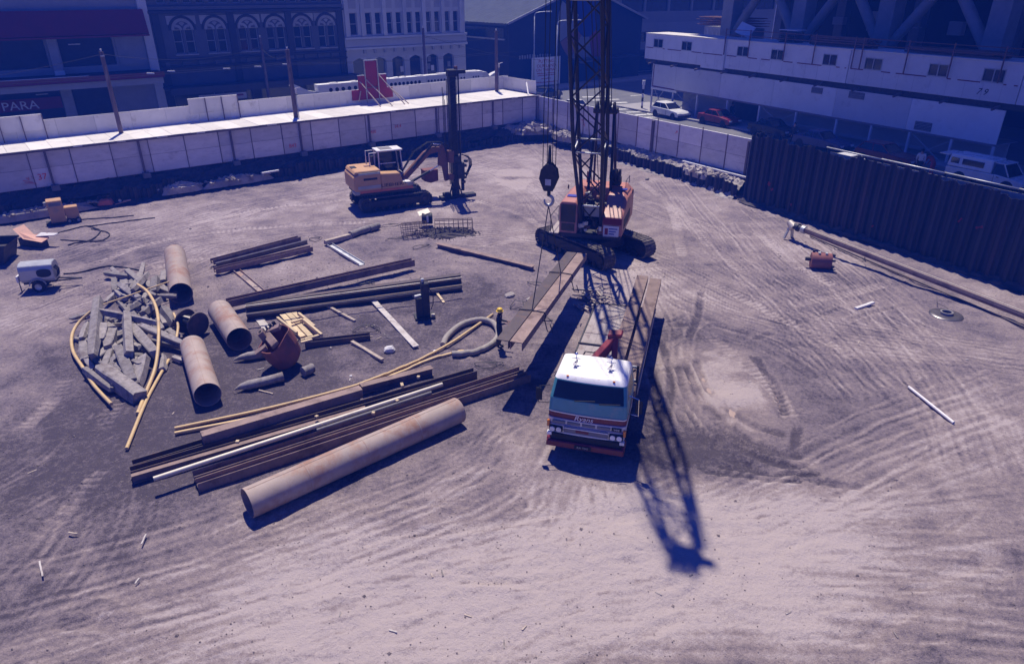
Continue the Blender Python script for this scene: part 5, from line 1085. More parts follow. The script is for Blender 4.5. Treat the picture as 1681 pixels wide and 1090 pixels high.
MB().cyl((-1.0, 3.2, .72), (-1.0, 4.5, .72), .28, n=14).build('fuel_tank', 'galv', tk); MB().box((.95, 3.6, .7), (.45, 1.0, .5)).build('tool_box', 'steel_dark', tk, bevel=.02)
for k in range(5): MB().span((-1.2, 3.0+1.5*k, .885), (1.2, 3.12+1.5*k, 1.09)).build('cross_member', 'steel_dark', tk)
for (y0, y1) in ((2.75, 5.55), (5.62, 6.55), (6.60, 9.45)):
    k = 9; wx = 2.46/k
    for i in range(k):
        z = 1.15+random.uniform(-.006, .006); MB().box((-1.23+(i+.5)*wx, (y0+y1)/2, z), (wx-.005, y1-y0, .05)).build('deck_board', 'deckboard', tk)
MB().span((-1.28, 5.55, 1.12), (.2, 5.61, 1.24)).build('deck_rib', 'steel_dark', tk); MB().span((-1.28, 9.46, 1.0), (1.28, 9.54, 1.2)).build('tail_rail', 'steel_dark', tk)
for sg in (-1, 1): MB().span((sg*1.245-.03, 2.7, 1.03), (sg*1.245+.03, 9.45, 1.20)).build('side_rail', 'bright_steel' if sg > 0 else 'steel_dark', tk)
for x in (-1.22, -.1, .25, 1.22): MB().span((x-.04, 2.60, 1.1), (x+.04, 2.68, 2.15)).build('headboard_post', 'steel_dark', tk)
for a, b in ((-1.26, -.06), (.21, 1.26)):
    for z in (2.1, 1.6): MB().bar((a, 2.64, z), (b, 2.64, z), .06, .07).build('headboard_rail', 'galv', tk)
MB().bar((.3, 2.64, 1.2), (1.15, 2.64, 2.0), .04, .04).build('headboard_brace', 'steel_dark', tk); MB().bar((-1.15, 2.64, 1.2), (-.2, 2.64, 2.0), .04, .04).build('headboard_brace', 'steel_dark', tk)
hi = thing('loader_crane', (-.25, 2.22, .9)); hi.parent = tk
MB().box((0, 0, .25), (1.1, .5, .5)).build('base', 'steel_dark', hi, bevel=.03); MB().cyl((0, 0, .4), (0, 0, 1.35), .17, n=14).build('column', 'hiab_red', hi)
def arm(m, a, b, w0, h0, w1, h1):
    m.prism([(-w0/2, -h0/2), (w0/2, -h0/2), (w0/2, h0/2), (-w0/2, h0/2)], a, b, poly1=[(-w1/2, -h1/2), (w1/2, -h1/2), (w1/2, h1/2), (-w1/2, h1/2)])
m = MB(); arm(m, (0, 0, 1.3), (.62, .75, 2.0), .26, .36, .24, .28); m.build('main_arm', 'hiab_red', hi, bevel=.02)
m = MB(); arm(m, (.62, .72, 2.05), (.72, .15, .9), .20, .26, .18, .2); m.build('outer_arm', 'hiab_red', hi, bevel=.02)
m = MB(); m.plate([(.38, .62, 1.98), (.84, .62, 2.05), (.86, .95, 2.1), (.40, .95, 2.04)], .16, (0, 0, 1)); m.build('knuckle', 'hiab_red', hi, bevel=.03)
MB().cyl((.25, .1, 1.2), (.7, .55, 1.55), .07, n=10).build('lift_ram', 'chrome', hi)
for k in range(7): MB().bar((-.55+.08*k, .15, .7), (-.45+.08*k, .35+.05*(k % 3), 1.25+.12*(k % 2)), .035, .05).build('control_lever', 'steel_dark', hi)
MB().box((-.3, .22, .8), (.75, .4, .5)).build('valve_block', 'steel_dark', hi, bevel=.03); MB().tube([(-.5, .2, 1.1), (-.3, .5, 1.5), (0, .3, 1.6), (.3, .45, 1.75)], .022, n=6).build('hydraulic_hose', 'rubber', hi); MB().tube([(-.45, .15, 1.0), (-.2, .55, 1.3), (.1, .25, 1.5), (.4, .5, 1.9)], .022, n=6).build('hydraulic_hose', 'rubber', hi)
HAT = lambda w_, h_, t_: [(-w_/2, -h_/2), (-w_/2+t_, -h_/2), (-w_/2+t_, h_/2-t_), (w_/2-t_, h_/2-t_), (w_/2-t_, -h_/2), (w_/2, -h_/2), (w_/2, h_/2), (-w_/2, h_/2)]
for k, (x0, x1, y0, y1) in enumerate(((.36, .42, 1.98, 12.2), (.98, 1.02, 2.02, 12.0))):
    a = Matrix.Rotation(TA, 3, 'Z'); p = TO+a @ Vector((x0, y0, 1.40)); q = TO+a @ Vector((x1, y1, 1.42)); c = (p+q)/2; m = MB()
    m.prism(HAT(.50, .30, .03), p, q); m.build('steel_pile', 'beam_rust', origin=c, label=('rusty steel pile on the truck deck, the one nearer the loader crane', 'rusty steel pile along the right edge of the truck deck')[k], cat='steel pile', group='steel piles loaded on the truck')
for k, y in enumerate((3.6, 6.1, 8.8)):
    a = Matrix.Rotation(TA, 3, 'Z'); p = TO+a @ Vector((.15, y, 1.21)); q = TO+a @ Vector((1.2, y, 1.21)); MB().bar(p, q, .12, .08).build('timber_packer', 'plank', label='timber packer under the steel piles on the truck deck, %s' % ('nearest the cab', 'the middle one', 'nearest the tail')[k], cat='timber', group='packers on the truck deck')
# ------------------------------------------------------------------ crawler machines
def crawler(parent, loc, L, Hc, W, ang=0.0, frame='steel_dark'):
    """track along local X"""
    t = thing('crawler', loc, ang); t.parent = parent; r = Hc/2; S = L-Hc; per = 2*S+2*math.pi*r; n = int(per/.17)
    belt = MB()
    for k in range(n):
        s = per*k/n
        if s < S: p, a = Vector((-S/2+s, 0, Hc)), 0
        elif s < S+math.pi*r: b = (s-S)/r; p, a = Vector((S/2+math.sin(b)*r, 0, r+math.cos(b)*r)), b
        elif s < 2*S+math.pi*r: p, a = Vector((S/2-(s-S-math.pi*r), 0, 0)), math.pi
        else: b = (s-2*S-math.pi*r)/r; p, a = Vector((-S/2-math.sin(b)*r, 0, r-math.cos(b)*r)), math.pi+b
        rot = Matrix.Rotation(a, 3, 'Y'); p = p+Vector((0, 0, .03))
        belt.box(p, (per/n*.93, W, .035), rot=rot); belt.box(p+rot @ Vector((0, 0, .03)), (.03, W, .05), rot=rot)
    belt.build('track_belt', 'track_steel', t)
    MB().box((0, 0, r+.03), (S+r*.5, W*.55, Hc*.55)).build('track_frame', frame, t, bevel=.04)
    for x in (-S/2, S/2):
        MB().lathe([(.01, -W*.36), (r*.45, -W*.40), (r*.55, -W*.30), (r*.88, -W*.32), (r*.88, W*.32), (r*.55, W*.30), (r*.45, W*.40), (.01, W*.36)], c=(x, 0, r+.03), axis='Y', n=20).build('sprocket', 'steel_dark', t)
    for k in range(int(S/.55)): MB().lathe([(.01, -W*.4), (r*.28, -W*.4), (r*.28, W*.4), (.01, W*.4)], c=(-S/2+.45+k*.55, 0, r*.30+.05), axis='Y', n=10).build('roller', 'steel_dark', t)
    return t
CRC = Vector((4.57, 36.98, 0)); TANG = math.atan2(-.798, .602)
ck = thing('crawler_crane', CRC, 0, label='orange crawler crane with a tall dark lattice boom', cat='crane')
pv_ = Vector((.798, .602, 0))
for sg in (-1, 1): crawler(ck, pv_*sg*1.52, 5.7, 1.0, .78, TANG)
MB().box((0, 0, .72), (2.6, 2.2, .5), rz=TANG).build('car_body', 'steel_dark', ck, bevel=.05); MB().cyl((0, 0, .9), (0, 0, 1.22), 1.0, n=24).build('slew_ring', 'steel_dark', ck)
CA = R(-16.2)
hs = thing('upperworks', (0, 0, 0), CA); hs.parent = ck
MB().box((0, .7, 1.32), (3.2, 4.4, .2)).build('revolving_frame', 'steel_dark', hs)
def hull(name, m, secs, parent, bevel=.03):
    """loft of outlines given as [(x,z)...] at several y"""
    mb = MB(); n = len(secs[0][1]); vs = [Vector((x, y, z)) for y, P in secs for x, z in P]
    fs = [(j*n+i, j*n+(i+1) % n, (j+1)*n+(i+1) % n, (j+1)*n+i) for j in range(len(secs)-1) for i in range(n)]+[tuple(range(n))[::-1], tuple(range((len(secs)-1)*n, len(secs)*n))]
    mb.add(vs, fs); return mb.build(name, m, parent, bevel=bevel)
o8 = lambda x0, x1, z0, z1, c: [(x0, z0), (x1, z0), (x1, z1-c), (x1-c, z1), (x0+c, z1), (x0, z1-c)]
hull('engine_house', 'crane_orange', [(1.1, o8(-1.68, 1.68, 1.43, 3.35, .38)), (2.9, o8(-1.68, 1.68, 1.43, 3.25, .38))], hs)
hull('side_house', 'crane_orange', [(-1.45, [(.62, 1.43), (1.68, 1.43), (1.68, 2.35), (1.60, 2.42), (.62, 2.42)]), (.35, [(.62, 1.43), (1.68, 1.43), (1.68, 3.05), (1.45, 3.22), (.62, 3.22)]), (1.095, [(.62, 1.43), (1.68, 1.43), (1.68, 3.0), (1.35, 3.30), (.62, 3.30)])], hs)
for k in range(6): MB().span((1.685, -.9+k*.42, 1.7), (1.70, -.6+k*.42, 2.2)).build('vent_louvre', 'steel_dark', hs)
MB().span((.66, -1.475, 2.05), (1.64, -1.452, 2.40)).build('front_panel', 'canopy_red', hs)
sp = MB().span((.70, -1.50, 1.36), (1.52, -1.455, 1.98)).build('sign_plate', 'white_wall', hs); MB().span((.78, -1.508, 1.50), (.95, -1.502, 1.85)).build('sign_emblem', 'sign_red', hs)
for k in range(3): MB().span((1.0, -1.508, 1.80-k*.14), (1.45-.08*k, -1.502, 1.86-k*.14)).build('sign_line', 'stripe_blue', hs)
hull('operator_cab', 'crane_orange', [(-1.55, [(-1.68, 1.43), (-.72, 1.43), (-.72, 2.98), (-.85, 3.12), (-1.55, 3.12), (-1.68, 2.98)]), (1.095, [(-1.68, 1.43), (-.72, 1.43), (-.72, 3.1), (-.90, 3.32), (-1.40, 3.32), (-1.68, 3.05)])], hs)
MB().span((-1.60, -1.575, 2.02), (-.80, -1.555, 2.98)).build('front_window', 'screen_glass', hs); MB().span((-1.56, -1.577, 1.55), (-.84, -1.556, 1.95)).build('lower_window', 'screen_glass', hs)
MB().span((-1.70, -1.3, 2.05), (-1.683, .3, 2.95)).build('side_window', 'screen_glass', hs); MB().box((-1.2, -.6, 3.20), (.5, .4, .05)).build('roof_hatch', 'stripe_blue', hs); MB().box((1.36, .9, 3.36), (.35, .3, .05)).build('roof_hatch', 'stripe_blue', hs)
for x in (-1.8, 1.8): MB().lathe([(.09, -.03), (.15, 0), (.09, .03), (.06, 0), (.09, -.03)], c=(x, 1.2, 3.2), axis='X', n=14, ends=False).build('lifting_eye', 'steel_dark', hs)
MB().span((-.62, -.95, 2.25), (.5, -.85, 2.85)).build('winch_cover', 'galv', hs); MB().box((-.05, -1.02, 2.78), (1.05, .5, .06), rot=Euler((R(-28), 0, 0)).to_matrix()).build('walk_plate', 'white_wall', hs)
for y, r_ in ((.1, .34), (.85, .40)): MB().lathe([(.01, -.55), (r_+.14, -.55), (r_+.14, -.5), (r_, -.48), (r_, .48), (r_+.14, .5), (r_+.14, .55), (.01, .55)], c=(0, y, 2.2), axis='X', n=20).build('winch_drum', 'steel_dark', hs)
for k in range(12): MB().box((random.uniform(-.55, .55), random.uniform(-1.5, -1.0), random.uniform(1.45, 2.1)), (random.uniform(.1, .3), .15, random.uniform(.08, .25)), rz=random.random()).build('machinery', random.choice(['steel_dark', 'steel_dark', 'galv', 'boom_rust']), hs)
MB().box((-1.95, -.5, 1.38), (.5, 2.3, .05)).build('catwalk', 'deckboard', hs); MB().box((0, 2.95, 2.0), (3.0, .3, 1.1)).build('counterweight', 'steel_dark', hs, bevel=.05)
MB().tube([(-2.15, -1.5, 1.4), (-2.15, -1.5, 2.3), (-2.15, .5, 2.3), (-2.15, .5, 1.4)], .022, n=6).build('hand_rail', 'steel_dark', hs)
for k in range(4): MB().bar((-1.55, -1.75, 1.3-.22*k), (-1.05, -1.75, 1.3-.22*k), .06, .03).build('step', 'steel_dark', hs)
MB().tube([(1.4, 1.2, 3.35), (1.4, 1.2, 3.75), (1.4, 2.7, 3.7), (1.4, 2.7, 3.3)], .02, n=6).build('hand_rail', 'steel_dark', hs)
MB().cyl((-.9, 2.2, 3.25), (-.9, 2.2, 3.9), .07, n=10).build('exhaust', 'boom_rust', hs)
for k in range(9): MB().box((random.uniform(-.6, .6), random.uniform(-.4, .9), random.uniform(2.6, 3.2)), (random.uniform(.08, .3), random.uniform(.1, .3), random.uniform(.06, .2)), rz=random.random()*3).build('machinery', random.choice(['steel_dark', 'galv', 'steel_dark', 'boom_rust']), hs)
# gantry
for x in (-.62, .62):
    MB().bar((x, .9, 3.2), (x*.75, 1.6, 7.2), .14, .2).build('gantry_leg', 'boom_black', hs); MB().bar((x, 2.6, 3.2), (x*.75, 1.75, 7.2), .12, .14).build('gantry_backstay', 'steel_dark', hs)
MB().box((0, 1.65, 7.35), (1.3, .55, .3)).build('gantry_head', 'steel_dark', hs, bevel=.04)
for x in (-.45, -.2, .2, .45): MB().lathe([(.01, -.05), (.28, -.05), (.24, 0), (.28, .05), (.01, .05)], c=(x, 1.55, 7.55), axis='X', n=16).build('gantry_sheave', 'steel_dark', hs)
MB().box((.78, 1.5, 3.65), (.6, .6, .4)).build('boom_hoist_frame', 'steel_dark', hs); 
for k in range(4): MB().lathe([(.01, -.04), (.34, -.04), (.30, 0), (.34, .04), (.01, .04)], c=(.55+.16*k, 1.2, 4.05), axis='X', n=16).build('hoist_sheave', 'steel_dark', hs)
# lattice boom
BF, BT = Vector((0, -1.05, 1.75)), Vector((0, -10.4, 28.6)); bd = (BT-BF).normalized(); bx = Vector((1, 0, 0)); by = bd.cross(bx).normalized(); BL = (BT-BF).length
bm_ = thing('boom', (0, 0, 0)); bm_.parent = hs
def sec(s):
    hw = .50+.22*min(1, s/5.0) if s < BL-5 else .72-.30*(s-BL+5)/5; dp = .16+.50*min(1, s/5.0) if s < BL-5 else .66-.4*(s-BL+5)/5
    return [BF+bd*s+bx*(hw*a)+by*(dp*b) for a, b in ((-1, -1), (1, -1), (1, 1), (-1, 1))]
st_ = [0, 1.6, 3.2, 4.8]; 
while st_[-1] < BL-1.5: st_.append(st_[-1]+1.42)
st_[-1] = BL
SX = [sec(s) for s in st_]
for j in range(4): MB().tube([q[j] for q in SX], .095, n=8).build('chord', 'boom_black', bm_)
for i in range(len(SX)-1):
    for j in range(4):
        k = (j+1) % 4; a, b = (SX[i][j], SX[i+1][k]) if (i+j) % 2 else (SX[i][k], SX[i+1][j])
        MB().cyl(a, b, .042, n=6, caps=False).build('lacing', 'boom_black', bm_)
    if i % 5 == 3:
        for j in range(4): MB().cyl(SX[i][j], SX[i][(j+1) % 4], .045, n=6).build('frame_bar', 'galv', bm_)
MB().box(BT+bd*.25, (.85, .55, .7)).build('boom_head', 'steel_dark', bm_, bevel=.1); MB().box(BT+bd*.3+Vector((.55, -.1, 0)), (.35, .25, .25)).build('head_guard', 'steel_dark', bm_)
for x in (-.35, 0, .35): MB().lathe([(.01, -.06), (.38, -.06), (.34, 0), (.38, .06), (.01, .06)], c=tuple(BT+Vector((x*.8, -.45, .1))), axis='X', n=18).build('head_sheave', 'steel_dark', bm_)
for x in (-.30, -.12, .12, .30): MB().tube([Vector((x, 1.55, 7.6)), BT+Vector((x*2, .3, .3))], .024, n=5).build('pendant_rope', 'wire', bm_)
for x in (-.18, .18): MB().tube([Vector((x, .1, 2.5)), BF+bd*15+by*-.8+bx*x, BT+Vector((x, .1, .5))], .02, n=5).build('hoist_rope', 'wire', bm_)
# hook block hanging plumb from the boom head
rotC = Matrix.Rotation(CA, 3, 'Z'); TIP = CRC+rotC @ (BT+Vector((0, -.95, 0)))
HX, HY = TIP.x, TIP.y
hb = thing('hook_block', (HX, HY, 5.5), R(-12), label='dark diamond-shaped hook block hanging from the crane', cat='hook block')
m = MB(); P = [(-.17, .0, .82), (.17, .0, .82), (.36, 0, 1.28), (.30, 0, 1.62), (.10, 0, 1.84), (-.10, 0, 1.84), (-.30, 0, 1.62), (-.36, 0, 1.28)]
for y in (-.20, .14): MB().plate([(x, y, z) for x, _, z in P], .06, (0, 1, 0)).build('cheek_plate', 'steel_dark', hb, bevel=.01)
for x in (-.08, .0): MB().lathe([(.01, -.04), (.27, -.04), (.24, 0), (.27, .04), (.01, .04)], c=(0, x, 1.35), axis='Y', n=16).build('sheave', 'canopy_red', hb)
MB().span((-.12, -.215, 1.05), (.10, -.203, 1.28)).build('load_plate', 'white_wall', hb)
MB().cyl((0, 0, .60), (0, 0, .86), .07, n=10).build('swivel', 'steel_dark', hb); MB().tube([(0, 0, .66)]+[(math.sin(a)*.17+.0, 0, .42+math.cos(a)*.19) for a in np.linspace(.1, 5.0, 16)], [.06]*12+[.055, .05, .04, .03, .02], n=8).build('hook', 'galv', hb)
for x, dy in ((-.24, -.05), (.24, -.05), (-.10, .05), (.10, .05)): MB().cyl(TIP_l := Vector((x, dy, 1.5)), Vector((x*1.1, dy, 23.6)), .016, n=5, caps=False).build('fall_rope', 'wire', hb)
MB().cyl((0, 0, 1.8), (0, 0, 2.5), .075, .05, n=8).build('chain_bunch', 'steel_dark', hb)
# the two slung beams
bn, bfp = G(836, 560, 2.32), G(947, 415, 1.98); bdir = (bfp-bn).normalized(); bsd = bdir.cross(Vector((0, 0, 1))).normalized()
c = (bn+bfp)/2
for k, off in enumerate((-.25, .25)):
    m = MB(); m.prism(HAT(.46, .30, .03), bn+bsd*off+Vector((0, 0, -.15)), bfp+bsd*off+Vector((0, 0, -.15))); m.build('steel_pile', 'beam_rust' if k else 'beam_dark', origin=c, label=('darker left-hand steel pile slung beneath the crane hook', 'brown right-hand steel pile slung beneath the crane hook')[k], cat='steel pile', group='steel piles hanging from the crane')
for k, f in enumerate((.27, .70)):
    q = bn.lerp(bfp, f); top_ = Vector((HX, HY, 5.72)); t = thing('sling', q, 0, label=('wire sling round the near end of the hanging piles', 'wire sling round the far end of the hanging piles')[k], cat='sling')
    MB().cyl(top_-q, Vector((0, 0, .04)), .02, n=6, caps=False).build('leg', 'wire', t)
    loop = [bsd*a+Vector((0, 0, b)) for a, b in ((-.5, .02), (0, .05), (.5, .02), (.54, -.15), (.5, -.34), (0, -.36), (-.5, -.34), (-.54, -.15))]; MB().tube(loop, .022, n=6, closed=True).build('noose', 'wire', t)
    MB().tube([bsd*.5+Vector((0, 0, -.3)), bsd*.62+Vector((0, 0, -.75)), bsd*.8+bdir*.15+Vector((0, 0, -.85)), bsd*.72+Vector((0, 0, -.45))], .022, n=6).build('loose_tail', 'wire', t)

# ------------------------------------------------------------------ excavator carrying a drill mast
EX = Vector((-8.35, 46.25, 0)); EA = R(26)
ex = thing('drilling_excavator', EX, EA, label='yellow tracked excavator carrying a tall drill mast', cat='excavator')
for sg in (-1, 1): crawler(ex, Vector((.15, sg*1.15, 0)), 4.9, .92, .6)
MB().box((.1, 0, .78), (2.2, 1.8, .4)).build('undercarriage', 'steel_dark', ex, bevel=.05); MB().cyl((0, 0, .9), (0, 0, 1.12), .75, n=20).build('slew_ring', 'steel_dark', ex)
MB().box((-.35, 0, 1.2), (4.0, 2.4, .16)).build('deck_plate', 'steel_dark', ex)
hull_x = lambda name, m, prof, y0, y1, **k: MB().add([(x, y, z) for y in (y0, y1) for x, z in prof], [tuple(range(len(prof)))[::-1], tuple(range(len(prof), 2*len(prof)))]+[(i, (i+1) % len(prof), len(prof)+(i+1) % len(prof), len(prof)+i) for i in range(len(prof))]).build(name, m, ex, bevel=.05, **k)
hull_x('engine_body', 'exc_yellow', [(-2.55, 1.45), (-2.3, 1.28), (-.75, 1.28), (-.75, 2.52), (-2.25, 2.52), (-2.55, 2.35)], -1.22, 1.22)
hull_x('hood', 'exc_yellow', [(-2.5, 2.50), (-.72, 2.54), (-.72, 2.70), (-2.35, 2.70)], -1.16, 1.16)
hull_x('side_body', 'exc_yellow', [(-.745, 1.28), (1.35, 1.28), (1.35, 1.62), (.75, 1.66), (.55, 2.38), (-.745, 2.45)], -1.22, -.45)
MB().span((-2.30, -1.236, 1.55), (-.80, -1.222, 1.75)).build('grey_band', 'exc_grey', ex); MB().span((1.0, -1.236, 1.50), (1.42, -1.19, 1.72)).build('grey_band', 'exc_grey', ex)
MB().span((-2.2, -1.24, 1.29), (1.36, -1.223, 1.44)).build('sill_band', 'orange_red', ex); MB().span((-2.58, -1.24, 1.2), (-2.2, -.6, 1.44)).build('rear_corner', 'exc_grey', ex, bevel=.04)
MB().span((-.78, -1.2, 2.46), (-2.2, -1.24, 2.58)).build('hood_edge', 'galv', ex); MB().span((-1.9, -1.232, 2.1), (-1.0, -1.224, 2.24)).build('air_slot', 'steel_dark', ex)
MB().box((-2.18, .2, 2.715), (.34, .6, .02)).build('exhaust_grille', 'black', ex); MB().box((-1.25, .15, 2.715), (.42, .3, .02)).build('hood_vent', 'boom_rust', ex); MB().box((1.0, -.85, 1.70), (.5, .6, .06)).build('tool_lid', 'white_wall', ex)
letter('maker_lettering', 'LIEBHERR', .30, 'black', ex, (.08, -1.232, 1.66), (R(90), 0, 0), sx=1.35)
cb = thing('operator_cab', (0, 0, 0)); cb.parent = ex
x0, x1, y0, y1, zb, zt = -.45, 1.2, .1, 1.15, 1.3, 3.55
for x, y in ((x0, y0), (x0, y1), (x1-.15, y0), (x1-.15, y1)): MB().bar((x+(.15 if x > 0 else 0), y, zb), (x, y, zt), .07, .07).build('pillar', 'white_wall', cb)
MB().span((x0-.1, y0-.08, zt), (x1, y1+.08, zt+.10)).build('roof', 'white_paint', cb, bevel=.03); MB().span((-.25, .25, zt+.102), (.55, 1.0, zt+.12)).build('roof_panel', 'concrete_dark', cb); MB().span((x0, y0, zb), (x1+.05, y1, 2.0)).build('cab_base', 'exc_grey', cb, bevel=.03)
MB().span((x0+.02, y1-.03, 2.0), (x1-.1, y1-.015, zt-.02)).build('far_window', 'screen_glass', cb); MB().quad((x1+.0, y0+.05, 2.05), (x1+.0, y1-.05, 2.05), (x1-.13, y1-.05, zt-.05), (x1-.13, y0+.05, zt-.05)).build('front_window', 'screen_glass', cb)
MB().box((.1, .62, 2.1), (.5, .5, .2)).build('seat', 'black', cb, bevel=.03); MB().box((-.12, .62, 2.45), (.12, .5, .7)).build('seat_back', 'black', cb, bevel=.03); MB().span((x0, y0-.01, 2.75), (.7, y0+.01, 2.80)).build('window_rail', 'white_wall', cb)
op = MB(); MB().tube([(-.55, 1.1, 3.5), (-1.05, 1.1, 3.5), (-1.05, 1.1, 2.4)], .035, n=6).build('guard_frame', 'white_wall', ex); MB().tube([(-.55, .2, 3.5), (-1.05, .2, 3.5), (-1.05, .2, 2.4)], .035, n=6).build('guard_frame', 'white_wall', ex); MB().cyl((-.8, .5, 2.7), (-.8, .5, 3.25), .12, n=10).build('air_filter', 'steel_dark', ex)
def flatarm(name, m, pts, y0, y1): return MB().plate([(x, y0, z) for x, z in pts], y1-y0, (0, 1, 0)).build(name, m, ex, bevel=.02)
flatarm('boom', 'boom_rust', [(.75, 1.6), (1.0, 1.42), (1.3, 1.62), (3.05, 3.18), (3.9, 3.28), (3.95, 3.52), (3.25, 3.62), (2.6, 3.32)], -.24, .06)
flatarm('stick', 'boom_rust', [(3.78, 3.72), (4.05, 3.6), (4.3, 2.6), (4.3, 1.25), (4.05, 1.2), (3.9, 2.2), (3.6, 2.35), (3.65, 2.8)], -.22, .04)
MB().cyl((1.5, -.08, 1.35), (3.0, -.08, 2.0), .09, n=10).build('boom_ram', 'steel_dark', ex); MB().cyl((3.0, -.08, 2.0), (3.8, -.08, 2.35), .05, n=10).build('ram_rod', 'chrome', ex)
MB().cyl((1.7, -.35, 2.35), (3.2, -.35, 3.85), .08, n=10).build('stick_ram', 'steel_dark', ex); MB().cyl((3.2, -.35, 3.85), (3.75, -.35, 3.75), .05, n=10).build('ram_rod', 'chrome', ex)
for k in range(4): MB().tube([(1.0, -.3+.08*k, 2.2), (1.9, -.3+.08*k, 3.4), (2.9, -.3+.08*k, 3.95), (3.8, -.2+.05*k, 3.9), (4.4, -.1, 3.6)], .025, n=6).build('hydraulic_hose', 'rubber', ex)
flatarm('link_bucket', 'bucket_red', [(2.75, 1.95), (3.75, 1.95), (3.75, 1.15), (3.2, 1.05), (2.75, 1.2)], .35, 1.1)
ms = thing('drill_mast', (4.75, -.3, 0)); ms.parent = ex
MB().box((0, 0, 4.35), (.42, .40, 7.5)).build('mast_beam', 'boom_black', ms, bevel=.02); MB().box((0, 0, 8.25), (.62, .55, .45)).build('crown_block', 'steel_dark', ms, bevel=.05); MB().box((.55, 0, 8.3), (.8, .25, .22)).build('crown_arm', 'steel_dark', ms); MB().box((.3, .0, 8.5), (.2, .2, .3)).build('crown_sheave', 'boom_rust', ms)
for x in (-.42, -.34): MB().cyl((x, -.1, 1.0), (x, -.1, 7.9 if x < -.4 else 8.2), .03, n=6).build('side_line', 'steel_dark', ms)
MB().cyl((.45, 0, 2.2), (.45, 0, 8.2), .055, n=8).build('kelly_bar', 'steel_dark', ms); MB().cyl((.36, .1, 2.2), (.36, .1, 8.2), .02, n=6).build('hoist_rope', 'wire', ms)
MB().box((.35, 0, 1.9), (.55, .6, 1.1)).build('rotary_head', 'steel_dark', ms, bevel=.04); MB().box((.1, -.05, 2.7), (.5, .5, .5)).build('rotary_gearbox', 'steel_dark', ms, bevel=.05); MB().cyl((.55, 0, .45), (.55, 0, 1.4), .12, n=10).build('drill_pipe', 'steel_dark', ms)
for k in range(5): MB().tube([(.3+.05*k, -.2, 3.0), (.9+.06*k, -.25, 2.9-.08*k), (1.0+.05*k, -.2, 2.2), (.75, -.15, 1.6-.06*k)], .022, n=6).build('hose_loop', 'rubber', ms)
MB().box((-.3, 0, 2.9), (.4, .5, .8)).build('mast_bracket', 'boom_rust', ms, bevel=.03); MB().box((-.3, 0, 1.5), (.4, .4, .4)).build('mast_bracket', 'boom_rust', ms, bevel=.03)
MB().box((.1, -.1, .12), (2.6, .55, .2)).build('foot_frame', 'steel_dark', ms); MB().box((-.7, -.1, .3), (.5, .4, .3)).build('foot_block', 'steel_dark', ms); MB().cyl((0, 0, 0), (0, 0, .7), .28, n=16).build('casing', 'steel_dark', ms)
for k in range(3): MB().cyl((-.50-.07*k, .12, 1.6+.4*k), (-.50-.07*k, .12, 6.6+.4*k), .022, n=6).build('feed_cable', 'boom_black', ms)
for k in range(6): MB().box((.55+.12*(k % 3), -.2+.1*(k % 2), 1.1+.28*k), (.22, .2, .16), rz=.4*k).build('valve_unit', 'steel_dark', ms)
for k in range(14): MB().bar((-.21, -.21, 1.2+.5*k), (.21, -.21, 1.4+.5*k), .03, .03).build('mast_lacing', 'boom_black', ms)
MB().tube([(-.2, -.2, 3.4), (-.9, -.3, 3.9), (-1.6, -.2, 3.6)], .03, n=6).build('hose_loop', 'rubber', ms)
for x in (-.5, .5): MB().bar((x, 0, .1), (x*.3, 0, 1.2), .08, .08).build('stay', 'steel_dark', ms)

# ------------------------------------------------------------------ compressor, generator, barrow and plant at the left
cp = thing('towed_compressor', G(73, 473), R(16), label='silver towed compressor on two wheels near the left edge', cat='compressor'); cp.scale = (.87,)*3
m = MB(); P = [(-.42, .55), (.42, .55), (.52, .72), (.52, 1.25), (.44, 1.48), (.22, 1.60), (-.22, 1.60), (-.44, 1.48), (-.52, 1.25), (-.52, .72)]
m.prism([(y, z) for y, z in P], (-.85, 0, 0), (.85, 0, 0)); m.build('body', 'compressor_grey', cp, bevel=.03)
m = MB(); k = 18; m.plate([(.38+.36*math.cos(2*math.pi*i/k), -.535, 1.06+.24*math.copysign(abs(math.sin(2*math.pi*i/k))**.6, math.sin(2*math.pi*i/k))) for i in range(k)], .012, (0, -1, 0)); m.build('side_opening', 'black', cp)
for sg in (-1, 1): wheel_pair(cp, (-.05, sg*.55, .32), .32, .18, axis='Y'); MB().tube([(math.cos(a)*.42-.05, sg*.58, .34+math.sin(a)*.42) for a in np.linspace(.2, 2.94, 9)], .035, n=6).build('mudguard', 'compressor_grey', cp)
MB().span((-.8, -.35, .42), (.8, .35, .56)).build('chassis', 'steel_dark', cp); MB().bar((.8, -.25, .46), (2.0, 0, .40), .07, .07).build('drawbar', 'steel_dark', cp); MB().bar((.8, .25, .46), (2.0, 0, .40), .07, .07).build('drawbar', 'steel_dark', cp); MB().bar((-1.05, -.35, .75), (-.98, .35, .75), .1, .35).build('rear_step', 'ply_white', cp); MB().cyl((-.98, -.4, 0), (-.98, -.4, .6), .03, n=6).build('stand_leg', 'steel_dark', cp)
for k in range(4): MB().tube([(.86, -.3+.12*k, 1.3), (1.0, -.3+.12*k, 1.1), (.95, -.28+.12*k, .85), (.87, -.3+.12*k, .7)], .025, n=6).build('air_hose', 'rubber', cp)
gn = thing('generator', G(106, 366), R(33), label='yellow generator cabinet with a smaller yellow box attached', cat='generator')
MB().box((-.25, 0, .85), (.82, .8, 1.35)).build('cabinet', 'exc_yellow', gn, bevel=.03); MB().box((.55, .05, .62), (.72, .6, .75)).build('side_box', 'exc_yellow', gn, bevel=.03); MB().box((-.25, -.405, 1.30), (.66, .012, .22)).build('vent_panel', 'exc_grey', gn)
for k in range(4): MB().box((-.25, -.415, 1.22+.05*k), (.6, .012, .018)).build('vent_slat', 'steel_dark', gn)
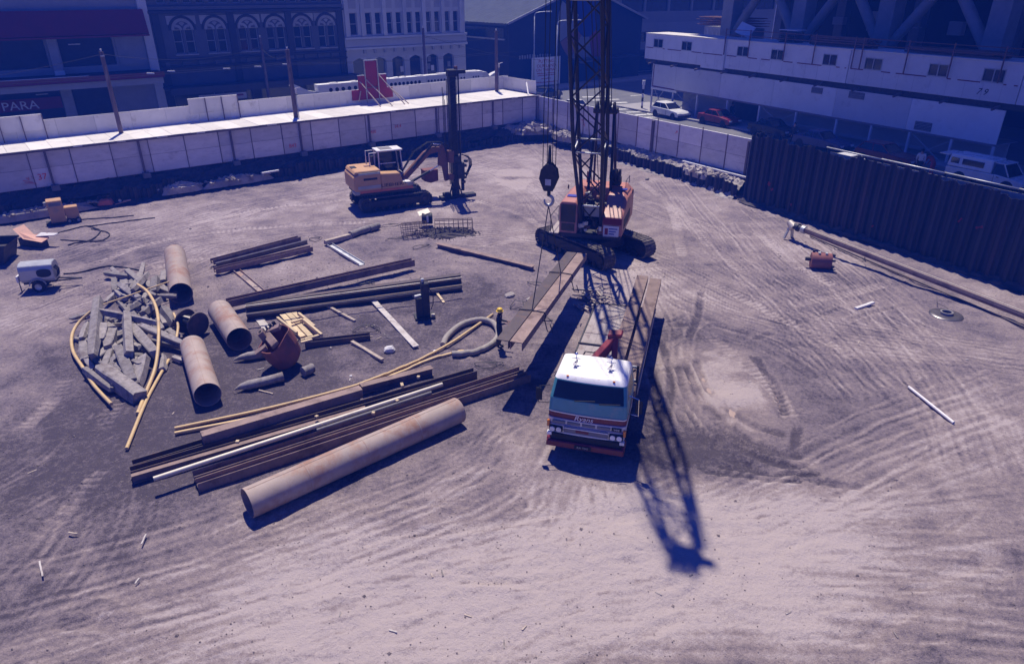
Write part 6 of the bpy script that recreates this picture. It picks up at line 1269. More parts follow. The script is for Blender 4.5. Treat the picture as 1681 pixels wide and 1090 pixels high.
MB().box((0, 0, .12), (1.9, .7, .1)).build('skid', 'steel_dark', gn); MB().cyl((-.72, .1, 1.2), (-.72, .1, 1.4), .1, n=8).build('air_filter', 'exc_grey', gn)
for x in (.3, .8): wheel_pair(gn, (x, -.32, .16), .16, .1, axis='Y')
wb = thing('wheelbarrow', G(176, 339)+Vector((0, 0, -.80)), R(20), label='orange upturned barrow lying at the foot of the bank right of the generator', cat='wheelbarrow')
hull2 = MB(); hull2.add([(-.55, -.4, .9), (.45, -.4, .9), (.55, .4, .9), (-.5, .4, .9), (-.4, -.28, 1.32), (.25, -.28, 1.36), (.3, .28, 1.36), (-.35, .28, 1.32)], [(0, 3, 2, 1), (4, 5, 6, 7), (0, 1, 5, 4), (1, 2, 6, 5), (2, 3, 7, 6), (3, 0, 4, 7)]); hull2.build('tray', 'orange_red', wb, bevel=.1)
for sg in (-1, 1): MB().tube([(-1.0, sg*.3, .85), (.3, sg*.25, .88), (1.1, sg*.15, 1.05), (1.5, sg*.05, 1.1)], .03, n=6).build('handle', 'pink_board', wb)
wheel_pair(wb, (.85, 0, 1.12), .18, .08, axis='Y')
dm = thing('steel_skip', G(-22, 428), R(12), label='dark steel skip cut off by the left edge of the picture', cat='skip')
MB().add([(-1.6, -.9, 0), (1.2, -.9, 0), (1.5, -1.0, 1.0), (-1.8, -1.0, 1.1), (-1.6, .7, 0), (1.2, .7, 0), (1.5, .8, 1.0), (-1.8, .8, 1.1)], [(0, 3, 2, 1), (4, 5, 6, 7), (0, 1, 5, 4), (1, 2, 6, 5), (3, 0, 4, 7)]).build('bin', 'steel_dark', dm); MB().box((-.1, 0, .65), (3.0, 1.6, .05)).build('load', 'earth_dark', dm)
for y in (-1.0, .8): MB().bar((-1.85, y, 1.12), (1.55, y, 1.02), .1, .1).build('rim', 'steel_dark', dm)
MB().box((-1.2, 1.6, .9), (1.2, .8, 1.8)).build('hoist_frame', 'steel_dark', dm, bevel=.03)
pb = thing('hopper_chute', G(62, 404), R(-18), label='pink orange steel chute lying beside the dark skip', cat='chute')
MB().plate([(-1.1, -.3, .95), (-.2, -.55, .55), (.95, -.4, .42), (.9, .1, .5), (-.2, .15, .6), (-1.0, .35, 1.05)], .05).build('tray', 'pink_board', pb); MB().plate([(-.2, .15, .62), (.6, .35, .75), (.9, .1, .52)], .04).build('flap', 'pink_board', pb); MB().plate([(.2, -.1, .6), (1.2, .25, .66), (1.25, .5, .7), (.2, .3, .7)], .04).build('flap', 'ply_white', pb); MB().box((-.1, -.1, .25), (1.6, .5, .45)).build('frame', 'steel_dark', pb)
for k, pts in enumerate([[(112, 405), (150, 395), (165, 380), (140, 372), (95, 385)], [(140, 372), (190, 366), (230, 362), (255, 360)], [(100, 395), (160, 398), (180, 385), (150, 376)], [(105, 452), (140, 448), (180, 440), (230, 446)], [(130, 362), (180, 358), (220, 355)]]):
    P = spath([G(*q) for q in pts], .3); P = [Vector((p.x, p.y, gz(p)+.04)) for p in P]
    MB().tube(P, .035, n=6).build('air_hose', 'rubber', label=('black hose curling beside the pink chute', 'black hose trailing right of the pink chute', 'inner black hose loop by the pink chute', 'black hose running right from the silver compressor', 'black hose running right from the generator')[k], cat='hose')
# ------------------------------------------------------------------ steel casings and the big pipe
def lift(p, q, ca, cb):
    """raise a thing lying on the ground so that it rests on the relief"""
    L = [(p.lerp(q, i/8), ca+(cb-ca)*i/8) for i in range(9)]; d = max(gz(v)-c for v, c in L)
    if d > -.06: p.z += d*.85; q.z += d*.85
def pipe(a, b, r, label, m='pipe_rust', wall=.02, seams=(.5,), notch=False):
    a, b = Vector(a), Vector(b); c = (a+b)/2; L = (b-a).length; d = (b-a).normalized()
    t = thing('steel_pipe', c, label=label, cat='pipe'); n = 40
    q = d.to_track_quat('Y', 'Z'); t.rotation_mode = 'QUATERNION'; t.rotation_quaternion = q
    mb = MB(); k = 8; prof = [(r*(1+.004*math.sin(i*2.1)), -L/2+L*i/k) for i in range(k+1)]
    mb.lathe(prof+[(r-wall, L/2), (r-wall, -L/2), (r, -L/2)], axis='Y', n=n, ends=False); mb.build('shell', m, t)
    for f in seams: MB().lathe([(r*1.002, -.02), (r*1.013, -.008), (r*1.013, .008), (r*1.002, .02)], c=(0, -L/2+L*f, 0), axis='Y', n=n, ends=False).build('weld_seam', m, t)
    MB().box((0, 0, r*1.006), (.012, L*.98, .012)).build('seam_line', m, t); MB().lathe([(.001, -.01), (r-wall-.002, -.01), (r-wall-.002, .01), (.001, .01)], axis='Y', n=24).build('bore_shade_disc', 'bore_shade', t)  # black disc added mid-pipe to paint the shade inside the bore
    return t
pipe(G(287, 417, .52), G(297, 482, .52), .52, 'short rusty steel casing standing behind the timber heap, furthest of the three')
pipe(G(361, 510, .50), G(393, 557, .50), .50, 'short rusty steel casing right of the cable reel, middle of the three')
pipe(G(316, 568, .46), G(341, 648, .46), .46, 'short rusty steel casing nearest the camera of the three')
pipe(G(406, 826, .44), G(752, 673, .44), .44, 'long large rusty steel pipe lying in front of the beam stack', seams=(.24, .5, .76))
# cable reel
rl = thing('cable_reel', G(319, 548, 0)+Vector((0, 0, .52)), R(-28), label='dark rusty cable reel between the steel casings', cat='cable reel')
for x in (-.38, .38): MB().lathe([(.06, -.035), (.52, -.035), (.54, 0), (.52, .035), (.06, .035)], c=(x, 0, 0), axis='X', n=24).build('flange', 'beam_dark', rl)
MB().lathe([(.28, -.34), (.28, .34)], axis='X', n=18).build('drum', 'steel_dark', rl); MB().bar((-.3, -.1, .30), (.3, -.1, .30), .1, .02).build('lead_end', 'bright_steel', rl)
# ------------------------------------------------------------------ beams
def beam(a, b, za, zb, w_, h_, label, m='beam_rust', prof='H', side=True, grp=None, cat='steel beam', name='steel_beam'):
    p, q = G(*a, za), G(*b, zb); c = (p+q)/2; o = Vector((0, 0, -h_/2)); t_ = max(.018, w_*.07)
    if prof == 'H': P = HPROF(w_, h_, .018, t_)
    elif prof == 'I': P = [(y, x) for x, y in HPROF(h_, w_, .02, .022)]      # lying on its side
    elif prof == 'U': P = UPROF(w_, h_, .018)
    elif prof == 'HAT': P = HAT(w_, h_, .025)
    else: P = [(-w_/2, -h_/2), (w_/2, -h_/2), (w_/2, h_/2), (-w_/2, h_/2)]
    m_ = MB(); m_.prism(P, p+o, q+o); return m_.build(name, m, origin=c, label=label, cat=cat, group=grp)
g1 = 'beams in the upper stack'
beam((347, 426), (491, 388), .42, .42, .34, .26, 'rusty beam at the back of the upper stack', prof='I', grp=g1)
beam((354, 432), (504, 394), .40, .40, .16, .24, 'narrow pale-edged beam in the middle of the upper stack', m='beam_mill', grp=g1)
beam((352, 441), (511, 404), .36, .36, .34, .26, 'rusty beam at the front of the upper stack', prof='I', grp=g1)
beam((383, 438), (429, 477), .12, .12, .34, .12, 'pale steel channel lying crossways at the left of the upper stack', m='pipe_rust', prof='U')
beam((541, 400), (594, 432), .12, .12, .34, .12, 'grey steel channel lying crossways at the right of the upper stack', m='galv', prof='U')
beam((372, 492), (678, 425), .62, .62, .38, .34, 'long brown beam raised on channels above the dark beam stack', prof='I')
g2 = 'dark beam stack'
beam((403, 498), (756, 450), .36, .36, .30, .34, 'dark beam at the back of the black beam stack', m='beam_dark', grp=g2)
beam((403, 503), (757, 456), .60, .60, .22, .26, 'dark beam lying on top of the black beam stack', m='beam_dark', grp=g2)
beam((402, 502), (758, 455), .635, .635, .07, .03, 'thin bright strip added as the highlight along the top of the black beam stack', m='bright_steel', prof='B', grp=g2, name='highlight_strip', cat='highlight strip')  # bright strip laid on to paint the highlight along the top beam
beam((404, 513), (758, 466), .36, .36, .36, .35, 'dark beam at the front of the black beam stack', m='beam_dark', grp=g2)
beam((404, 516), (757, 471), .60, .60, .05, .10, 'thin dark angle along the front of the black beam stack', m='beam_mill', prof='B', grp=g2)
beam((718, 399), (876, 437), .28, .28, .34, .26, 'lone tan beam lying between the rebar heap and the hanging piles', prof='H')
beam((500, 560), (607, 548), .26, .26, .30, .25, 'dark brown beam lying right of the board bundle', m='beam_dark', prof='I')
g3 = 'beams in the long front stack'
beam((217, 759), (588, 646), .34, .34, .30, .32, 'dark beam at the back left of the long front stack', m='beam_dark', prof='I', grp=g3)
beam((330, 712), (592, 636), .66, .62, .34, .34, 'boxy pale-topped beam lying on top of the long front stack', m='beam_rust', prof='B', grp=g3)
beam((213, 770), (780, 606), .36, .36, .30, .34, 'long dark beam through the middle of the long front stack', m='beam_dark', prof='I', grp=g3)
beam((592, 632), (709, 602), .40, .40, .30, .32, 'brown beam at the upper right of the long front stack', m='beam_rust', grp=g3)
beam((215, 780), (600, 668), .30, .30, .18, .28, 'narrow brown beam behind the pale tube in the front stack', m='beam_rust', grp=g3)
beam((317, 778), (856, 604), .34, .34, .32, .34, 'long brown beam running under the end of the large pipe', m='beam_rust', prof='I', grp=g3)
beam((322, 790), (868, 612), .32, .32, .30, .32, 'long brown beam nearest the large pipe, reaching the truck shadow', m='beam_rust', prof='I', grp=g3)
def tube(a, b, r, za, zb, label, m, cat='tube', name='steel_tube', grp=None):
    p, q = G(*a, za), G(*b, zb); lift(p, q, za-r, zb-r); c = (p+q)/2; mb = MB(); d = (q-p); L = d.length; d.normalize()
    sd = d.cross(Vector((0, 0, 1))).normalized(); up = sd.cross(d); n = 14; ring_ = [(math.cos(2*math.pi*i/n), math.sin(2*math.pi*i/n)) for i in range(n)]
    mb.prism([(x*r, y*r) for x, y in ring_], p, q, caps=False, smooth=True); mb.prism([(x*r*.8, y*r*.8) for x, y in ring_], p, q, caps=False, smooth=True)
    for e in (p, q): mb.add([e+sd*x*r+up*y*r for x, y in ring_]+[e+sd*x*r*.8+up*y*r*.8 for x, y in ring_], [(i, (i+1) % n, n+(i+1) % n, n+i) for i in range(n)])
    return mb.build(name, m, origin=c, label=label, cat=cat, group=grp)
tube((252, 786), (726, 631), .075, .50, .44, 'long pale steel tube lying along the front beam stack', 'bright_steel')
tube((520, 706), (708, 644), .05, .40, .40, 'thin grey tube in front of the long pale tube', 'concrete_dark')
for k, (x, y) in enumerate(((390, 725), (520, 684), (527, 697), (613, 678), (652, 658), (660, 632), (687, 619))):
    c = G(x, y, .46); MB().box((0, 0, 0), (.22 if k == 5 else .1, .1, .08), rz=k).build('timber_block', 'pale_timber', label='%s small pale wood block from the left on the front beam stack' % ('first', 'second', 'third', 'fourth', 'fifth', 'sixth', 'seventh')[k], cat='wood block', group='wood blocks on the beam stack').location = c
# ------------------------------------------------------------------ timber: boards, planks, logs
def board(a, b, w_, h_, label, m='plank', za=None, zb=None, grp=None):
    za = h_+.02 if za is None else za; zb = za if zb is None else zb
    p, q = G(*a, za), G(*b, zb); lift(p, q, za-h_, zb-h_); c = (p+q)/2; o = Vector((0, 0, -h_/2)); mb = MB(); d = (q-p)
    k = 5; pts = [p+d*(i/k)+o for i in range(k+1)]; sd = d.cross(Vector((0, 0, 1))).normalized()
    pts = [x+sd*random.uniform(-.008, .008) for x in pts]
    for i in range(k): mb.prism([(-w_/2, -h_/2), (w_/2, -h_/2), (w_/2, h_/2), (-w_/2, h_/2)], pts[i], pts[i+1], caps=(i in (0, k-1)))
    return mb.build('board', m, origin=c, label=label, cat='board', group=grp)
board((612, 494), (683, 571), .26, .06, 'white speckled plank lying by itself left of the dark post', m='chalk_board')
board((536, 502), (583, 527), .12, .10, 'short pale timber in front of the dark beam stack')
board((578, 561), (628, 591), .14, .10, 'short pale timber lying right of the brown beam')
board((671, 482), (688, 489), .10, .08, 'very short pale stick left of the dark post', m='pale_timber'); board((715, 479), (729, 498), .11, .08, 'very short pale stick right of the dark post', m='pale_timber')
board((425, 522), (449, 555), .34, .04, 'grey flat board left of the board bundle', m='chalk_board')
bg_ = 'boards in the bundle'
for k, (a, b, z, w_) in enumerate((((455, 520), (487, 545), .36, .10), ((463, 515), (497, 552), .16, .24), ((472, 512), (510, 551), .18, .22), ((482, 512), (522, 548), .18, .22), ((470, 520), (500, 556), .10, .30), ((489, 512), (516, 534), .42, .10), ((498, 523), (528, 548), .42, .10), ((458, 530), (485, 558), .12, .2))):
    board(a, b, w_, .07 if w_ > .15 else .14, ('dark-sided edge board at the left of the pale board bundle', 'pale board second from left in the bundle', 'pale board in the middle of the bundle', 'pale board second from right in the bundle', 'lowest wide pale board of the bundle', 'upper edge board on the right of the bundle', 'long edge board on the far right of the bundle', 'short low board at the near left of the bundle')[k], m='pale_timber', za=z, grp=bg_)
for k, (a, b) in enumerate((((478, 528), (496, 523)), ((500, 556), (524, 549)), ((494, 561), (512, 556)))): board(a, b, .12, .08, ('batten nailed across the top of the board bundle', 'batten across the near end of the board bundle', 'loose batten below the board bundle')[k], m='pale_timber', za=.34, grp=bg_)
def log(a, b, r, label, point=True, za=None):
    za = r if za is None else za; p, q = G(*a, za), G(*b, za); lift(p, q, za-r, za-r); c = (p+q)/2; d = q-p; n = 7; mb = MB()
    path = [p+d*(i/n)+Vector((0, 0, random.uniform(-.01, .01))) for i in range(n+1)]; rr_ = [r*random.uniform(.93, 1.05) for _ in path]
    if point: rr_[0] = r*.12; rr_[1] = r*.62; path[0].z -= r*.4
    mb.tube(path, rr_, n=10); return mb.build('log', 'grey_timber', origin=c, label=label, cat='log')
log((383, 589), (468, 575), .17, 'grey log with a splintered point behind the red bucket'); log((384, 638), (465, 619), .18, 'grey log with a splintered point in front of the red bucket'); log((497, 611), (513, 604), .19, 'short stub of log right of the red bucket', point=False)
board((425, 639), (448, 645), .05, .04, 'small splinter of wood in front of the pointed log')
log((606, 376), (622, 371), .2, 'far stub of grey log at the end of the pale beam', point=False)
beam((533, 395), (578, 383), .30, .30, .26, .24, 'pale-topped timber baulk left of the grey log', m='plank', prof='B', cat='timber', name='timber_baulk')
log((620, 370), (575, 386), .2, 'grey log lying beyond the upper beam stack', za=.22)
# heap of broken timbers, each one placed
Zx = lambda x, y: (100+x/3.894, 400+y/3.894)
TB = [(240, 415, 610, 490, 45, .95, .85), (230, 340, 195, 690, 55, 1.05, .80), (415, 430, 430, 680, 50, .98, .85), (450, 510, 600, 680, 60, .72, .62), (500, 505, 770, 620, 45, .80, .50), (250, 770, 500, 945, 84, .52, .42), (150, 790, 320, 915, 40, .42, .25), (360, 640, 455, 850, 66, .72, .45), (525, 710, 480, 880, 60, .60, .30),
      (138, 620, 150, 730, 58, .55, .32), (270, 505, 252, 600, 50, .80, .72), (330, 530, 292, 640, 60, .66, .60), (465, 590, 540, 670, 50, .45, .4), (590, 600, 760, 640, 40, .42, .35), (370, 250, 500, 335, 45, .75, .5), (455, 285, 550, 180, 45, .80, .6), (280, 178, 430, 195, 40, .40, .35), (420, 160, 500, 230, 45, .42, .5),
      (600, 205, 590, 290, 60, .62, .55), (335, 215, 340, 290, 45, .35, .38), (520, 430, 640, 335, 50, .55, .6), (640, 322, 735, 325, 32, .70, .6), (450, 392, 520, 345, 42, .6, .5), (655, 400, 722, 490, 56, .70, .45), (640, 440, 662, 500, 42, .45, .35), (660, 165, 650, 230, 50, .45, .4), (545, 225, 565, 275, 42, .45, .4), (390, 225, 412, 270, 50, .40, .4),
      (640, 700, 640, 790, 52, .32, .24), (338, 700, 372, 785, 42, .35, .25), (205, 695, 235, 755, 46, .35, .25), (60, 470, 190, 430, 26, .22, .25), (165, 495, 130, 590, 42, .45, .4), (720, 715, 775, 738, 34, .22, .2), (440, 230, 520, 285, 45, .35, .3), (560, 375, 605, 425, 52, .35, .3), (300, 610, 365, 560, 44, .40, .5), (480, 555, 430, 605, 44, .40, .4), (355, 290, 395, 330, 48, .5, .4), (690, 545, 760, 590, 36, .3, .2), (430, 700, 470, 740, 50, .3, .3), (600, 480, 640, 540, 50, .4, .3)]
rgt = random.Random(3)
for k in range(84):
    a_ = rgt.uniform(0, 6.28); rr_ = rgt.random()**.5; fr = rgt.random() < .68
    cx_, cy_ = (410+270*rr_*math.cos(a_), 640+240*rr_*math.sin(a_)) if fr else (520+210*rr_*math.cos(a_), 290+120*rr_*math.sin(a_))
    an = rgt.uniform(0, 3.14); L_ = rgt.uniform(30, 105); z_ = rgt.uniform(.16, .50)*(1.25-rr_*.75)
    TB.append((cx_-math.cos(an)*L_, cy_-math.sin(an)*L_*.7, cx_+math.cos(an)*L_, cy_+math.sin(an)*L_*.7, rgt.uniform(22, 46), z_+rgt.uniform(-.06, .15), z_+rgt.uniform(-.06, .15)))
WHERE = ['lying across the middle of the heap, the longest crosswise one', 'standing up at the left side of the heap, tallest there', 'upright in the centre of the heap on top', 'slanting down right of the centre upright', 'slanting to the reel on the right of the heap', 'thickest one at the front of the heap', 'split one at the front left of the heap', 'leaning behind the thickest front one', 'pale upright stub right of the thickest front one']
for k, (x0, y0, x1, y1, w_, za, zb) in enumerate(TB):
    p, q = G(*Zx(x0, y0), za), G(*Zx(x1, y1), zb); c = (p+q)/2; wdt = w_/3.894/36*(.80+.1*random.random()); h_ = wdt*random.uniform(.75, 1.0)
    mb = MB(); d = q-p; n = 4; rg = random.Random(k); sd = d.cross(Vector((0, 0, 1))).normalized(); up = sd.cross(d).normalized(); roll = rg.uniform(-.5, .5)
    rings = []
    for i in range(n+1):
        f = i/n; base = p+d*f-Vector((0, 0, h_/2)); ta = 1.0 if 0 < i < n else rg.uniform(.72, 1.0); rg_ = []
        for a, b in ((-1, -1), (1, -1), (1.0, .85), (.75, 1), (-.8, 1), (-1, .8)):
            x, y = a*wdt/2*ta*rg.uniform(.92, 1.06), b*h_/2*ta*rg.uniform(.92, 1.06); xx, yy = x*math.cos(roll)-y*math.sin(roll), x*math.sin(roll)+y*math.cos(roll)
            e = d.normalized()*rg.uniform(-.10, .10) if i in (0, n) else Vector()
            rg_.append(base+sd*xx+up*yy+e)
        rings.append(rg_)
    mb.add([v for r_ in rings for v in r_], [(i*6+j, i*6+(j+1) % 6, (i+1)*6+(j+1) % 6, (i+1)*6+j) for i in range(n) for j in range(6)]+[tuple(range(6))[::-1], tuple(range(n*6, n*6+6))])
    mb.build('timber', 'grey_timber', origin=c, label=('broken grey timber ' + WHERE[k]) if k < len(WHERE) else '%s %s grey timber lying %s %s in the %s %s of the timber heap' % ('long' if d.length > 1.6 else 'short' if d.length < .9 else 'broken', 'thick' if w_ > 48 else 'thin' if w_ < 40 else 'squared', 'crosswise' if abs(d.x) > 1.6*abs(d.y) else 'end-on' if abs(d.y) > 2.2*abs(d.x) else 'aslant', 'on top' if za > .55 else 'low down' if za < .33 else 'half buried', 'back' if y0+y1 < 800 else 'middle' if y0+y1 < 1300 else 'front', 'left' if x0+x1 < 700 else 'centre' if x0+x1 < 1000 else 'right'), cat='timber', group='broken timbers in the heap')
# ------------------------------------------------------------------ hoses and rods
def hose(pts, r, m, label, cat='hose', name='hose', ribs=False):
    P = spath([G(x, y, z) for x, y, z in pts], .12)
    for p in P: p.z = max(p.z, gz(p)+r*.9)
    t = P[0].copy(); mb = MB()
    rr_ = [r*(1+.07*(i % 2)) for i in range(len(P))] if ribs else r
    mb.tube(P, rr_, n=10); return mb.build(name, m, origin=t, label=label, cat=cat)
Q = lambda L: [(*Zx(x, y), z) for x, y, z in L]
hose(Q([(490, 262, 1.05), (545, 300, 1.05), (590, 365, 1.0), (616, 440, .95), (625, 550, .85), (618, 700, .55), (595, 820, .25), (540, 960, .08), (490, 1085, .06)]), .065, 'hose_yellow', 'yellow hose arching over the timber heap')
hose(Q([(190, 435, .75), (110, 510, .45), (70, 590, .30), (78, 690, .22), (140, 792, .2), (200, 890, .12), (250, 950, .08), (322, 1025, .07)]), .065, 'hose_yellow', 'yellow hose curving round the left of the timber heap')
hose(Q([(690, 742, .1), (600, 900, .07), (530, 1040, .07), (420, 1310, .07)]), .06, 'hose_yellow', 'straight yellow hose leaving the timber heap towards the camera'); hose(Q([(720, 445, .8), (748, 520, .6), (740, 600, .4)]), .055, 'hose_yellow', 'short yellow hose end at the right of the timber heap')
tube(Zx(270, 390), Zx(692, 243), .032, .95, .85, 'thin straight yellow rod lying over the back of the timber heap', 'hose_yellow', cat='rod', name='rod')
hose([(809, 516, .10), (770, 543, .14), (735, 566, .14), (670, 600, .08), (600, 628, .07), (450, 668, .07), (287, 703, .07)], .06, 'hose_yellow', 'long yellow hose beside the front beam stack, the one threaded through the loop')
hose([(768, 577, .08), (730, 585, .08), (690, 598, .07), (600, 636, .07), (450, 678, .07), (287, 711, .07)], .06, 'hose_yellow', 'long yellow hose nearest the front beam stack')
hose([(727, 566, .15), (735, 551, .18), (757, 533, .2), (785, 525, .2), (808, 529, .2), (818, 545, .16), (812, 560, .13), (792, 573, .13), (768, 581, .12), (742, 584, .12)], .12, 'hose_grey', 'thick grey ribbed hose curled in a loop left of the worker', ribs=True)
# ------------------------------------------------------------------ drilling tools
bk = thing('drilling_bucket', G(478, 598), R(20), label='rust red drilling bucket tilted beside the pointed logs', cat='drilling bucket'); bt = Matrix.Rotation(R(9), 4, 'X') @ Matrix.Rotation(R(-27), 4, 'Y'); bk.scale = (1.12, 1.12, 1.35)
pt = thing('barrel', (0, 0, .12)); pt.parent = bk; pt.rotation_euler = bt.to_euler()
n = 26; mb = MB(); V_ = []
for r_, z_, jag in ((.36, .0, 0), (.52, .14, 0), (.60, .5, 0), (.60, 1.0, .07), (.565, 1.0, .07), (.565, .5, 0), (.40, .1, 0)):
    for j in range(n): a = 2*math.pi*j/n; V_.append((r_*math.cos(a), r_*math.sin(a), z_-jag*(.5+.5*math.sin(3*a+.5))*1.6))
mb.add(V_, [(i*n+j, i*n+(j+1) % n, (i+1)*n+(j+1) % n, (i+1)*n+j) for i in range(6) for j in range(n)]+[tuple(range(n))[::-1], tuple(range(6*n, 7*n))]); mb.build('shell', 'bucket_red', pt)
MB().box((-.1, .0, 1.0), (.26, 1.1, .12), rz=.3).build('cross_beam', 'beam_rust', pt, bevel=.02); MB().box((-.28, .22, 1.12), (.2, .2, .3)).build('kelly_socket', 'beam_rust', pt); MB().box((-.28, .22, 1.275), (.1, .1, .012)).build('socket_hole', 'black', pt); MB().box((.1, .35, 1.02), (.5, .18, .12), rz=-.4).build('cutter_bar', 'beam_rust', pt); MB().box((-.5, -.2, .96), (.42, .2, .12), rz=.1).build('cutter_bar', 'beam_rust', pt)
for k in range(4): MB().box((-.25+.14*k, .5, 1.08), (.07, .1, .16), rz=.3*k).build('tooth', 'steel_dark', pt)
ag = thing('drilling_bucket', G(1345, 440)+Vector((0, 0, .40)), R(-14), label='rusty toothed drilling bucket lying on its side at the right of the pit', cat='drilling bucket')
MB().lathe([(.05, -.5), (.40, -.5), (.42, -.46), (.42, .46), (.40, .5), (.30, .5), (.30, .3), (.05, .3)], axis='X', n=24).build('shell', 'bucket_red', ag)
for k in range(7): a = 2*math.pi*k/7; MB().box((.56, math.cos(a)*.38, math.sin(a)*.38), (.16, .09, .09)).build('tooth', 'steel_dark', ag)
for x, z in ((-.15, .44), (.2, .44)): MB().box((x, -.05, z), (.12, .2, .08)).build('lug', 'galv', ag)
MB().box((-.62, 0, .05), (.3, .16, .16)).build('kelly_socket', 'steel_dark', ag); MB().box((-.4, .1, .46), (.12, .1, .14)).build('lug', 'steel_dark', ag)
# long kelly bar propped on a stand
ka, kb = G(1316, 376, .80), G(1712, 530, .42)
kl = thing('kelly_bar', ka, label='long steel kelly bar lying along the foot of the tall sheet piles', cat='kelly bar')
MB().cyl((0, 0, 0), kb-ka, .15, n=16).build('outer_tube', 'beam_rust', kl); kd = (kb-ka).normalized(); ks = kd.cross(Vector((0, 0, 1))).normalized()
for sg, mm in ((-1, 'bright_steel'), (0, 'bright_steel'), (1, 'pipe_rust')): MB().bar(ks*.10*sg+Vector((0, 0, .155-.03*abs(sg))), kb-ka+ks*.10*sg+Vector((0, 0, .155-.03*abs(sg))), .035, .03).build('drive_rib', mm, kl)
MB().cyl(kd*.05, -kd*.55, .17, n=16).build('collar', 'steel_dark', kl); MB().cyl(kd*.28, kd*.05, .22, n=16).build('flange', 'galv', kl); MB().cyl(-kd*.2, -kd*.32, .23, n=16).build('flange', 'steel_dark', kl)
MB().cyl(-kd*.55+Vector((0, 0, -.1)), -kd*.95+Vector((0, 0, .12)), .26, .18, n=16).build('head', 'bright_steel', kl)
for sg in (-1, 1): MB().bar(-kd*.75+ks*.1*sg+Vector((0, 0, -.05)), -kd*.85+ks*.32*sg+Vector((0, 0, -.80)), .16, .08).build('stand_leg', 'galv', kl)
MB().tube([kd*4.3+Vector((0, 0, -.2)), kd*4.2-ks*.3+Vector((0, 0, -.5)), kd*3.9-ks*.5+Vector((0, 0, -.55)), kd*3.6-ks*.6+Vector((0, 0, -.55))], .02, n=6).build('trailing_wire', 'wire', kl)
tube((1330, 388), (1690, 541), .05, .06, .06, 'thin dark pipe lying on the ground in front of the kelly bar', 'beam_dark')
# cast cover with collar
cv = thing('steel_cover', G(1553, 517), R(10), label='flat round steel cover with a raised collar at the right of the pit', cat='cover')
MB().lathe([(.22, .05), (.5, .06), (.68, .03), (.70, .005)], n=26, ends=False).build('plate', 'beam_mill', cv); MB().lathe([(.20, .02), (.20, .16), (.25, .17), (.27, .16), (.27, .05)], n=24, ends=False).build('collar', 'concrete_dark', cv); MB().lathe([(.001, .03), (.2, .03)], n=24, ends=False).build('hole', 'black', cv)
MB().tube([(.2, .05, .1), (.35, .4, .14), (.2, .9, .18), (.6, 1.4, .2)], .014, n=5).build('lead', 'rope', cv)
tube((1492, 634), (1566, 693), .05, .06, .06, 'pale pole lying alone on the right side of the pit', 'ply_white', cat='pole', name='pole'); board((1405, 506), (1434, 496), .14, .09, 'short pale timber lying on the right side of the pit', m='ply_white')
# dark drop hammer standing by the beam stack
dh = thing('drop_hammer', G(697, 521), R(15), label='dark steel hammer block standing upright in front of the black beam stack', cat='hammer')
MB().box((.08, 0, .85), (.34, .34, 1.65)).build('block', 'steel_dark', dh, bevel=.03); MB().box((-.22, -.08, .55), (.28, .26, .95)).build('side_guide', 'steel_dark', dh, bevel=.02); MB().cyl((.0, 0, 1.66), (.0, 0, 1.86), .07, n=8).build('top_eye', 'galv', dh); MB().box((0, -.02, .06), (.9, .6, .12)).build('base', 'steel_dark', dh)
MB().tube([(.25, .0, 1.4), (.42, -.1, 1.1), (.4, -.15, .7), (.3, -.1, .4)], .02, n=6).build('cable', 'wire', dh); MB().box((-.25, -.05, 1.08), (.3, .12, .1), rz=.3).build('lever', 'galv', dh); MB().box((.36, -.2, .16), (.16, .12, .1)).build('wedge', 'bright_steel', dh)
# reinforcing cages
def cage(a, b, r, nb, label):
    p, q = G(*a, r), G(*b, r); c = (p+q)/2; d = q-p; L = d.length; t = thing('rebar_cage', c, math.atan2(d.y, d.x), label=label, cat='rebar cage')
    for k in range(nb): A_ = 2*math.pi*k/nb; MB().cyl((-L/2, math.cos(A_)*r, math.sin(A_)*r), (L/2, math.cos(A_)*r, math.sin(A_)*r), .022, n=5).build('bar', 'rebar', t)
    for k in range(int(L/.28)+1): MB().tube([(-L/2+.28*k, math.cos(x)*r*1.03, math.sin(x)*r*1.03) for x in np.linspace(0, 2*math.pi, 21)[:-1]], .013, n=4, closed=True).build('hoop', 'rebar', t)
cage((714, 372), (776, 370), .42, 10, 'long wire rebar cage lying right of the dented drum'); cage((660, 378), (702, 374), .40, 9, 'shorter rebar cage lying left of the dented drum')
dr = thing('steel_drum', G(693, 372), R(8), label='dark drum with a pale bent lid between the rebar cages', cat='drum')
MB().lathe([(.30, 0), (.34, .05), (.34, .3), (.355, .32), (.34, .34), (.34, .62), (.30, .66)], c=(0, 0, 0), axis='X', n=20).build('body', 'steel_dark', dr); dr.location.z = .5
MB().box((.15, .1, .36), (.7, .5, .05), rot=Euler((.3, -.25, .2)).to_matrix()).build('lid', 'bright_steel', dr); MB().box((.35, -.35, .05), (.12, .02, .4)).build('label_patch', 'white_wall', dr)
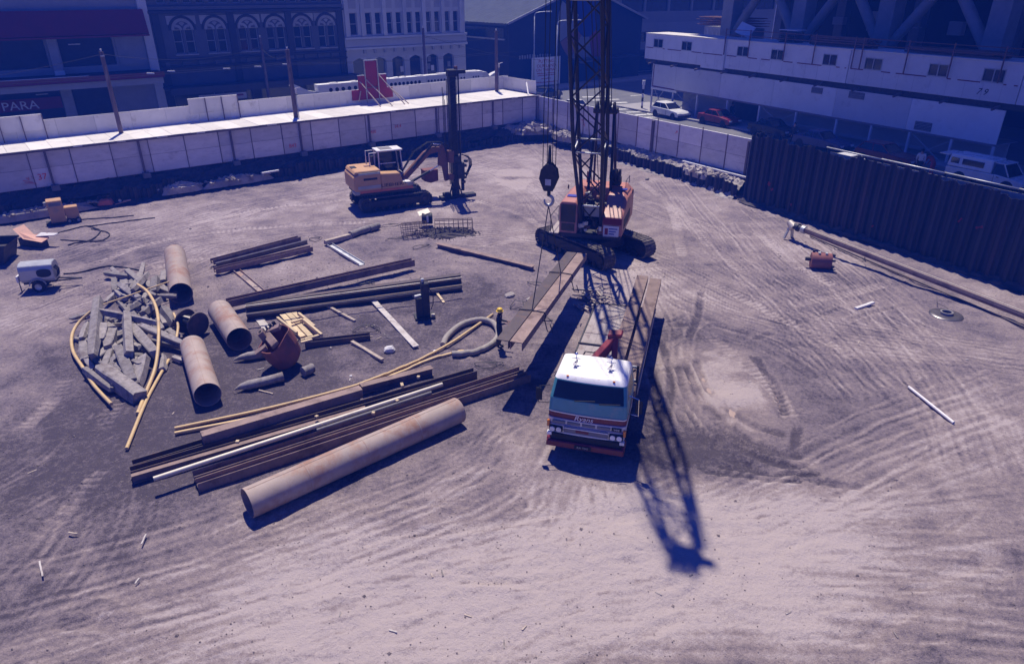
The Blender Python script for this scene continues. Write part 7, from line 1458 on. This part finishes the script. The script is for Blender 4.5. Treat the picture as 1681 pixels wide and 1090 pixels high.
# stones, loose wire, scraps
def stone(px, py, s, label, m='stone', flat_=.6):
    c = G(px, py); b = bmesh.new(); bmesh.ops.create_icosphere(b, subdivisions=2, radius=1); rg = random.Random(int(px)); 
    for v in b.verts: k = 1+rg.uniform(-.16, .16); v.co = Vector((v.co.x*s*k, v.co.y*s*.75*k, max(-.5, v.co.z)*s*flat_*k))
    me = bpy.data.meshes.new('stone'); b.to_mesh(me); b.free(); o = link('stone', me, m, label=label, cat='stone'); o.location = (c.x, c.y, gz(c)+s*flat_*.45); o.rotation_euler = (0, 0, rg.uniform(0, 3))
stone(640, 578, .24, 'rounded pale stone right of the short pale timber', 'ply_white', .8); stone(836, 486, .30, 'flat pale slab of stone left of the hanging piles', 'stone', .35); stone(869, 492, .2, 'small pale stone just left of the hanging piles', 'stone', .4); stone(543, 572, .07, 'tiny pale stone below the board bundle', 'stone'); stone(576, 618, .06, 'tiny white stone behind the long yellow hoses', 'ply_white')
stone(715, 579, .12, 'pale clod at the mouth of the grey hose', 'ply_white'); stone(1062, 297, .2, 'pale stone behind the crane right track', 'stone')
WL = [('tangled wire left of the rebar cages', (640, 372)), ('loop of wire below the rebar cages', (655, 393)), ('small wire ring right of the upper beam stack', (690, 408)), ('wire scraps left of the hose loop', (605, 545)), ('wire scraps at the right end of the front beam stack', (805, 603)), ('coil of wire by the hanging piles', (852, 503)), ('wire loop behind the hanging piles', (882, 470)), ('tangled wire at the back of the upper beam stack', (515, 394)), ('wire coil at the tail of the truck', (960, 492)), ('loop of wire below the hanging piles', (893, 527)), ('twist of wire above the white plank', (600, 470))]
for k, (lb, (px, py)) in enumerate(WL):
    c = G(px, py); rg = random.Random(k); P = []
    for i in range(7): a = i*1.3+rg.uniform(-.5, .5); r_ = rg.uniform(.15, .5); p = c+Vector((math.cos(a)*r_*1.4, math.sin(a)*r_, 0)); P.append(Vector((p.x, p.y, gz(p)+.03+rg.uniform(0, .12))))
    MB().tube(spath(P, .08), .016, n=5).build('wire_tangle', 'wire', label=lb, cat='wire')
rg = random.Random(5)
for k in range(26):     # dunnage heaped behind the truck
    c = G(956+rg.uniform(-14, 40), 487+rg.uniform(-10, 22)); a = rg.uniform(0, 3.1); L = rg.uniform(.25, .8); d = Vector((math.cos(a), math.sin(a), rg.uniform(-.1, .25)))*L/2; c.z = .08+gz(c)+rg.uniform(0, .18)
    MB().bar(c-d, c+d, .09, .06).build('dunnage', rg.choice(['plank', 'grey_timber', 'grey_timber']), label='scrap of %s dunnage behind the truck deck, %s' % ('long' if L > .6 else 'short' if L < .4 else 'medium', 'left of the tail' if c.x < 3.4 else 'right behind the tail'), cat='timber', group='timber scraps behind the truck')
for k in range(40):
    px, py = (rg.uniform(600, 640), rg.uniform(536, 560)) if k < 12 else (rg.uniform(30, 1650), rg.uniform(440, 1060)); c = G(px, py); a = rg.uniform(0, 3.1); L = rg.uniform(.10, .26); d = Vector((math.cos(a), math.sin(a), 0))*L/2; c.z = gz(c)+.015
    MB().bar(c-d, c+d, .035, .02).build('wood_scrap', rg.choice(['plank', 'chalk_board', 'grey_timber']), label=('small wood scrap by the wire left of the hose loop' if k < 12 else 'small wood scrap loose on the %s %s of the pit floor' % ('near' if py > 800 else 'middle' if py > 600 else 'far', 'left' if px < 560 else 'right' if px > 1120 else 'centre')), cat='wood scrap', group='loose wood scraps on the pit floor')
for k, (a, b) in enumerate((((222, 957), (228, 948)), ((232, 892), (240, 876)), ((65, 920), (70, 945)), ((112, 873), (127, 875)))): board(a, b, .04, .02, ('pale chip of wood in the lower left of the pit', 'thin white stick in the lower left of the pit', 'white stick at the far lower left', 'short brown stick in the lower left of the pit')[k], m='chalk_board' if k < 3 else 'plank')

# ------------------------------------------------------------------ blue haze volume, added to lift the dark tones like a film veil
hzm = bpy.data.materials.new('blue_veil'); hzm.use_nodes = True; N = hzm.node_tree.nodes; N.remove(N['Principled BSDF'])
pvn = N.new('ShaderNodeVolumePrincipled'); pvn.inputs['Color'].default_value = (.025, .13, 1.0, 1); pvn.inputs['Density'].default_value = .0028; pvn.inputs['Anisotropy'].default_value = 0.0
hzm.node_tree.links.new(pvn.outputs[0], N['Material Output'].inputs['Volume'])
MB().span((-170, -14, -1.7), (190, 290, 108)).build('haze', hzm, kind='stuff', label='thin blue haze volume added over the whole site to lift the dark tones', cat='haze')
import OpenImageIO as oiio, numpy as np, sys
a=oiio.ImageBuf('/workdir/render_main.png').get_pixels(oiio.UINT8)[:,:,:3].astype(float)
k=a.shape[1]/1681
T=dict(lit=((1010,906),(183,168,178)),shadow=((970,776),(34,44,94)),darksoil=((655,522),(108,98,135)),upper=((830,256),(165,152,160)),deep=((1590,66),(4,20,100)),wallR=((1570,178),(62,70,132)),pile=((1410,366),(16,32,92)),fenceL=((270,251),(102,104,152)))
for n,((x,y),t) in T.items():
    x,y=int(x*k),int(y*k); print(n,a[max(0,y-3):y+4,max(0,x-4):x+5].mean((0,1)).round(),'target',t)
